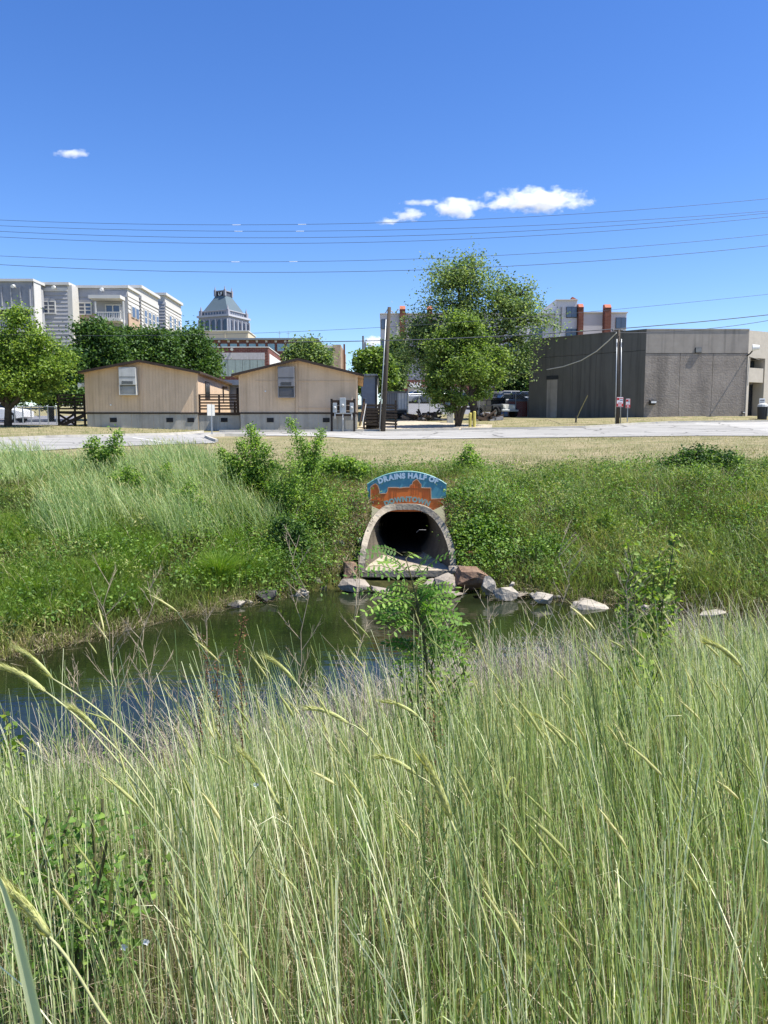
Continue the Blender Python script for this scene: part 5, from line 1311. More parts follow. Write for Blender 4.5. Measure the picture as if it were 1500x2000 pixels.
# ------------------------------------------------------------------ trees
M_bark = mat('grey_bark', '#4f463c', rough=.95, var=.35, scale=6, bump=.8, bscale=16)
M_bark2 = mat('pale_bark', '#6d6456', rough=.95, var=.35, scale=6, bump=.8)
L_yel = leaf_mat('leaf_yellow_green', [(0, '#445d27'), (.5, '#6c8938'), (1, '#9eb054')], trans=.4)
L_dark = leaf_mat('leaf_dark_green', [(0, '#2e4826'), (.5, '#466532'), (1, '#6a8546')], trans=.32)
L_grey = leaf_mat('leaf_grey_green', [(0, '#455a38'), (.5, '#6c8452'), (1, '#9dab77')], trans=.4)
L_mid = leaf_mat('leaf_mid_green', [(0, '#3f562a'), (.5, '#617c3a'), (1, '#94a75a')], trans=.42)
def bend(a, b, k, up=.25):
    """a limb: points from a to b, sagging out then up, with wiggle"""
    d = b - a; L = d.length; P = []
    for i in range(k + 1):
        t = i / k; q = a + d * t; q.z += up * L * math.sin(math.pi * t) * .35
        if 0 < i < k: q += Vector((random.uniform(-1, 1), random.uniform(-1, 1), random.uniform(-1, 1))) * L * .035
        P.append(q)
    return P
def tree(label, base, stems, blobs, n_leaf, leaf, lm, bark, name='tree', group=None, spread=.5, cat='tree', limb_r=.05, nb=11, fill=.25, seed=1, aspect=.6):
    """stems: list of (points, radius); blobs: (centre, radii, weight). Branches run from the stems to tips in the blobs; leaves cluster on the twigs"""
    random.seed(seed); g = np.random.default_rng(seed)
    t = thing(name, base, label, cat, group)
    mb = MB(); nodes = []
    for pts, r in stems:
        k = len(pts); mb.tube(pts, [r * (1 - .75 * i / (k - 1)) for i in range(k)], 8); nodes += [Vector(q) for q in pts[1:]]
        for a, b in zip(pts[1:], pts[2:]): nodes += [Vector(a).lerp(Vector(b), .5)]
    cen = []
    tot = sum(b[2] for b in blobs)
    for c, rad, wgt in blobs:
        c = Vector(c); n = max(4, int(nb * len(blobs) * wgt / tot))
        for _ in range(n):
            v = Vector((random.gauss(0, 1), random.gauss(0, 1), random.gauss(0, 1))).normalized() * random.uniform(.45, 1.0)
            tip = c + Vector((v.x * rad[0], v.y * rad[1], v.z * rad[2]))
            cand = [q for q in nodes if q.z < tip.z + .3] or nodes
            o = min(cand, key=lambda q: (q - tip).length + random.uniform(0, 1.2))
            P = bend(o, tip, 5); mb.tube(P, [limb_r * (1 - .85 * i / 5) for i in range(6)], 4, cap=False)
            m_ = max(3, int(n_leaf * wgt / tot / n))
            s_ = np.array([min(rad[0], 2.2), min(rad[1], 2.2), min(rad[2], 1.6)]) * spread
            q = g.random(m_)
            pa = np.array([list(p) for p in P]); f = 2.2 + 2.8 * q ** .6; i0 = np.clip(f.astype(int), 0, 4); fr_ = (f - i0)[:, None]
            cc = pa[i0] * (1 - fr_) + pa[i0 + 1] * fr_ + g.normal(size=(m_, 3)) * s_[None, :] * (.35 + .65 * q[:, None])
            cen.append(cc)
        m_ = int(n_leaf * fill * wgt / tot)
        v = g.normal(size=(m_, 3)); v /= np.linalg.norm(v, axis=1)[:, None]; v *= (g.random(m_) ** .33)[:, None]
        cen.append(np.array(c) + v * np.array(rad) * 1.02)
    mb.build('trunk', bark, t, smooth=True)
    cen = np.concatenate(cen)
    V, F, A = leaves(cen, leaf * g.uniform(.6, 1.3, len(cen)), aspect)
    o = np_mesh('crown', V, F, lm, A, parent=t); o['kind'] = 'stuff'
    return t
def B(px, py, Y, rx, rz, ry=None, w=None):
    k = Y / 1500; c = W(px, py, Y); rx, rz = rx * k, rz * k; ry = (ry if ry is not None else rx * .9)
    return (c, (rx, ry, rz), w if w is not None else rx * rz * max(ry, .3))
# the big pale tree and the bright tree in front of it
b = W(926, 826, 58); b.z = gz(b.x, 58)
tree('tall airy grey green tree with wide crown, behind the bright multi stemmed tree', b,
     [([b - Vector((0, 0, .3)), W(925, 790, 58), W(918, 720, 58), W(905, 640, 58), W(895, 560, 58)], .32), ([W(924, 770, 58), W(955, 700, 58), W(990, 640, 58), W(1010, 580, 58)], .2), ([W(923, 780, 58), W(880, 720, 58), W(840, 670, 58)], .18)],
     [B(885, 545, 58, 62, 52), B(920, 525, 58, 45, 32), B(1010, 585, 58, 55, 50), B(1045, 570, 58, 24, 22), B(965, 565, 58, 48, 40), B(960, 620, 58, 70, 50), B(870, 620, 58, 72, 48), B(822, 660, 58, 50, 55, w=9), B(822, 725, 58, 52, 40, w=7), B(1048, 640, 58, 55, 36, w=5), B(980, 690, 58, 62, 45), B(910, 690, 58, 70, 55), B(1020, 715, 58, 34, 22)],
     36000, .21, L_grey, M_bark, spread=.36, limb_r=.07, nb=14, seed=2, fill=.08)
b = W(893, 832, 49.5); b.z = gz(b.x, 49.5)
tree('bright green multi stemmed tree at the kerb beside yellow bollards', b,
     [([b - Vector((0, 0, .3)), W(895, 810, 49.5), W(880, 780, 49.3), W(868, 720, 49), W(862, 660, 49)], .2), ([b - Vector((0, 0, .2)), W(903, 805, 49.5), W(918, 770, 49.6), W(935, 720, 49.8), W(940, 680, 50)], .19), ([b, W(898, 790, 49.4), W(905, 730, 49.3), W(905, 650, 49.2)], .16), ([b, W(889, 805, 49.2), W(868, 790, 49), W(852, 765, 48.8)], .12)],
     [B(900, 632, 49.4, 40, 26), B(872, 678, 49.2, 44, 40), B(935, 672, 49.6, 36, 34), B(905, 720, 49.2, 55, 38), B(858, 752, 49, 44, 32), B(958, 735, 49.8, 34, 26), B(985, 702, 50, 24, 20), B(880, 786, 49, 34, 20), B(940, 768, 49.5, 26, 18), B(838, 715, 49, 20, 22)],
     24000, .18, L_mid, M_bark, spread=.3, limb_r=.05, nb=11, seed=3, fill=.03)
# far left
b = W(15, 830, 44.6); b.z = gz(b.x, 44.6)
tree('yellow green tree with low spreading crown at the left edge', b,
     [([b - Vector((0, 0, .3)), W(16, 800, 44.6), W(12, 760, 44.6), W(5, 700, 44.6), W(20, 640, 44.6)], .24), ([W(16, 800, 44.6), W(50, 765, 44.3), W(90, 740, 44), W(120, 725, 44)], .14), ([W(15, 795, 44.6), W(-20, 760, 44.4), W(-60, 720, 44.2)], .14), ([W(14, 775, 44.6), W(45, 720, 44.6), W(70, 670, 44.7)], .14)],
     [B(30, 635, 44.6, 40, 36), B(0, 690, 44.6, 62, 50), B(75, 690, 44.5, 50, 40), B(-60, 690, 44.5, 60, 70), B(40, 740, 44.3, 70, 36), B(105, 735, 44.1, 45, 30), B(125, 700, 44.3, 25, 26), B(-20, 765, 44.3, 60, 26), B(80, 770, 44, 40, 18)],
     30000, .17, L_yel, M_bark, spread=.34, limb_r=.05, nb=14, seed=4, fill=.06)
for k_, (pxs, lab, bl, n, lm, Y) in enumerate([
    (190, 'dark green tree behind the yellow green one at left', [B(190, 660, 60, 42, 40), B(165, 705, 60, 45, 36), B(215, 700, 60, 45, 40), B(150, 740, 60, 50, 30)], 16000, L_dark, 60),
    (285, 'rounded dark tree behind the left cabin roof', [B(270, 670, 63, 46, 34), B(315, 675, 63, 40, 34), B(290, 710, 63, 60, 34), B(240, 705, 63, 34, 30)], 15000, L_dark, 63),
    (375, 'dense blackish green tree before the brick block at centre left', [B(365, 676, 66, 45, 36), B(395, 695, 66, 38, 34), B(340, 700, 66, 40, 32), B(375, 720, 66, 60, 24)], 17000, L_dark, 66),
    (100, 'shaded dark tree low behind the timber landing', [B(100, 760, 56, 50, 32), B(60, 730, 56, 55, 36), B(140, 770, 56, 40, 22), B(130, 715, 56, 40, 30)], 12000, L_dark, 56),
    (-60, 'dark tree cut by the left edge behind the yellow green one', [B(-40, 740, 58, 60, 50), B(10, 775, 58, 45, 24)], 8000, L_dark, 58)]):
    b = W(pxs, 825, Y); b.z = gz(b.x, Y)
    tree(lab, b, [([b - Vector((0, 0, .3)), W(pxs, 780, Y), W(pxs + 3, 720, Y), W(pxs, 670, Y)], .25)], bl, int(n * 1.5), .26, lm, M_bark, spread=.3, limb_r=.06, nb=16, seed=10 + k_, fill=.18, group='dark trees behind the cabins')
for k_, (pxs, lab, bl, n, lm, Y) in enumerate([
    (598, 'soft green tree rising behind the right cabin roof', [B(600, 690, 85, 34, 26), B(575, 700, 85, 26, 22), B(625, 702, 85, 24, 24)], 9000, L_grey, 85),
    (722, 'leafy tree between beige block and leaning pole', [B(722, 710, 75, 34, 28), B(705, 700, 75, 18, 18), B(752, 725, 75, 28, 34), B(740, 690, 75, 14, 14), B(722, 745, 75, 40, 22)], 12000, L_mid, 75),
    (775, 'pale green tree right behind the leaning pole', [B(778, 700, 78, 22, 40), B(770, 740, 78, 24, 26)], 7000, L_grey, 78),
    (1025, 'shadowed tree behind the left edge of the grey building', [B(1010, 735, 80, 45, 30), B(1040, 700, 80, 26, 30), B(975, 745, 80, 30, 18)], 8000, L_dark, 80)]):
    b = W(pxs, 825, Y); b.z = gz(b.x, Y)
    tree(lab, b, [([b - Vector((0, 0, .3)), W(pxs, 760, Y), W(pxs + 2, 720, Y), W(pxs, 690, Y)], .22)], bl, n, .34, lm, M_bark, spread=.36, limb_r=.06, nb=12, seed=30 + k_, fill=.25, group='trees between the far buildings')

# ------------------------------------------------------------------ car lot behind the trees, fence, odds and ends
paints = [mat('car_white', '#d9dadb', rough=.3, var=.03, spec=.6), mat('car_grey', '#5f6468', rough=.3, var=.05, spec=.6), mat('car_black', '#1c1e21', rough=.25, var=.05, spec=.7), mat('car_silver', '#a0a4a8', rough=.3, metal=.4, var=.04), mat('car_blue', '#39506b', rough=.3, var=.04, spec=.6), mat('car_maroon', '#5d2a2a', rough=.3, var=.04, spec=.6)]
M_tyre = mat('tyre_rubber', '#17171a', rough=.9); M_cglass = glass_mat('car_glass', '#151b20', .06); M_lamp = mat('lamp_lens', '#d8d9d6', rough=.2, spec=.7); M_tail = mat('tail_lens', '#7a1a18', rough=.3)
def loft(mb, secs):
    n = len(secs[0]); vs = [q for s_ in secs for q in s_]; fs = [tuple(range(n))[::-1], tuple((len(secs) - 1) * n + k for k in range(n))]
    for i in range(len(secs) - 1):
        for k in range(n): fs.append((i * n + k, i * n + (k + 1) % n, (i + 1) * n + (k + 1) % n, (i + 1) * n + k))
    return mb.add(vs, fs)
def make_car(label):
    """length along local x, bonnet towards +x, wheels on z=0"""
    t = thing('parked_car', (0, 0, 0), label, 'car', 'cars in the lot behind the trees')
    def sec(x, w, z0, z1, r=.12): return [(x, -w, z0), (x, w, z0), (x, w, z1 - r), (x, w - r, z1), (x, -w + r, z1), (x, -w, z1 - r)]
    mb = MB(); loft(mb, [sec(-2.2, .74, .38, .82), sec(-2.05, .86, .26, .95), sec(-.9, .9, .24, .98), sec(.9, .9, .24, .96), sec(1.7, .87, .26, .88), sec(2.15, .76, .36, .74)]); mb.build('body', paints[0], t, smooth=False)
    def cab(x, w, z, wt): return [(x, -w, .95), (x, w, .95), (x, wt, z), (x, -wt, z)]
    mb = MB(); loft(mb, [[(-1.9, -.8, .94), (-1.9, .8, .94), (-1.35, .62, 1.38), (-1.35, -.62, 1.38)], [(1.05, -.82, .94), (1.05, .82, .94), (.35, .64, 1.40), (.35, -.64, 1.40)]]); g_ = mb.build('window_glass', M_cglass, t)
    mb = MB(); mb.box(-1.36, .36, -.645, .645, 1.385, 1.45); mb.build('roof', paints[0], t, bevel=.03)
    mb = MB()
    for x, xt in ((-1.9, -1.35), (1.05, .36), (-.45, -.42)):
        for s_ in (-1, 1): mb.beam((x, s_ * .83, .95), (xt, s_ * .645, 1.39), .07, .05)
    mb.build('pillars', paints[0], t)
    for x in (-1.35, 1.35):
        for s_ in (-1, 1):
            w_ = MB().tube([(x, s_ * .92, .33), (x, s_ * .70, .33)], .33, 14).build('wheel', M_tyre, t); MB().tube([(x, s_ * .93, .33), (x, s_ * .90, .33)], .2, 10).build('rim', M_galv, w_)
    for s_ in (-1, 1):
        MB().box(2.02, 2.14, s_ * .6 - .16, s_ * .6 + .16, .62, .74).build('headlight', M_lamp, t); MB().box(-2.2, -2.1, s_ * .62 - .14, s_ * .62 + .14, .68, .82).build('tail_light', M_tail, t)
    for s_ in (-1, 1): MB().box(.55, .72, s_ * .98 - .09, s_ * .98 + .09, .95, 1.07).build('mirror', paints[0], t)
    return t
def copy_tree(o, parent=None):
    c = o.copy(); COL.objects.link(c); c.parent = parent
    for ch in list(o.children): copy_tree(ch, c)
    return c
def paint(root, m):
    for ch in root.children:
        if ch.name.split('.')[0] in ('body', 'roof', 'pillars', 'mirror'):
            ch.material_slots[0].link = 'OBJECT'; ch.material_slots[0].material = m
car0 = make_car('white car cut by the left edge under the yellow green tree')
spots = [(-8, 52, 2, 0, None, 1.05),
    (826, 88, 20, 3, 'silver car farthest left on the lot behind the trees', 1), (846, 86, 160, 1, 'grey car left of the bright tree on the lot', 1), (866, 90, 15, 0, 'white car half hidden by the bright tree foliage', 1), (880, 82, 20, 2, 'black car behind the bright tree stems', 1),
    (948, 80, 200, 0, 'white car just right of the tree trunks', 1), (962, 73, 25, 2, 'black car in the front row of the lot by the off roader', 1), (985, 78, 190, 3, 'silver car in the second row left of the grey building', 1), (1002, 72, 20, 1, 'grey car in the front row near the grey building', 1), (1018, 77, 200, 4, 'blue car beside the grey building edge', 1), (975, 87, 30, 5, 'maroon car at the back of the lot', 1), (1008, 90, 15, 0, 'white car at the back of the lot by the brick wing', 1), (905, 74, 20, 4, 'blue car seen between the tree stems', 1)]
for i, (px, Y, rz, pc, lab, sc) in enumerate(spots):
    o = car0 if i == 0 else copy_tree(car0)
    x = X(px, Y); o.location = (x, Y, gz(x, Y) + .03); o.rotation_euler = (0, 0, R(rz)); o.scale = (sc, sc, sc)
    if lab: o['label'] = lab
    paint(o, paints[pc])
# boxy off-roader at the yard fence
x, Y = X(972, 62), 62.0; zg = gz(x, Y)
jp = thing('off_road_car', (x, Y, zg), 'dark boxy off road car facing right before the car lot', 'car')
def jb(a0, a1, b0, b1, z0, z1, nm, m, bv=.03, par=None): return MB().box(x + a0, x + a1, Y + b0, Y + b1, zg + z0, zg + z1).build(nm, m, par or jp, bevel=bv)
jb(-1.9, .5, -.8, .8, .5, 1.0, 'body', paints[2]); jb(.501, 1.7, -.7, .7, .5, 1.05, 'bonnet', paints[1]); jb(-1.85, .35, -.76, .76, 1.38, 1.62, 'hard_top', paints[2])
jb(-1.8, .3, -.72, .72, 1.0, 1.38, 'window_glass', M_cglass, 0); jb(1.701, 1.78, -.6, .6, .55, 1.0, 'grille', M_acl, .02); jb(1.78, 1.95, -.8, .8, .45, .6, 'bumper', M_galv, .02)
for a in (-1.3, 1.25):
    for s_ in (-1, 1): w_ = MB().tube([(x + a, Y + s_ * .95, zg + .42), (x + a, Y + s_ * .68, zg + .42)], .42, 14).build('wheel', M_tyre, jp); MB().tube([(x + a, Y + s_ * .96, zg + .42), (x + a, Y + s_ * .94, zg + .42)], .22, 8).build('rim', M_galv, w_)
for s_ in (-1, 1): MB().tube([(x + 1.77, Y + s_ * .42, zg + .82), (x + 1.83, Y + s_ * .42, zg + .82)], .11, 10).build('headlight', M_lamp, jp)
jp.rotation_euler = (0, 0, R(-62)); jp.location.y += 1.2
# red skip beside the grey wall
x, Y = X(1012, 64), 63.6; zg = gz(x, Y)
sk = thing('red_skip', (x, Y, zg), 'dull red skip against the left end of the grey building', 'skip')
mr_ = mat('skip_red', '#7c2b2c', rough=.6, var=.2)
MB().prism([(x - .75, Y, zg), (x + .7, Y, zg), (x + .8, Y, zg + 1.15), (x - .85, Y, zg + 1.15)], (0, 1.2, 0)).build('bin_body', mr_, sk)
for k in range(4): MB().box(x - .62 + k * .4, x - .55 + k * .4, Y - .06, Y - .003, zg + .1, zg + 1.05).build('rib', mr_, sk)
MB().box(x - .9, x + .85, Y - .05, Y + 1.25, zg + 1.153, zg + 1.23).build('rim', mr_, sk)
# chain-link fence before the lot
M_mesh = mat('fence_wire', '#8b9092', rough=.5, metal=.5)
def chain_fence(label, p0, p1, Y0, Y1, h, n):
    a = Vector((X(p0, Y0), Y0, 0)); b_ = Vector((X(p1, Y1), Y1, 0)); base = a.lerp(b_, .5); base.z = gz(base.x, base.y)
    t = thing('chain_link_fence', base, label, 'fence')
    tops = []
    for i in range(n + 1):
        q = a.lerp(b_, i / n); q.z = gz(q.x, q.y); MB().tube([q - Vector((0, 0, .2)), q + Vector((0, 0, h))], .035, 6).build('post', M_galv, t); tops.append(q + Vector((0, 0, h)))
    MB().tube(tops, .025, 5).build('top_rail', M_galv, t)
    mb = MB()
    for p, q in zip(tops, tops[1:]):
        L_ = (q - p).length; st = .16; m_ = int((L_ + h) / st)
        for s_ in (0, 1):
            for j in range(m_):
                u0 = j * st - h; lo_, hi_ = max(0, u0), min(L_, u0 + h)
                if hi_ <= lo_: continue
                z0, z1 = lo_ - u0, hi_ - u0
                if s_: za, zb = h - z0, h - z1
                else: za, zb = z0, z1
                c, d = p.lerp(q, lo_ / L_), p.lerp(q, hi_ / L_); c = c + Vector((0, 0, za - h)); d = d + Vector((0, 0, zb - h))
                w_ = Vector((0, 0, .005)); mb.quad(c - w_, d - w_, d + w_, c + w_)
    o = mb.build('wire_mesh', M_mesh, t, recalc=False); o['kind'] = 'stuff'
chain_fence('chain link fence left of the bright tree before the car lot', 797, 880, 62.5, 64, 1.9, 4)
chain_fence('chain link fence right of the tree trunks before the car lot', 935, 1030, 63.4, 63.2, 2.0, 4)
chain_fence('low chain link fence under the trees beside timber landing', 30, 112, 49.5, 48.5, 1.1, 5)
# junk heap and boxes under the tree
def junk(label, px, Y, w, h, n, m, seed, name='scrap_pile', cat='scrap pile'):
    r_ = random.Random(seed); x = X(px, Y); zg = gz(x, Y); t = thing(name, (x, Y, zg), label, cat); W_ = w / 1500 * Y; H_ = h / 1500 * Y
    for i in range(n):
        a = r_.uniform(-.5, .5) * W_; top = H_ * (1 - (2 * a / W_) ** 2 * .7); z = r_.uniform(.05, 1) * top * .8
        q = Vector((x + a, Y + r_.uniform(-.6, .6), zg + z)); d = Vector((r_.uniform(-1, 1), r_.uniform(-.5, .5), r_.uniform(-.25, .25))).normalized() * r_.uniform(.3, .8)
        MB().beam(q - d, q + d, r_.uniform(.08, .22), r_.uniform(.06, .2)).build('scrap_piece', r_.choice(m), t)
mm = [M_wood2, M_wood, M_acd, M_dkmetal, M_rkg]
junk('heap of dark timber and scrap left of the bright tree', 838, 57, 44, 18, 26, mm, 5)
junk('low dark scrap heap beside the box trailer', 806, 57.5, 30, 14, 16, mm, 6)
junk('pale rubble heap right of the tree trunks', 952, 56, 32, 16, 22, [M_rkg, M_rkw, M_wood, M_acd], 7, 'rubble_pile', 'rubble pile')
x, Y = X(879, 53.5), 53.5; zg = gz(x, Y)
ub_ = thing('utility_box', (x, Y, zg), 'small white utility box left of the bright tree trunk', 'utility box'); MB().box(x - .22, x + .22, Y - .2, Y + .2, zg - .1, zg + .75).build('cabinet', M_acl, ub_, bevel=.03); MB().box(x - .25, x + .25, Y - .23, Y + .23, zg + .752, zg + .8).build('lid', M_white, ub_)
# ------------------------------------------------------------------ plants of the far bank
G_rye = leaf_mat('rye_blue_green', [(0, '#637d4d'), (.35, '#88a067'), (.7, '#abba86'), (1, '#d0cea0')], base='#9c9560', trans=.33, tip=None)
G_near = leaf_mat('rye_pale_green', [(0, '#53633a'), (.3, '#8fa464'), (.65, '#c3cb96'), (1, '#f0ecc8')], base='#a8976a', base_t=.36, trans=.3, rough=.42, spec=.5)
G_under = leaf_mat('under_grass_green', [(0, '#34461b'), (.5, '#556a2b'), (.8, '#7b8a42'), (1, '#988a58')], base='#5a5428', base_t=.3, trans=.35)
G_bright = leaf_mat('sedge_bright_green', [(0, '#4a6c1e'), (.5, '#688a2e'), (1, '#93a84a')], base='#5f6a2c', base_t=.3, trans=.4)
G_weed = leaf_mat('weed_olive_green', [(0, '#4c6029'), (.4, '#70843c'), (.75, '#95a055'), (.92, '#a7a368'), (1, '#b3a779')], base='#5f5a34', base_t=.3, trans=.35)
G_broad = leaf_mat('broad_leaf_green', [(0, '#3c5a24'), (.5, '#5c8033'), (1, '#90a952')], trans=.35)
G_straw = leaf_mat('dead_straw', [(0, '#7d6f55'), (.5, '#a3957a'), (1, '#c9bc9e')], trans=.15, rough=.8)
G_lawn = leaf_mat('dry_lawn_blade', [(0, '#6f7a48'), (.3, '#8d8c62'), (.6, '#a99f7c'), (1, '#c3b898')], trans=.2, rough=.8)
G_head = leaf_mat('rye_ear', [(0, '#98a05f'), (.5, '#b7b87a'), (1, '#d2cb98')], trans=.3)
G_grey = leaf_mat('dead_twig_grey', [(0, '#857a6a'), (.5, '#a39a89'), (1, '#c2baa8')], trans=.0, rough=.85)
G_seed = leaf_mat('dock_seed_brown', [(0, '#4a3323'), (1, '#7c5a3c')], trans=.1, rough=.8)

def on_bank(n, p0, p1, f0, f1, clear=True):
    px = rng.uniform(p0, p1, n); f = rng.uniform(f0, f1, n); y = np.full(n, 16.0)
    for _ in range(12):
        x = (px - 750) / 1500 * y; yf = Yfar(x); y = yf + f * (20.5 - yf)
    x = (px - 750) / 1500 * y
    if clear:
        ok = ~(((np.abs(x - .46) < .97 - .15 * (y - 14.6)) & (y < 16.42)) | ((np.abs(x - .46) < .8) & (y < 16.9))); x, y = x[ok], y[ok]
    return np.stack([x, y, ground_z(x, y)], 1)
def edge(P, lo=.22, a=.62): return np.interp((P[:, 1] - Yfar(P[:, 0])) / (20.5 - Yfar(P[:, 0])), [a, .98], [1, lo])
def patch(P, sc, seed, lo=.35):
    v = np.array([mnoise.noise(Vector((a * sc + seed, b * sc, 0))) for a, b in P[:, :2]])
    return v
def stuff(name, parts, m, label, cat):
    V, F, A = merge(parts); return tag(np_mesh(name, V, F, m, A), label, cat, kind='stuff')
def wind(n, s=.25, sd=.18): return np.stack([-np.abs(rng.normal(s, sd, n)) * np.sign(rng.random(n) - .12), rng.normal(0, sd, n)], 1)

# lawn: short dry blades, thinning with distance
P = []
n = 60000; y = 18.6 + 19.5 * rng.random(n) ** 1.5; x = rng.uniform(-.62, .62, n) * y; P = np.stack([x, y, ground_z(x, y)], 1)
inroad = (y > np.interp(750 + 1500 * x / y, [-500, 0, 180, 420, 425, 640, 690, 760, 2400], [20, 27, 30, 34.2, 40, 40.5, 39, 38, 37]))
P = P[~inroad]; pv = patch(P, .35, 3)
h = rng.uniform(.03, .09, len(P)) * (1 + np.clip(pv, 0, 1))
stuff('lawn_grass', [blades(P, h, .012 * np.ones(len(P)) + .0004 * P[:, 1], rng.normal(0, .4, (len(P), 2)), seg=1, rnd=np.clip(.55 - .55 * pv + rng.normal(0, .2, len(P)), 0, 1))[:3]], G_lawn, 'short dry mown grass of the lawn before the street', 'grass')
n = 9000; px = rng.uniform(-100, 1600, n); y = rng.uniform(43.2, 55, n); x = (px - 750) / 1500 * y
fe = np.interp(px, [-500, 0, 200, 330, 398, 430, 640, 690, 895, 900, 1140, 1240, 1500, 1700], [29, 35, 37.4, 40, 43.2, 90, 90, 90, 90, 46.2, 47.2, 50, 51.7, 52]); y = np.where((px < 398), fe + .1 + rng.random(n) * (45.5 - fe), y); x = (px - 750) / 1500 * y
ok = (y > fe + .12) & ~((px > 640) & (px < 900)) & ~((px > 1256) & (y > 55.7))
P = np.stack([x, y, ground_z(x, y)], 1)[ok]
stuff('verge_grass', [blades(P, rng.uniform(.04, .14, len(P)), .035 * np.ones(len(P)), rng.normal(0, .4, (len(P), 2)), seg=1, rnd=rng.uniform(0, .55, len(P)))[:3]], G_lawn, 'thin grass of the verges beyond the street', 'grass')

# undergrowth over the whole far bank
P = on_bank(85000, -60, 1600, .0, 1.02); pv = patch(P, .8, 9)
h = rng.uniform(.12, .42, len(P)) * (1 + .9 * np.clip(pv, -.6, 1))
near_pipe = np.exp(-((P[:, 0] - .46) / 1.6) ** 4) * (P[:, 1] < 17.6); h *= (1 - .55 * near_pipe) * edge(P)
rn = np.clip(.4 + .5 * patch(P, .45, 21) + rng.normal(0, .22, len(P)) + .55 * near_pipe, 0, 1)
P_l = P[:, 0] < -1.5
stuff('bank_grass', [blades(P, h, rng.uniform(.008, .016, len(P)), rng.normal(0, .45, (len(P), 2)), seg=2, sag=.15, rnd=rn)[:3]], G_weed, 'mixed green and straw grass covering the far bank', 'grass')
# weeds with small leaves in clumps
P = on_bank(1500, -60, 1600, .04, .93); P = P[patch(P, .6, 40) > -.2]; k = 26
cen = np.repeat(P, k, 0) + rng.normal(0, 1, (len(P) * k, 3)) * np.array([.17, .17, .09]) + np.array([0, 0, .2])
cen[:, 2] = np.maximum(cen[:, 2], np.repeat(P[:, 2], k) + .03)
rn = np.clip(np.repeat(rng.random(len(P)), k) * .7 + rng.random(len(cen)) * .4, 0, 1)
stuff('bank_weeds', [leaves(cen, rng.lognormal(math.log(.042), .4, len(cen)), .5, rnd=rn)], G_broad, 'low leafy weeds scattered over the far bank', 'weeds')
P = on_bank(460, -60, 1600, .03, .92); k = 90
hh = np.repeat(rng.uniform(.25, .75, len(P)) * np.where(P[:, 0] < -1.5, .8, 1) * edge(P), k)
t_ = rng.random(len(P) * k); sp_ = np.repeat(rng.uniform(.08, .2, len(P)), k)
cen = np.repeat(P, k, 0) + rng.normal(0, 1, (len(P) * k, 3)) * np.stack([sp_, sp_, np.full(len(sp_), .03)], 1); cen[:, 2] += hh * t_
rn = np.clip(np.repeat(rng.random(len(P)), k) * .9 + rng.random(len(cen)) * .25 - .1, 0, 1)
stuff('tall_weeds', [leaves(cen, rng.uniform(.03, .075, len(cen)), .4, rnd=rn)], leaf_mat('tall_weed_green', [(0, '#374b24'), (.5, '#5f7c3a'), (.8, '#8c9c58'), (1, '#aba96e')], trans=.32), 'upright leafy weeds standing out of the far bank grass', 'weeds')
P = on_bank(5200, -60, 1600, .04, 1.0); P = P[patch(P, .9, 47) > .02]; m_ = len(P)
stuff('dead_tufts', [blades(P, rng.uniform(.2, .65, m_) * edge(P), rng.uniform(.006, .011, m_), rng.normal(0, .45, (m_, 2)), seg=3, sag=.2)[:3]], G_straw, 'bleached dead grass mixed through the far bank', 'dead grass')
# creeping broad leaves either side of the pipe
parts = []
for p0, p1, f0, f1, n in ((540, 640, .1, .5, 70), (905, 1010, .12, .5, 140), (600, 720, .6, .9, 120), (880, 1100, .05, .3, 70), (480, 640, .0, .3, 70), (900, 1500, .3, .88, 170), (880, 905, .0, .4, 40), (690, 712, .05, .35, 20), (40, 540, .05, .35, 110)):
    P = on_bank(n, p0, p1, f0, f1); k = 34
    cen = np.repeat(P, k, 0) + rng.normal(0, 1, (len(P) * k, 3)) * np.array([.2, .2, .08]) + np.array([0, 0, .16])
    ok = ~((np.abs(cen[:, 0] - .46) < .93 - .09 * (cen[:, 1] - 14.6)) & (cen[:, 1] < 16.9)); cen = cen[ok]
    parts.append(leaves(cen, rng.uniform(.035, .08, len(cen)), .7, up=.8))
stuff('creeper', parts, G_broad, 'leafy creepers crowding both sides of the culvert', 'creeper')
# dead thatch round the sign and along the waterline
parts = []
for p0, p1, f0, f1, n, hh in ((645, 730, .2, .62, 6500, .24), (866, 925, .22, .75, 5500, .24), (590, 720, .05, .3, 1500, .25), (950, 1260, .3, .6, 1400, .3), (-20, 560, -.015, .03, 2000, .26), (1000, 1560, -.015, .04, 2200, .26), (1240, 1400, .6, .8, 700, .3)):
    P = on_bank(n, p0, p1, f0, f1); m_ = len(P)
    parts.append(blades(P, rng.uniform(.06, hh, m_), rng.uniform(.006, .014, m_), rng.normal(0, 1.1, (m_, 2)), seg=2, sag=.4)[:3])
stuff('dead_thatch', parts, G_straw, 'matted dead grass round the sign and along the waterline', 'dead grass')
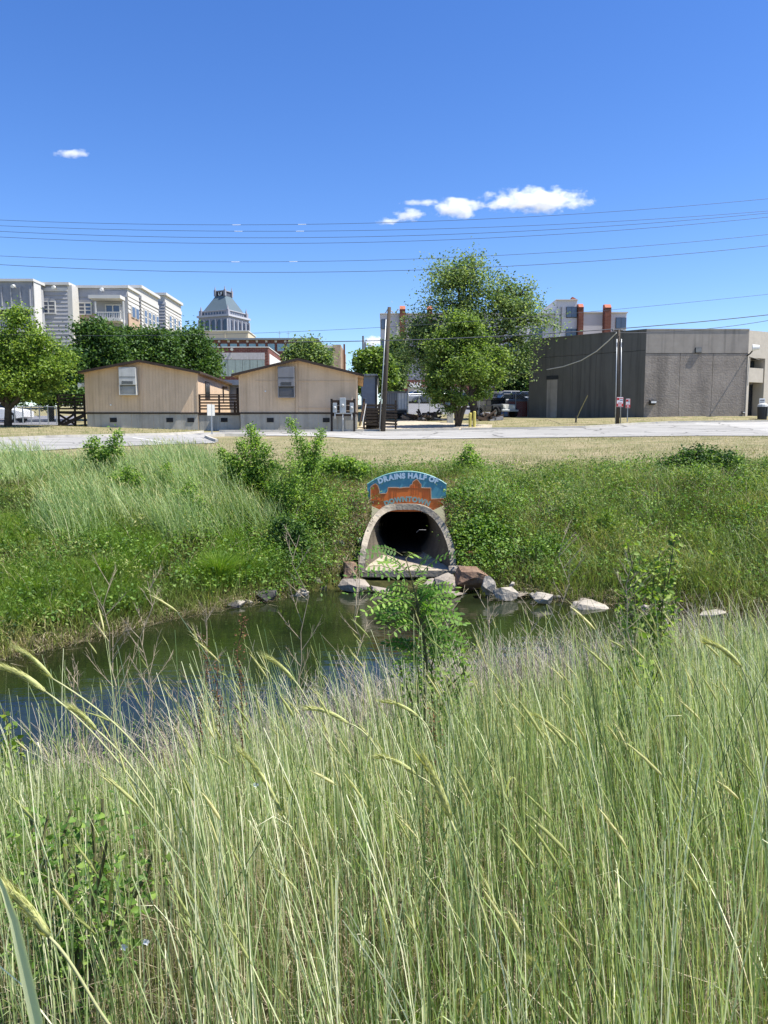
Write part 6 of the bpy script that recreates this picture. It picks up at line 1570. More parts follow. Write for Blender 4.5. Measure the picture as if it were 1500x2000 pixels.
# tall blue green grass on the left half of the bank
P = on_bank(19000, -80, 560, .26, 1.0); fr0 = (P[:, 1] - Yfar(P[:, 0])) / (20.5 - Yfar(P[:, 0])); P = P[rng.random(len(P)) < np.clip((fr0 - .27 + .5 * patch(P, .6, 64)) / .18, 0, 1)]; pv = patch(P, .5, 60)
lim = np.interp(750 + 1500 * P[:, 0] / P[:, 1], [-80, 430, 480, 560], [1, 1, .75, .35]); P = P[(pv > -.12) & (rng.random(len(P)) < lim)]; m_ = len(P)
hv = np.clip(1 + 1.0 * patch(P, .75, 66), .5, 1.2) * edge(P, .6, .7); rv = np.clip(.45 + .6 * patch(P, 1.3, 67) + rng.normal(0, .2, m_), 0, 1)
V, F, A, tp_, tn_ = blades(P, rng.uniform(.42, .82, m_) * hv, rng.uniform(.007, .012, m_), wind(m_, .25, .2), seg=3, taper='stem', rnd=rv)
sel = rng.random(m_) < .22
parts = [(V, F, A), blades(P, rng.uniform(.3, .62, m_) * hv, rng.uniform(.009, .017, m_), wind(m_, .35, .4), seg=3, sag=.3, rnd=rv)[:3]]
stuff('tall_grass', parts, G_rye, 'tall blue green grass on the left part of the far bank', 'grass')
stuff('grass_ears', [heads(tp_[sel], tn_[sel], rng.uniform(.07, .11, sel.sum()), rng.uniform(.004, .006, sel.sum()), n_awn=0)], G_head, 'pale ears of the tall grass on the far bank', 'grass')
# grass scattered along the right bank
P = on_bank(5200, 900, 1600, .1, 1.0); P = P[patch(P, .5, 77) > -.1]; m_ = len(P)
stuff('right_bank_grass', [blades(P, rng.uniform(.25, .6, m_) * edge(P), rng.uniform(.006, .012, m_), wind(m_, .25, .35), seg=3, sag=.15)[:3]], G_rye, 'wispy grey green grass on the right part of the far bank', 'grass')
# bright grass low on the left bank
P = on_bank(30000, -60, 545, .06, .42); pv = patch(P, .7, 80); P = P[pv > -.12]; m_ = len(P)
stuff('bright_grass', [blades(P, rng.uniform(.2, .48, m_), rng.uniform(.006, .012, m_), rng.normal(0, .35, (m_, 2)), seg=3, sag=.2)[:3]], G_bright, 'lush bright green grass low on the left bank', 'grass')

def tussock(label, px, py, Y, n, h, m):
    c = W(px, py, Y); c.z = gz(c.x, Y)
    a = rng.uniform(0, 2 * math.pi, n); r_ = np.abs(rng.normal(0, .12, n))
    P = np.stack([c.x + r_ * np.cos(a), c.y + r_ * np.sin(a), np.full(n, c.z - .03)], 1)
    ln = np.stack([np.cos(a), np.sin(a)], 1) * rng.uniform(.2, 1.0, n)[:, None]
    V, F, A, *_ = blades(P, rng.uniform(.55, 1.1, n) * h, rng.uniform(.007, .012, n), ln, seg=5, power=2.0, sag=.35 * np.linalg.norm(ln, axis=1))
    V = V - np.array(c); o = np_mesh('sedge_tussock', V, F, m, A); o.location = c
    return tag(o, label, 'grass tussock', 'sedge tussocks on the left bank')
for px, py, Y, n, h, lab in ((430, 1165, 13.3, 1100, .62, 'tallest bright sedge tussock leaning over the water at centre left'), (205, 1185, 12.2, 800, .5, 'round sedge tussock on the left bank above the dead fringe'), (375, 1160, 13.1, 700, .45, 'sedge tussock just left of the tallest one'), (480, 1140, 13.7, 600, .45, 'sedge tussock right of the tallest one near the dark boulder'), (75, 1200, 11.2, 700, .45, 'sedge tussock at the far left water edge')):
    tussock(lab, px, py, Y, n, h, G_bright)

def shrub(label, px, py, Y, stems, n, leaf, m, name='shrub', cat='shrub', group=None, aspect=.5, sd=.125, ground_it=True, leaf_from=.3):
    """stems: [(px tip, py tip)]; leaves gather along each stem's upper part"""
    c = W(px, py, Y)
    if ground_it: c.z = gz(c.x, Y)
    t = thing(name, c, label, cat, group); mb = MB(); cen = []
    for i, (a, b_) in enumerate(stems):
        tip = W(a, b_, Y + random.uniform(-.25, .25)); o = c + Vector((random.uniform(-.05, .05), random.uniform(-.05, .05), -.05)); L_ = (tip - o).length
        Pp = bend(o, tip, 6, up=.1); mb.tube(Pp, [.012 * (1 - .7 * j / 6) * (Y / 16) ** .3 + .002 for j in range(7)], 5)
        k = n // len(stems); f = leaf_from + (1 - leaf_from) * rng.random(k) ** .9; pa = np.array([list(q) for q in Pp]); f6 = f * 6; i0 = np.clip(f6.astype(int), 0, 5)
        cc = pa[i0] + (pa[i0 + 1] - pa[i0]) * (f6 - i0)[:, None] + rng.normal(0, 1, (k, 3)) * sd * (1.25 - f * .75)[:, None]; cen.append(cc)
    mb.build('stem', M_stem, t)
    cen = np.concatenate(cen); V, F, A = leaves(cen, leaf * rng.uniform(.6, 1.3, len(cen)), aspect); np_mesh('foliage', V, F, m, A, parent=t)['kind'] = 'stuff'
    return t
M_stem = mat('green_brown_stem', '#5b5a3a', rough=.8)
L_shr = leaf_mat('shrub_leaf_green', [(0, '#4a6a2c'), (.5, '#71923f'), (1, '#a4ba62')], trans=.42)
random.seed(5)
SG = 'shrubs and saplings on the far bank'
shrub('forked leafy shrub standing over the left road edge', 205, 925, 17.6, [(172, 862), (182, 855), (226, 850), (232, 842), (205, 880), (190, 890), (235, 880)], 2600, .075, L_shr, group=SG)
shrub('broad leafy sapling clump between the cabins and the sign', 490, 990, 17.0, [(492, 832), (470, 862), (520, 870), (450, 890), (535, 905), (440, 920), (505, 920), (480, 940), (545, 950), (430, 880), (500, 850)], 8000, .065, L_shr, group=SG)
shrub('slender sapling with bare stem and leafy top left of sign', 608, 978, 16.8, [(565, 822), (585, 850), (628, 840), (622, 865), (600, 870), (610, 890), (595, 900)], 3200, .06, L_shr, group=SG, leaf_from=.5)
shrub('small upright bush on the lawn edge right of the sign', 914, 945, 18.4, [(915, 872), (900, 892), (928, 890), (890, 910), (938, 912)], 1500, .08, L_shr, group=SG)
shrub('dark green shrub mass along the lawn edge at right', 1370, 935, 19.0, [(1310, 895), (1335, 885), (1365, 880), (1395, 884), (1425, 892), (1450, 905), (1290, 908), (1380, 900)], 4200, .09, L_dark, group=SG, sd=.16)
shrub('tall leafy sapling on the bank right of the broad clump', 565, 1010, 15.9, [(540, 905), (565, 880), (590, 900), (610, 930), (530, 950), (575, 940)], 2600, .055, L_shr, group=SG)
shrub('loose green bush against the thatch left of the sign', 640, 1040, 15.6, [(615, 975), (640, 960), (668, 970), (600, 1000), (680, 1000)], 1900, .05, L_shr, group=SG)
shrub('loose leafy sapling half way up the far left bank', 245, 1010, 15.6, [(225, 935), (250, 915), (270, 930), (215, 965), (285, 965)], 2800, .06, L_shr, group=SG)
shrub('thin leafy shrub in tall grass left of the sapling clump', 340, 1010, 16.2, [(325, 910), (345, 925), (365, 945), (320, 940), (380, 955)], 3000, .06, L_shr, group=SG)
shrub('bushy green sapling above bright grass on the left bank', 362, 1050, 15.0, [(345, 965), (372, 945), (390, 980), (330, 990), (400, 1010), (415, 1030)], 3800, .06, L_shr, group=SG)
shrub('dark bush beside the rocks left of the culvert', 560, 1125, 14.7, [(535, 1020), (560, 1010), (585, 1030), (525, 1060), (600, 1060), (570, 1050)], 4200, .065, L_dark, group=SG, sd=.12)
shrub('leafy mound left of the sign at the lawn edge', 665, 965, 17.6, [(630, 905), (655, 898), (685, 902), (712, 915), (640, 925), (700, 930)], 3600, .08, L_shr, group=SG, sd=.14)
shrub('sprawling pale leaved vine mound right of the culvert', 945, 1085, 15.4, [(905, 1040), (930, 1030), (960, 1035), (990, 1050), (900, 1065), (975, 1070)], 3400, .07, G_broad, group=SG, sd=.14, aspect=.8)
shrub('weedy bush low on the right bank above the white block', 1080, 1120, 14.6, [(1050, 1060), (1085, 1050), (1110, 1075), (1040, 1090), (1130, 1095)], 1500, .06, G_broad, group=SG)
shrub('dark leafy clump at the right edge of the far bank', 1470, 1010, 16.6, [(1430, 975), (1465, 960), (1495, 970), (1520, 985), (1445, 995)], 2000, .08, L_dark, group=SG, sd=.14)
shrub('bright yellowish sapling half way up the right bank', 1180, 1080, 15.2, [(1165, 1020), (1185, 1005), (1200, 1030), (1215, 1050)], 1100, .07, L_yel, group=SG)
shrub('yellow leaved vine sapling on the near bank at right', 1262, 1285, 6.2, [(1225, 1060), (1250, 1090), (1290, 1075), (1318, 1048), (1235, 1130), (1300, 1120), (1275, 1150), (1215, 1180), (1320, 1170), (1260, 1200)], 1500, .05, L_yel, name='sapling', cat='sapling', aspect=.65, sd=.075, leaf_from=.25)
shrub('rank leafy bramble among grass at the left foreground', 120, 1800, 1.9, [(60, 1600), (95, 1590), (140, 1580), (180, 1600), (210, 1640), (70, 1660), (150, 1670), (230, 1700), (280, 1720), (300, 1660), (40, 1740), (200, 1560)], 1500, .026, G_broad, name='bramble', cat='bramble', aspect=.65, sd=.07, leaf_from=.02)
shrub('small heart leaved climber on the near bank at right', 1235, 1390, 4.2, [(1205, 1290), (1240, 1235), (1265, 1280), (1290, 1300), (1220, 1330)], 150, .05, L_yel, name='climber', cat='climber', aspect=.8, sd=.05)
shrub('small climber at the left edge above the water', 20, 1500, 4.4, [(5, 1385), (18, 1420), (40, 1440), (8, 1470)], 170, .045, L_yel, name='climber', cat='climber', aspect=.8, sd=.05)

shrub('low leafy weeds hiding the foot of the locust sapling', 850, 1370, 4.7, [(800, 1260), (830, 1240), (870, 1230), (900, 1255), (780, 1300), (910, 1300), (850, 1270)], 1300, .035, L_shr, name='weed_clump', cat='weed', aspect=.5, sd=.06, leaf_from=.15)
# locust sapling in the middle of the picture
LY = 4.4; c = W(820, 1330, LY); c.z = gz(c.x, LY)
lo = thing('locust_sapling', c, 'feathery locust sapling on the near bank before the culvert', 'sapling')
stem = [c - Vector((0, 0, .05)), W(834, 1300, LY), W(826, 1240, LY), W(816, 1180, LY), W(804, 1130, LY - .03), W(792, 1090, LY - .05)]
MB().tube(stem, [.011, .010, .008, .007, .005, .003], 6).build('stem', M_stem, lo, smooth=True)
LX = -14
fr_pts = [(800, 1085, 745, 1078), (806, 1092, 828, 1078), (812, 1110, 862, 1100), (815, 1120, 720, 1105), (818, 1128, 770, 1095), (820, 1140, 890, 1112), (824, 1150, 728, 1128), (822, 1150, 775, 1135), (826, 1160, 905, 1150), (828, 1165, 705, 1140), (826, 1170, 735, 1160), (830, 1178, 880, 1175), (830, 1185, 715, 1170), (832, 1195, 765, 1180), (834, 1205, 700, 1152), (836, 1215, 900, 1205), (838, 1225, 760, 1215), (840, 1235, 775, 1240), (842, 1245, 890, 1240), (842, 1255, 770, 1262), (844, 1265, 900, 1270), (846, 1275, 790, 1280), (846, 1285, 870, 1290), (846, 1295, 800, 1310), (820, 1135, 840, 1098), (828, 1175, 845, 1140), (838, 1225, 858, 1190), (834, 1200, 815, 1165), (844, 1262, 862, 1228)]
L_loc = leaf_mat('locust_leaf', [(0, '#3d6122'), (.5, '#648a34'), (1, '#9ab858')], trans=.42)
random.seed(12)
for k in range(44):
    i0 = random.uniform(.2, 1); yb = 1100 + 200 * i0; xb = 812 + 34 * i0; fr_pts.append((xb, yb, xb + random.choice((-1, 1)) * random.uniform(35, 95), yb - random.uniform(-15, 30)))
for a, b_, e, f in fr_pts:
    p = W(a + LX, b_, LY); q = W(e + LX, f, LY + random.uniform(-.3, .25)); q += Vector((random.gauss(0, .03), 0, random.gauss(0, .045))); L_ = (q - p).length; d = (q - p).normalized(); up_ = Vector((random.uniform(-.3, .3), -random.uniform(.5, 1.0), 1)).normalized(); s_ = d.cross(up_).normalized(); up_ = s_.cross(d)
    pts = [p + d * L_ * t + Vector((0, 0, .16 * L_ * math.sin(math.pi * t * .9) - .05 * L_ * t * t)) for t in np.linspace(0, 1, 7)]
    r_ = MB().tube(pts, [.0022] * 6 + [.001], 4).build('frond', M_stem, lo)
    V = []; F = []; nn = 8
    for j in range(nn * 2 + 1):
        t = .22 + .78 * (j // 2) / nn if j < nn * 2 else 1.0
        i0 = min(5, int(t * 6)); o = pts[i0].lerp(pts[i0 + 1], t * 6 - i0); sd_ = (1 if j % 2 else -1) if j < nn * 2 else 0
        ax = (s_ * sd_ + d * (.35 if sd_ else 1) + up_ * random.uniform(-.35, .1)).normalized(); l_ = (.041 if L_ > .2 else .036) * random.uniform(.8, 1.1); w_ = l_ * .21; nrm_ = (up_ + Vector((random.uniform(-.4, .4), random.uniform(-.4, .4), 0))).normalized(); sv = ax.cross(nrm_).normalized()
        b0 = len(V); V += [o, o + ax * l_ * .35 + sv * w_, o + ax * l_ * .75 + sv * w_ * .85, o + ax * l_, o + ax * l_ * .75 - sv * w_ * .85, o + ax * l_ * .35 - sv * w_]
        F += [(b0, b0 + 1, b0 + 5), (b0 + 1, b0 + 2, b0 + 4), (b0 + 1, b0 + 4, b0 + 5), (b0 + 2, b0 + 3, b0 + 4)]
    rn = rng.random(); np_mesh('leaflets', np.array([list(v) for v in V]), F, L_loc, {'rnd': np.clip(rn + rng.normal(0, .15, len(V)), 0, 1), 't': np.full(len(V), .5)}, parent=r_)['kind'] = 'stuff'

# dead branched stalks on the near bank
M_dead = mat('dead_stalk', '#a2947d', rough=.85, var=.2, scale=20); M_dock = mat('dock_brown', '#5e4431', rough=.85, var=.3, scale=20)
def dead_weed(label, pb, tip, Y, n, reach, seed, m=None, fork=.3, r=.0056):
    r_ = random.Random(seed); b_ = W(pb[0], pb[1], Y); b_.z = min(b_.z, gz(b_.x, Y)) if True else b_.z; t_ = W(tip[0], tip[1], Y); b_.z = gz(b_.x, Y)
    mb = MB(); H = (t_ - b_).length; ax = bend(b_ - Vector((0, 0, .03)), t_, 8, 0.0); mb.tube(ax, [r * (1 - .65 * i / 8) for i in range(9)], 5)
    for i in range(n):
        f = fork + (1 - fork) * (i + r_.random() * .6) / n; k = f * 8; j = min(7, int(k)); o = ax[j].lerp(ax[j + 1], k - j)
        a = r_.uniform(0, 6.28); l_ = reach * (1.15 - .7 * f) * r_.uniform(.7, 1.2); d = Vector((math.cos(a), math.sin(a) * .6, r_.uniform(.7, 1.5))).normalized()
        P_ = [o, o + d * l_ * .5 + Vector((0, 0, .03 * l_)), o + d * l_ + Vector((0, 0, .12 * l_))]; mb.tube(P_, [r * .5, r * .4, r * .22], 4)
        for q in range(7):
            u = r_.uniform(.3, .95); o2 = P_[0].lerp(P_[2], u); d2 = (d + Vector((r_.uniform(-.7, .7), r_.uniform(-.7, .7), r_.uniform(-.2, .6)))).normalized(); mb.tube([o2, o2 + d2 * l_ * r_.uniform(.2, .4)], [r * .25, r * .15], 3)
    t = mb.build('dead_weed', m or M_dead); off = Vector(b_)
    for v in t.data.vertices: v.co -= off
    t.location = off
    return tag(t, label, 'dead weed', 'dead branched stalks on the near bank')
for i, (pb, tip, Y, n, rc, lab) in enumerate([
    ((285, 1420), (288, 1135), 5.6, 16, .34, 'pale branched dead stalk before the tallest left tussock'), ((400, 1440), (402, 1185), 5.4, 14, .30, 'dead stalk standing right of the tallest tussock over open water'),
    ((215, 1430), (218, 1128), 6.0, 14, .40, 'thin spreading dead stalk before the round left tussock'), ((590, 1350), (585, 1045), 6.2, 12, .34, 'dead stalk rising to the bush left of the culvert'),
    ((700, 1380), (700, 1085), 5.2, 12, .28, 'dead stalk close left of the locust sapling'), ((880, 1420), (862, 1160), 4.6, 16, .26, 'leaning dead stalk close right of the locust sapling'),
    ((955, 1380), (952, 1165), 5.4, 14, .28, 'dead stalk before the large brown boulder'), ((1030, 1360), (1040, 1175), 5.6, 13, .26, 'dead stalk before the white leaning wedge rock'),
    ((1102, 1330), (1100, 1050), 6.4, 15, .36, 'tall dead stalk standing before the long white ledge'), ((1232, 1380), (1236, 1095), 5.6, 16, .3, 'dead stalk tangled with the yellow leaved sapling'),
    ((165, 1480), (150, 1300), 4.6, 14, .26, 'grey dead stalk over the water at the far left'), ((330, 1500), (345, 1350), 4.2, 14, .2, 'grey twiggy stalk low at the left water edge'),
    ((1335, 1400), (1330, 1230), 5.0, 14, .24, 'dead stalk in the grass near the right edge')]): dead_weed(lab, pb, tip, Y, n, rc, 50 + i)
def dock(label, pb, tip, Y, seed):
    r_ = random.Random(seed); b_ = W(pb[0], pb[1], Y); b_.z = gz(b_.x, Y); t_ = W(tip[0], tip[1], Y)
    t = thing('dock_stalk', b_, label, 'dock stalk', 'dark dock stalks'); ax = bend(b_ - Vector((0, 0, .03)), t_, 6, 0); MB().tube(ax, [.005 - .0005 * i for i in range(7)], 5).build('stem', M_dock, t)
    n = 330; f = 2.2 + 3.8 * rng.random(n); pa = np.array([list(q) for q in ax]); i0 = np.clip(f.astype(int), 0, 5); cc = pa[i0] + (pa[i0 + 1] - pa[i0]) * (f - i0)[:, None] + rng.normal(0, .016, (n, 3)); V, F, A = leaves(cc, rng.uniform(.009, .017, n), .8); np_mesh('seeds', V, F, G_seed, A, parent=t)['kind'] = 'stuff'
dock('brown seeded dock stalk before open water at centre left', (474, 1480), (478, 1205), 4.2, 1); dock('shorter brown dock stalk left of the centre left one', (393, 1490), (392, 1240), 4.4, 2); dock('dark dock stalk right of the locust sapling foot', (852, 1560), (850, 1370), 3.2, 3); dock('leaning dock stalk between the two left docks', (440, 1500), (426, 1290), 4.3, 4)

# ------------------------------------------------------------------ the near bank: tall rye, undergrowth, straw
LIMX = [-50, 0, 150, 300, 450, 600, 700, 800, 900, 1000, 1150, 1300, 1400, 1550]
LIMY = [1455, 1470, 1490, 1485, 1430, 1410, 1400, 1372, 1345, 1325, 1295, 1250, 1212, 1190]
def near_pts(n, y0, y1, pw=1.0):
    y = y0 + (y1 - y0) * rng.random(n) ** pw; x = rng.uniform(-.60, .60, n) * y + rng.uniform(-.25, .25, n)
    ok = y < Ynear(x) + .1; x, y = x[ok], y[ok]
    return np.stack([x, y, ground_z(x, y)], 1)
def cap_height(P, h, over, slack):
    """the stand is shorter where the bank has been cut back and the water shows over it; a share of the stems (over) stand up to slack metres higher"""
    top = P.copy(); top[:, 2] += h; px, py = project(top)
    lim = np.interp(px, LIMX, LIMY) + 70 * patch(P, 1.1, 91); zc = P[:, 1]
    hmax = np.maximum(.12, (np.tan(np.arctan((1000 - lim) / 1500) - PITCH) * zc) - P[:, 2])
    tall = rng.random(len(h)) < over * np.interp(px, [300, 420], [.35, 1])
    hmax = np.where(tall, hmax + rng.random(len(h)) ** 1.3 * slack, hmax * rng.uniform(.72, 1.02, len(h)))
    return np.minimum(h, hmax)
N_STEM = 20000
P = near_pts(N_STEM, 1.0, 9.6, 1.25); P = P[rng.random(len(P)) < np.interp(P[:, 1], [1, 2.2, 4], [.36, .46, .82]) * np.where((P[:, 0] < -.27 * P[:, 1]) & (P[:, 1] < 2.7), .55, 1)]; m_ = len(P)
h = cap_height(P, rng.uniform(.72, 1.14, m_), .24, .72)
w_ = np.minimum(.0048, .0021 + .0004 * P[:, 1]) * rng.uniform(.8, 1.3, m_)
gn = patch(P, .9, 5)
rn = np.clip(.45 + .45 * gn + rng.normal(0, .36, m_), 0, 1)
ln = wind(m_, .055, .055); ln[:, 0] *= np.clip(h / .8, .4, 1.3)
st = blades(P, h, w_, ln, seg=8, power=3.8, taper='stem', rnd=rn)
# each stem carries one or two flat leaves
lf = []
for _ in range(1):
    t0 = rng.uniform(.1, .75, m_); b_ = P.copy(); b_[:, :2] += ln * (h * t0 ** 3.8)[:, None]; b_[:, 2] += h * t0
    hl = rng.uniform(.10, .30, m_) * np.clip(h, .3, 1); s2 = np.where(rng.random(m_) < .6, -1, 1) * rng.uniform(.03, .5, m_)
    lk = rng.random(m_) < .8
    lf.append(blades(b_[lk], hl[lk], rng.uniform(.0025, .006, lk.sum()), np.stack([s2, rng.normal(0, .35, m_)], 1)[lk], seg=4, power=1.3, sag=rng.uniform(.1, .9, lk.sum()), rnd=np.clip(rn + rng.normal(0, .12, m_), 0, 1)[lk])[:3])
stuff('rye_grass', [st[:3]] + lf, G_near, 'dense tall rye grass filling the near bank', 'grass')
tip, tan = st[3], st[4]
sel = (rng.random(m_) < .085) & (h > .45)
tan2 = tan + np.stack([-rng.uniform(.0, .5, m_), rng.normal(0, .15, m_), rng.uniform(-.25, .1, m_)], 1); tan2 /= np.linalg.norm(tan2, axis=1)[:, None]
ns_ = int(sel.sum())
stuff('rye_ears', [heads(tip[sel], tan2[sel], rng.uniform(.06, .105, ns_), rng.uniform(.0018, .0034, ns_), awn=.03, n_awn=12)], G_head, 'pale bristly ears nodding over the near rye grass', 'grass')
# fine green undergrowth and straw at the stems' feet
P = near_pts(34000, .95, 9.4, 1.15); P = P[rng.random(len(P)) < np.interp(P[:, 1], [1, 2.5, 5], [.14, .26, .9])]; m_ = len(P); gn = patch(P, .7, 15)
h = cap_height(P, rng.uniform(.14, .5, m_) * (1 + .5 * gn), .05, .1)
stuff('under_grass', [blades(P, h, rng.uniform(.0018, .0042, m_), wind(m_, .05, .14), seg=3, sag=.2, rnd=np.clip(.45 + .4 * gn + rng.normal(0, .22, m_), 0, 1))[:3]], G_under, 'shorter green grass growing under the rye', 'grass')
P = near_pts(16000, 1.1, 7.5, 1.1); P = P[patch(P, .75, 51) > .06]; m_ = len(P)
stuff('green_patches', [blades(P, cap_height(P, rng.uniform(.2, .62, m_), .02, .1), rng.uniform(.002, .0045, m_), wind(m_, .06, .15), seg=3, sag=.12, rnd=rng.random(m_))[:3]], G_bright, 'patches of brighter green grass among the rye', 'grass')
P = near_pts(1500, 1.1, 8, 1.2); P = P[patch(P, .8, 33) > .02]; k = 14
cen = np.repeat(P, k, 0) + rng.normal(0, 1, (len(P) * k, 3)) * np.array([.06, .06, .08]) + np.array([0, 0, .2])
stuff('under_weeds', [leaves(cen, rng.uniform(.012, .034, len(cen)), .55)], G_broad, 'small leafy weeds between the rye stems', 'weeds')
P = near_pts(24000, .95, 9.6, 1.2); m_ = len(P)
edge_ = (P[:, 1] > Ynear(P[:, 0]) - 1.6)
h = cap_height(P, rng.uniform(.05, .3, m_) + np.where(edge_, rng.random(m_) * .4, 0) + np.where(rng.random(m_) < .18, rng.uniform(.2, .6, m_), 0), .15, .25)
stuff('dead_straw', [blades(P, h, rng.uniform(.0014, .0034, m_), rng.normal(0, .8, (m_, 2)), seg=2, sag=.3)[:3]], G_straw, 'broken dry straw lying among the near grass', 'dead grass')
# grey tangle of dead stems at the water's edge
parts = []
for p0, p1, n in ((60, 440, 2600), (440, 700, 1200), (640, 1160, 7500), (1160, 1500, 3800)):
    px = rng.uniform(p0, p1, n); y = np.full(n, 7.0); q = rng.uniform(.1, 2.4, n)
    for _ in range(10): x = (px - 750) / 1500 * y; y = Ynear(x) - q
    P = np.stack([x, y, ground_z(x, y)], 1); h = cap_height(P, rng.uniform(.3, 1.05, n), .6, .42)
    parts.append(blades(P, h, rng.uniform(.003, .006, n), rng.normal(0, .5, (n, 2)), seg=4, power=1.4, taper='stem')[:3])
stuff('dead_stems', parts, G_grey, 'grey tangle of dead stems along the near water edge', 'dead stems')

# the nearest ears, big enough to tell apart
def curve(P_, n=14):
    d = [0.0]
    for a, b_ in zip(P_, P_[1:]): d.append(d[-1] + (b_ - a).length)
    A_ = np.array([list(q) for q in P_]); c = [np.polyfit(d, A_[:, k], min(3, len(P_) - 1)) for k in range(3)]
    return [Vector([float(np.polyval(c[k], t)) for k in range(3)]) for t in np.linspace(0, d[-1], n)]
def rye(label, pts, hd, Y, r, seed, Yb=None):
    """pts: stem pixels from foot to ear; hd: ear tip pixel"""
    t = thing('rye_stalk', W(pts[0][0], pts[0][1], Y), label, 'grass stalk', 'large rye ears in the foreground')
    P_ = [W(a, b_, Y) for a, b_ in pts]; P_ = curve(P_); g = W(pts[0][0], pts[0][1], Y); g.z = gz(g.x, Y); foot = Vector((P_[0].x + .05, Y, g.z))
    if foot.z < P_[0].z: P_ = [foot] + P_
    MB().tube(P_, [.0022] * (len(P_) - 1) + [.0016], 5).build('stem', M_ryestem, t, smooth=True)
    a = P_[-1]; b_ = W(hd[0], hd[1], Y - .02); d = b_ - a; L_ = d.length
    q = [a + d * f + Vector((0, 0, .10 * L_ * math.sin(math.pi * f))) for f in np.linspace(0, 1, 9)]
    h_ = MB().tube(q, [r * k for k in (.5, .85, 1, 1, .95, .9, .75, .5, .15)], 7).build('ear', M_ear, t, smooth=True)
    r_ = np.random.default_rng(seed); n = 150; f = r_.random(n); pa = np.array([list(v) for v in q]); k = np.clip((f * 8).astype(int), 0, 7); c = pa[k] + (pa[k + 1] - pa[k]) * (f * 8 - k)[:, None]
    tn = np.array(d.normalized()); o = r_.normal(size=(n, 3)); o -= tn * (o @ tn)[:, None]; o /= np.linalg.norm(o, axis=1)[:, None]
    s_ = np.cross(o, tn)
    # overlapping scales, then bristles
    c2 = c + o * r * .75; e2 = c2 + tn * r * 2.6 + o * r * .55
    V1 = np.stack([c2 - s_ * r * .35, e2, c2 + s_ * r * .35], 1).reshape(-1, 3)
    e = c + (tn + o * r_.uniform(.15, .35, n)[:, None]) * (r * r_.uniform(5, 9, n))[:, None]; V2 = np.stack([c + o * r * .5 - s_ * .0004, e, c + o * r * .5 + s_ * .0004], 1).reshape(-1, 3)
    V = np.concatenate([V1, V2]); np_mesh('bristles', V, np.arange(len(V)).reshape(-1, 3), G_head, {'rnd': r_.random(len(V)), 't': np.ones(len(V))}, parent=h_)['kind'] = 'stuff'
M_ryestem = mat('rye_stem', '#a7a878', rough=.5, var=.15, scale=8); M_ear = mat('rye_ear_core', '#a9ad70', rough=.7, var=.2, scale=60)
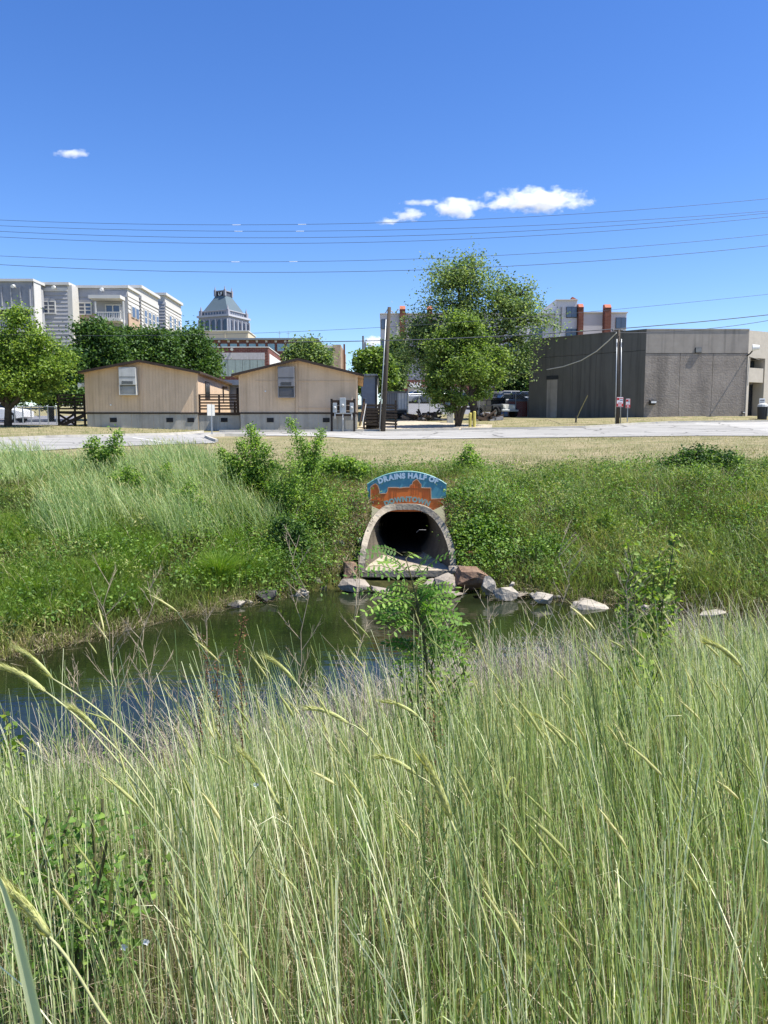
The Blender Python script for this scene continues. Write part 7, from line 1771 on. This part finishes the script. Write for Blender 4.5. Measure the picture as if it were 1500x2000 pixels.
for i, (pts, hd, Y, r, lab) in enumerate([
    ([(1060, 2040), (1000, 1930), (930, 1740), (880, 1600)], (822, 1480), 1.25, .0062, 'big fuzzy pale ear on a thick stalk right of foreground centre'),
    ([(960, 1800), (900, 1640), (868, 1560), (812, 1512)], (737, 1479), 1.9, .0052, 'yellowish ear bowing left beside the big fuzzy one'),
    ([(330, 1620), (240, 1500), (160, 1410), (88, 1350)], (2, 1305), 1.75, .0062, 'bristly ear at the left edge reaching over the water'),
    ([(330, 1560), (260, 1450), (170, 1370), (102, 1325)], (38, 1272), 1.85, .0048, 'slim pale ear above the bristly one at the left edge'),
    ([(320, 2080), (205, 1990), (150, 1900), (95, 1828)], (0, 1728), 1.0, .0062, 'large pale ear low at the left edge of the foreground'),
    ([(300, 1560), (250, 1490), (210, 1445), (188, 1425)], (138, 1384), 1.7, .0052, 'bright whitish ear over the dark water at left'),
    ([(640, 1800), (600, 1690), (580, 1640), (552, 1592)], (470, 1468), 1.6, .0045, 'long slender ear slanting across the left centre grass'),
    ([(1500, 1560), (1480, 1420), (1465, 1350), (1448, 1302)], (1376, 1254), 1.9, .0055, 'curved ear arching left near the right edge'),
    ([(1200, 2080), (1120, 1995), (1090, 1960), (1075, 1942)], (1035, 1880), 1.25, .005, 'small dull ear low in the right foreground'),
    ([(790, 1560), (740, 1470), (710, 1430), (680, 1412)], (598, 1385), 2.0, .005, 'pale ear lying almost level at centre'),
    ([(660, 1470), (610, 1390), (590, 1350), (574, 1328)], (521, 1286), 2.1, .0048, 'yellow green ear before the water left of the locust sapling'),
    ([(900, 1560), (850, 1470), (835, 1420), (818, 1400)], (748, 1371), 2.1, .0045, 'pale narrow ear just below the locust sapling'),
    ([(1150, 1640), (1135, 1540), (1120, 1490), (1110, 1460)], (1040, 1395), 2.0, .0046, 'drooping ear in the right centre grass')]): rye(lab, pts, hd, Y, r, 90 + i)
# broad leaf blade at the lower left corner
b0 = W(75, 2060, .9); n = 9; V = []; 
bp_ = [W(a, b_, .9) for a, b_ in ((82, 2060), (70, 1990), (52, 1910), (28, 1800), (8, 1740), (-12, 1690))]
mb = MB()
for i, q in enumerate(bp_):
    w2 = (.0085, .0085, .008, .0065, .004, .001)[i]; V += [q - Vector((w2, 0, 0)), q + Vector((0, .003, 0)), q + Vector((w2, 0, 0))]
F = [];
for i in range(5):
    for j in range(2): F.append((i * 3 + j, i * 3 + j + 1, i * 3 + 4 + j, i * 3 + 3 + j))
t = thing('grass_blade', b0, 'broad pale grass blade rising in the lower left corner', 'grass blade'); np_mesh('blade', np.array([list(v) for v in V]), F, G_near, {'rnd': np.full(len(V), .75), 't': np.full(len(V), .9)}, parent=t, smooth=True)
# tiny white flowers among the grass
for i, (px, py, Y, lab) in enumerate([(243, 1848, 1.5, 'small white flower in the lower left grass'), (286, 1838, 1.55, 'second white flower right of the lower left one'), (500, 1532, 2.0, 'white flower above centre left grass')]):
    c = W(px, py, Y); t = thing('white_flower', c, lab, 'flower'); 
    MB().tube([Vector((c.x + .02, c.y, gz(c.x, Y))), c], [.0015, .001], 4).build('stem', M_ryestem, t)
    mb = MB()
    for k in range(5):
        a = k * 1.257; d = Vector((math.cos(a), -.5, math.sin(a))).normalized() * .009; s_ = d.cross(Vector((0, -1, .3))).normalized() * .004; mb.quad(c, c + d * .6 + s_, c + d, c + d * .6 - s_)
    mb.build('petals', M_white, t, recalc=False)
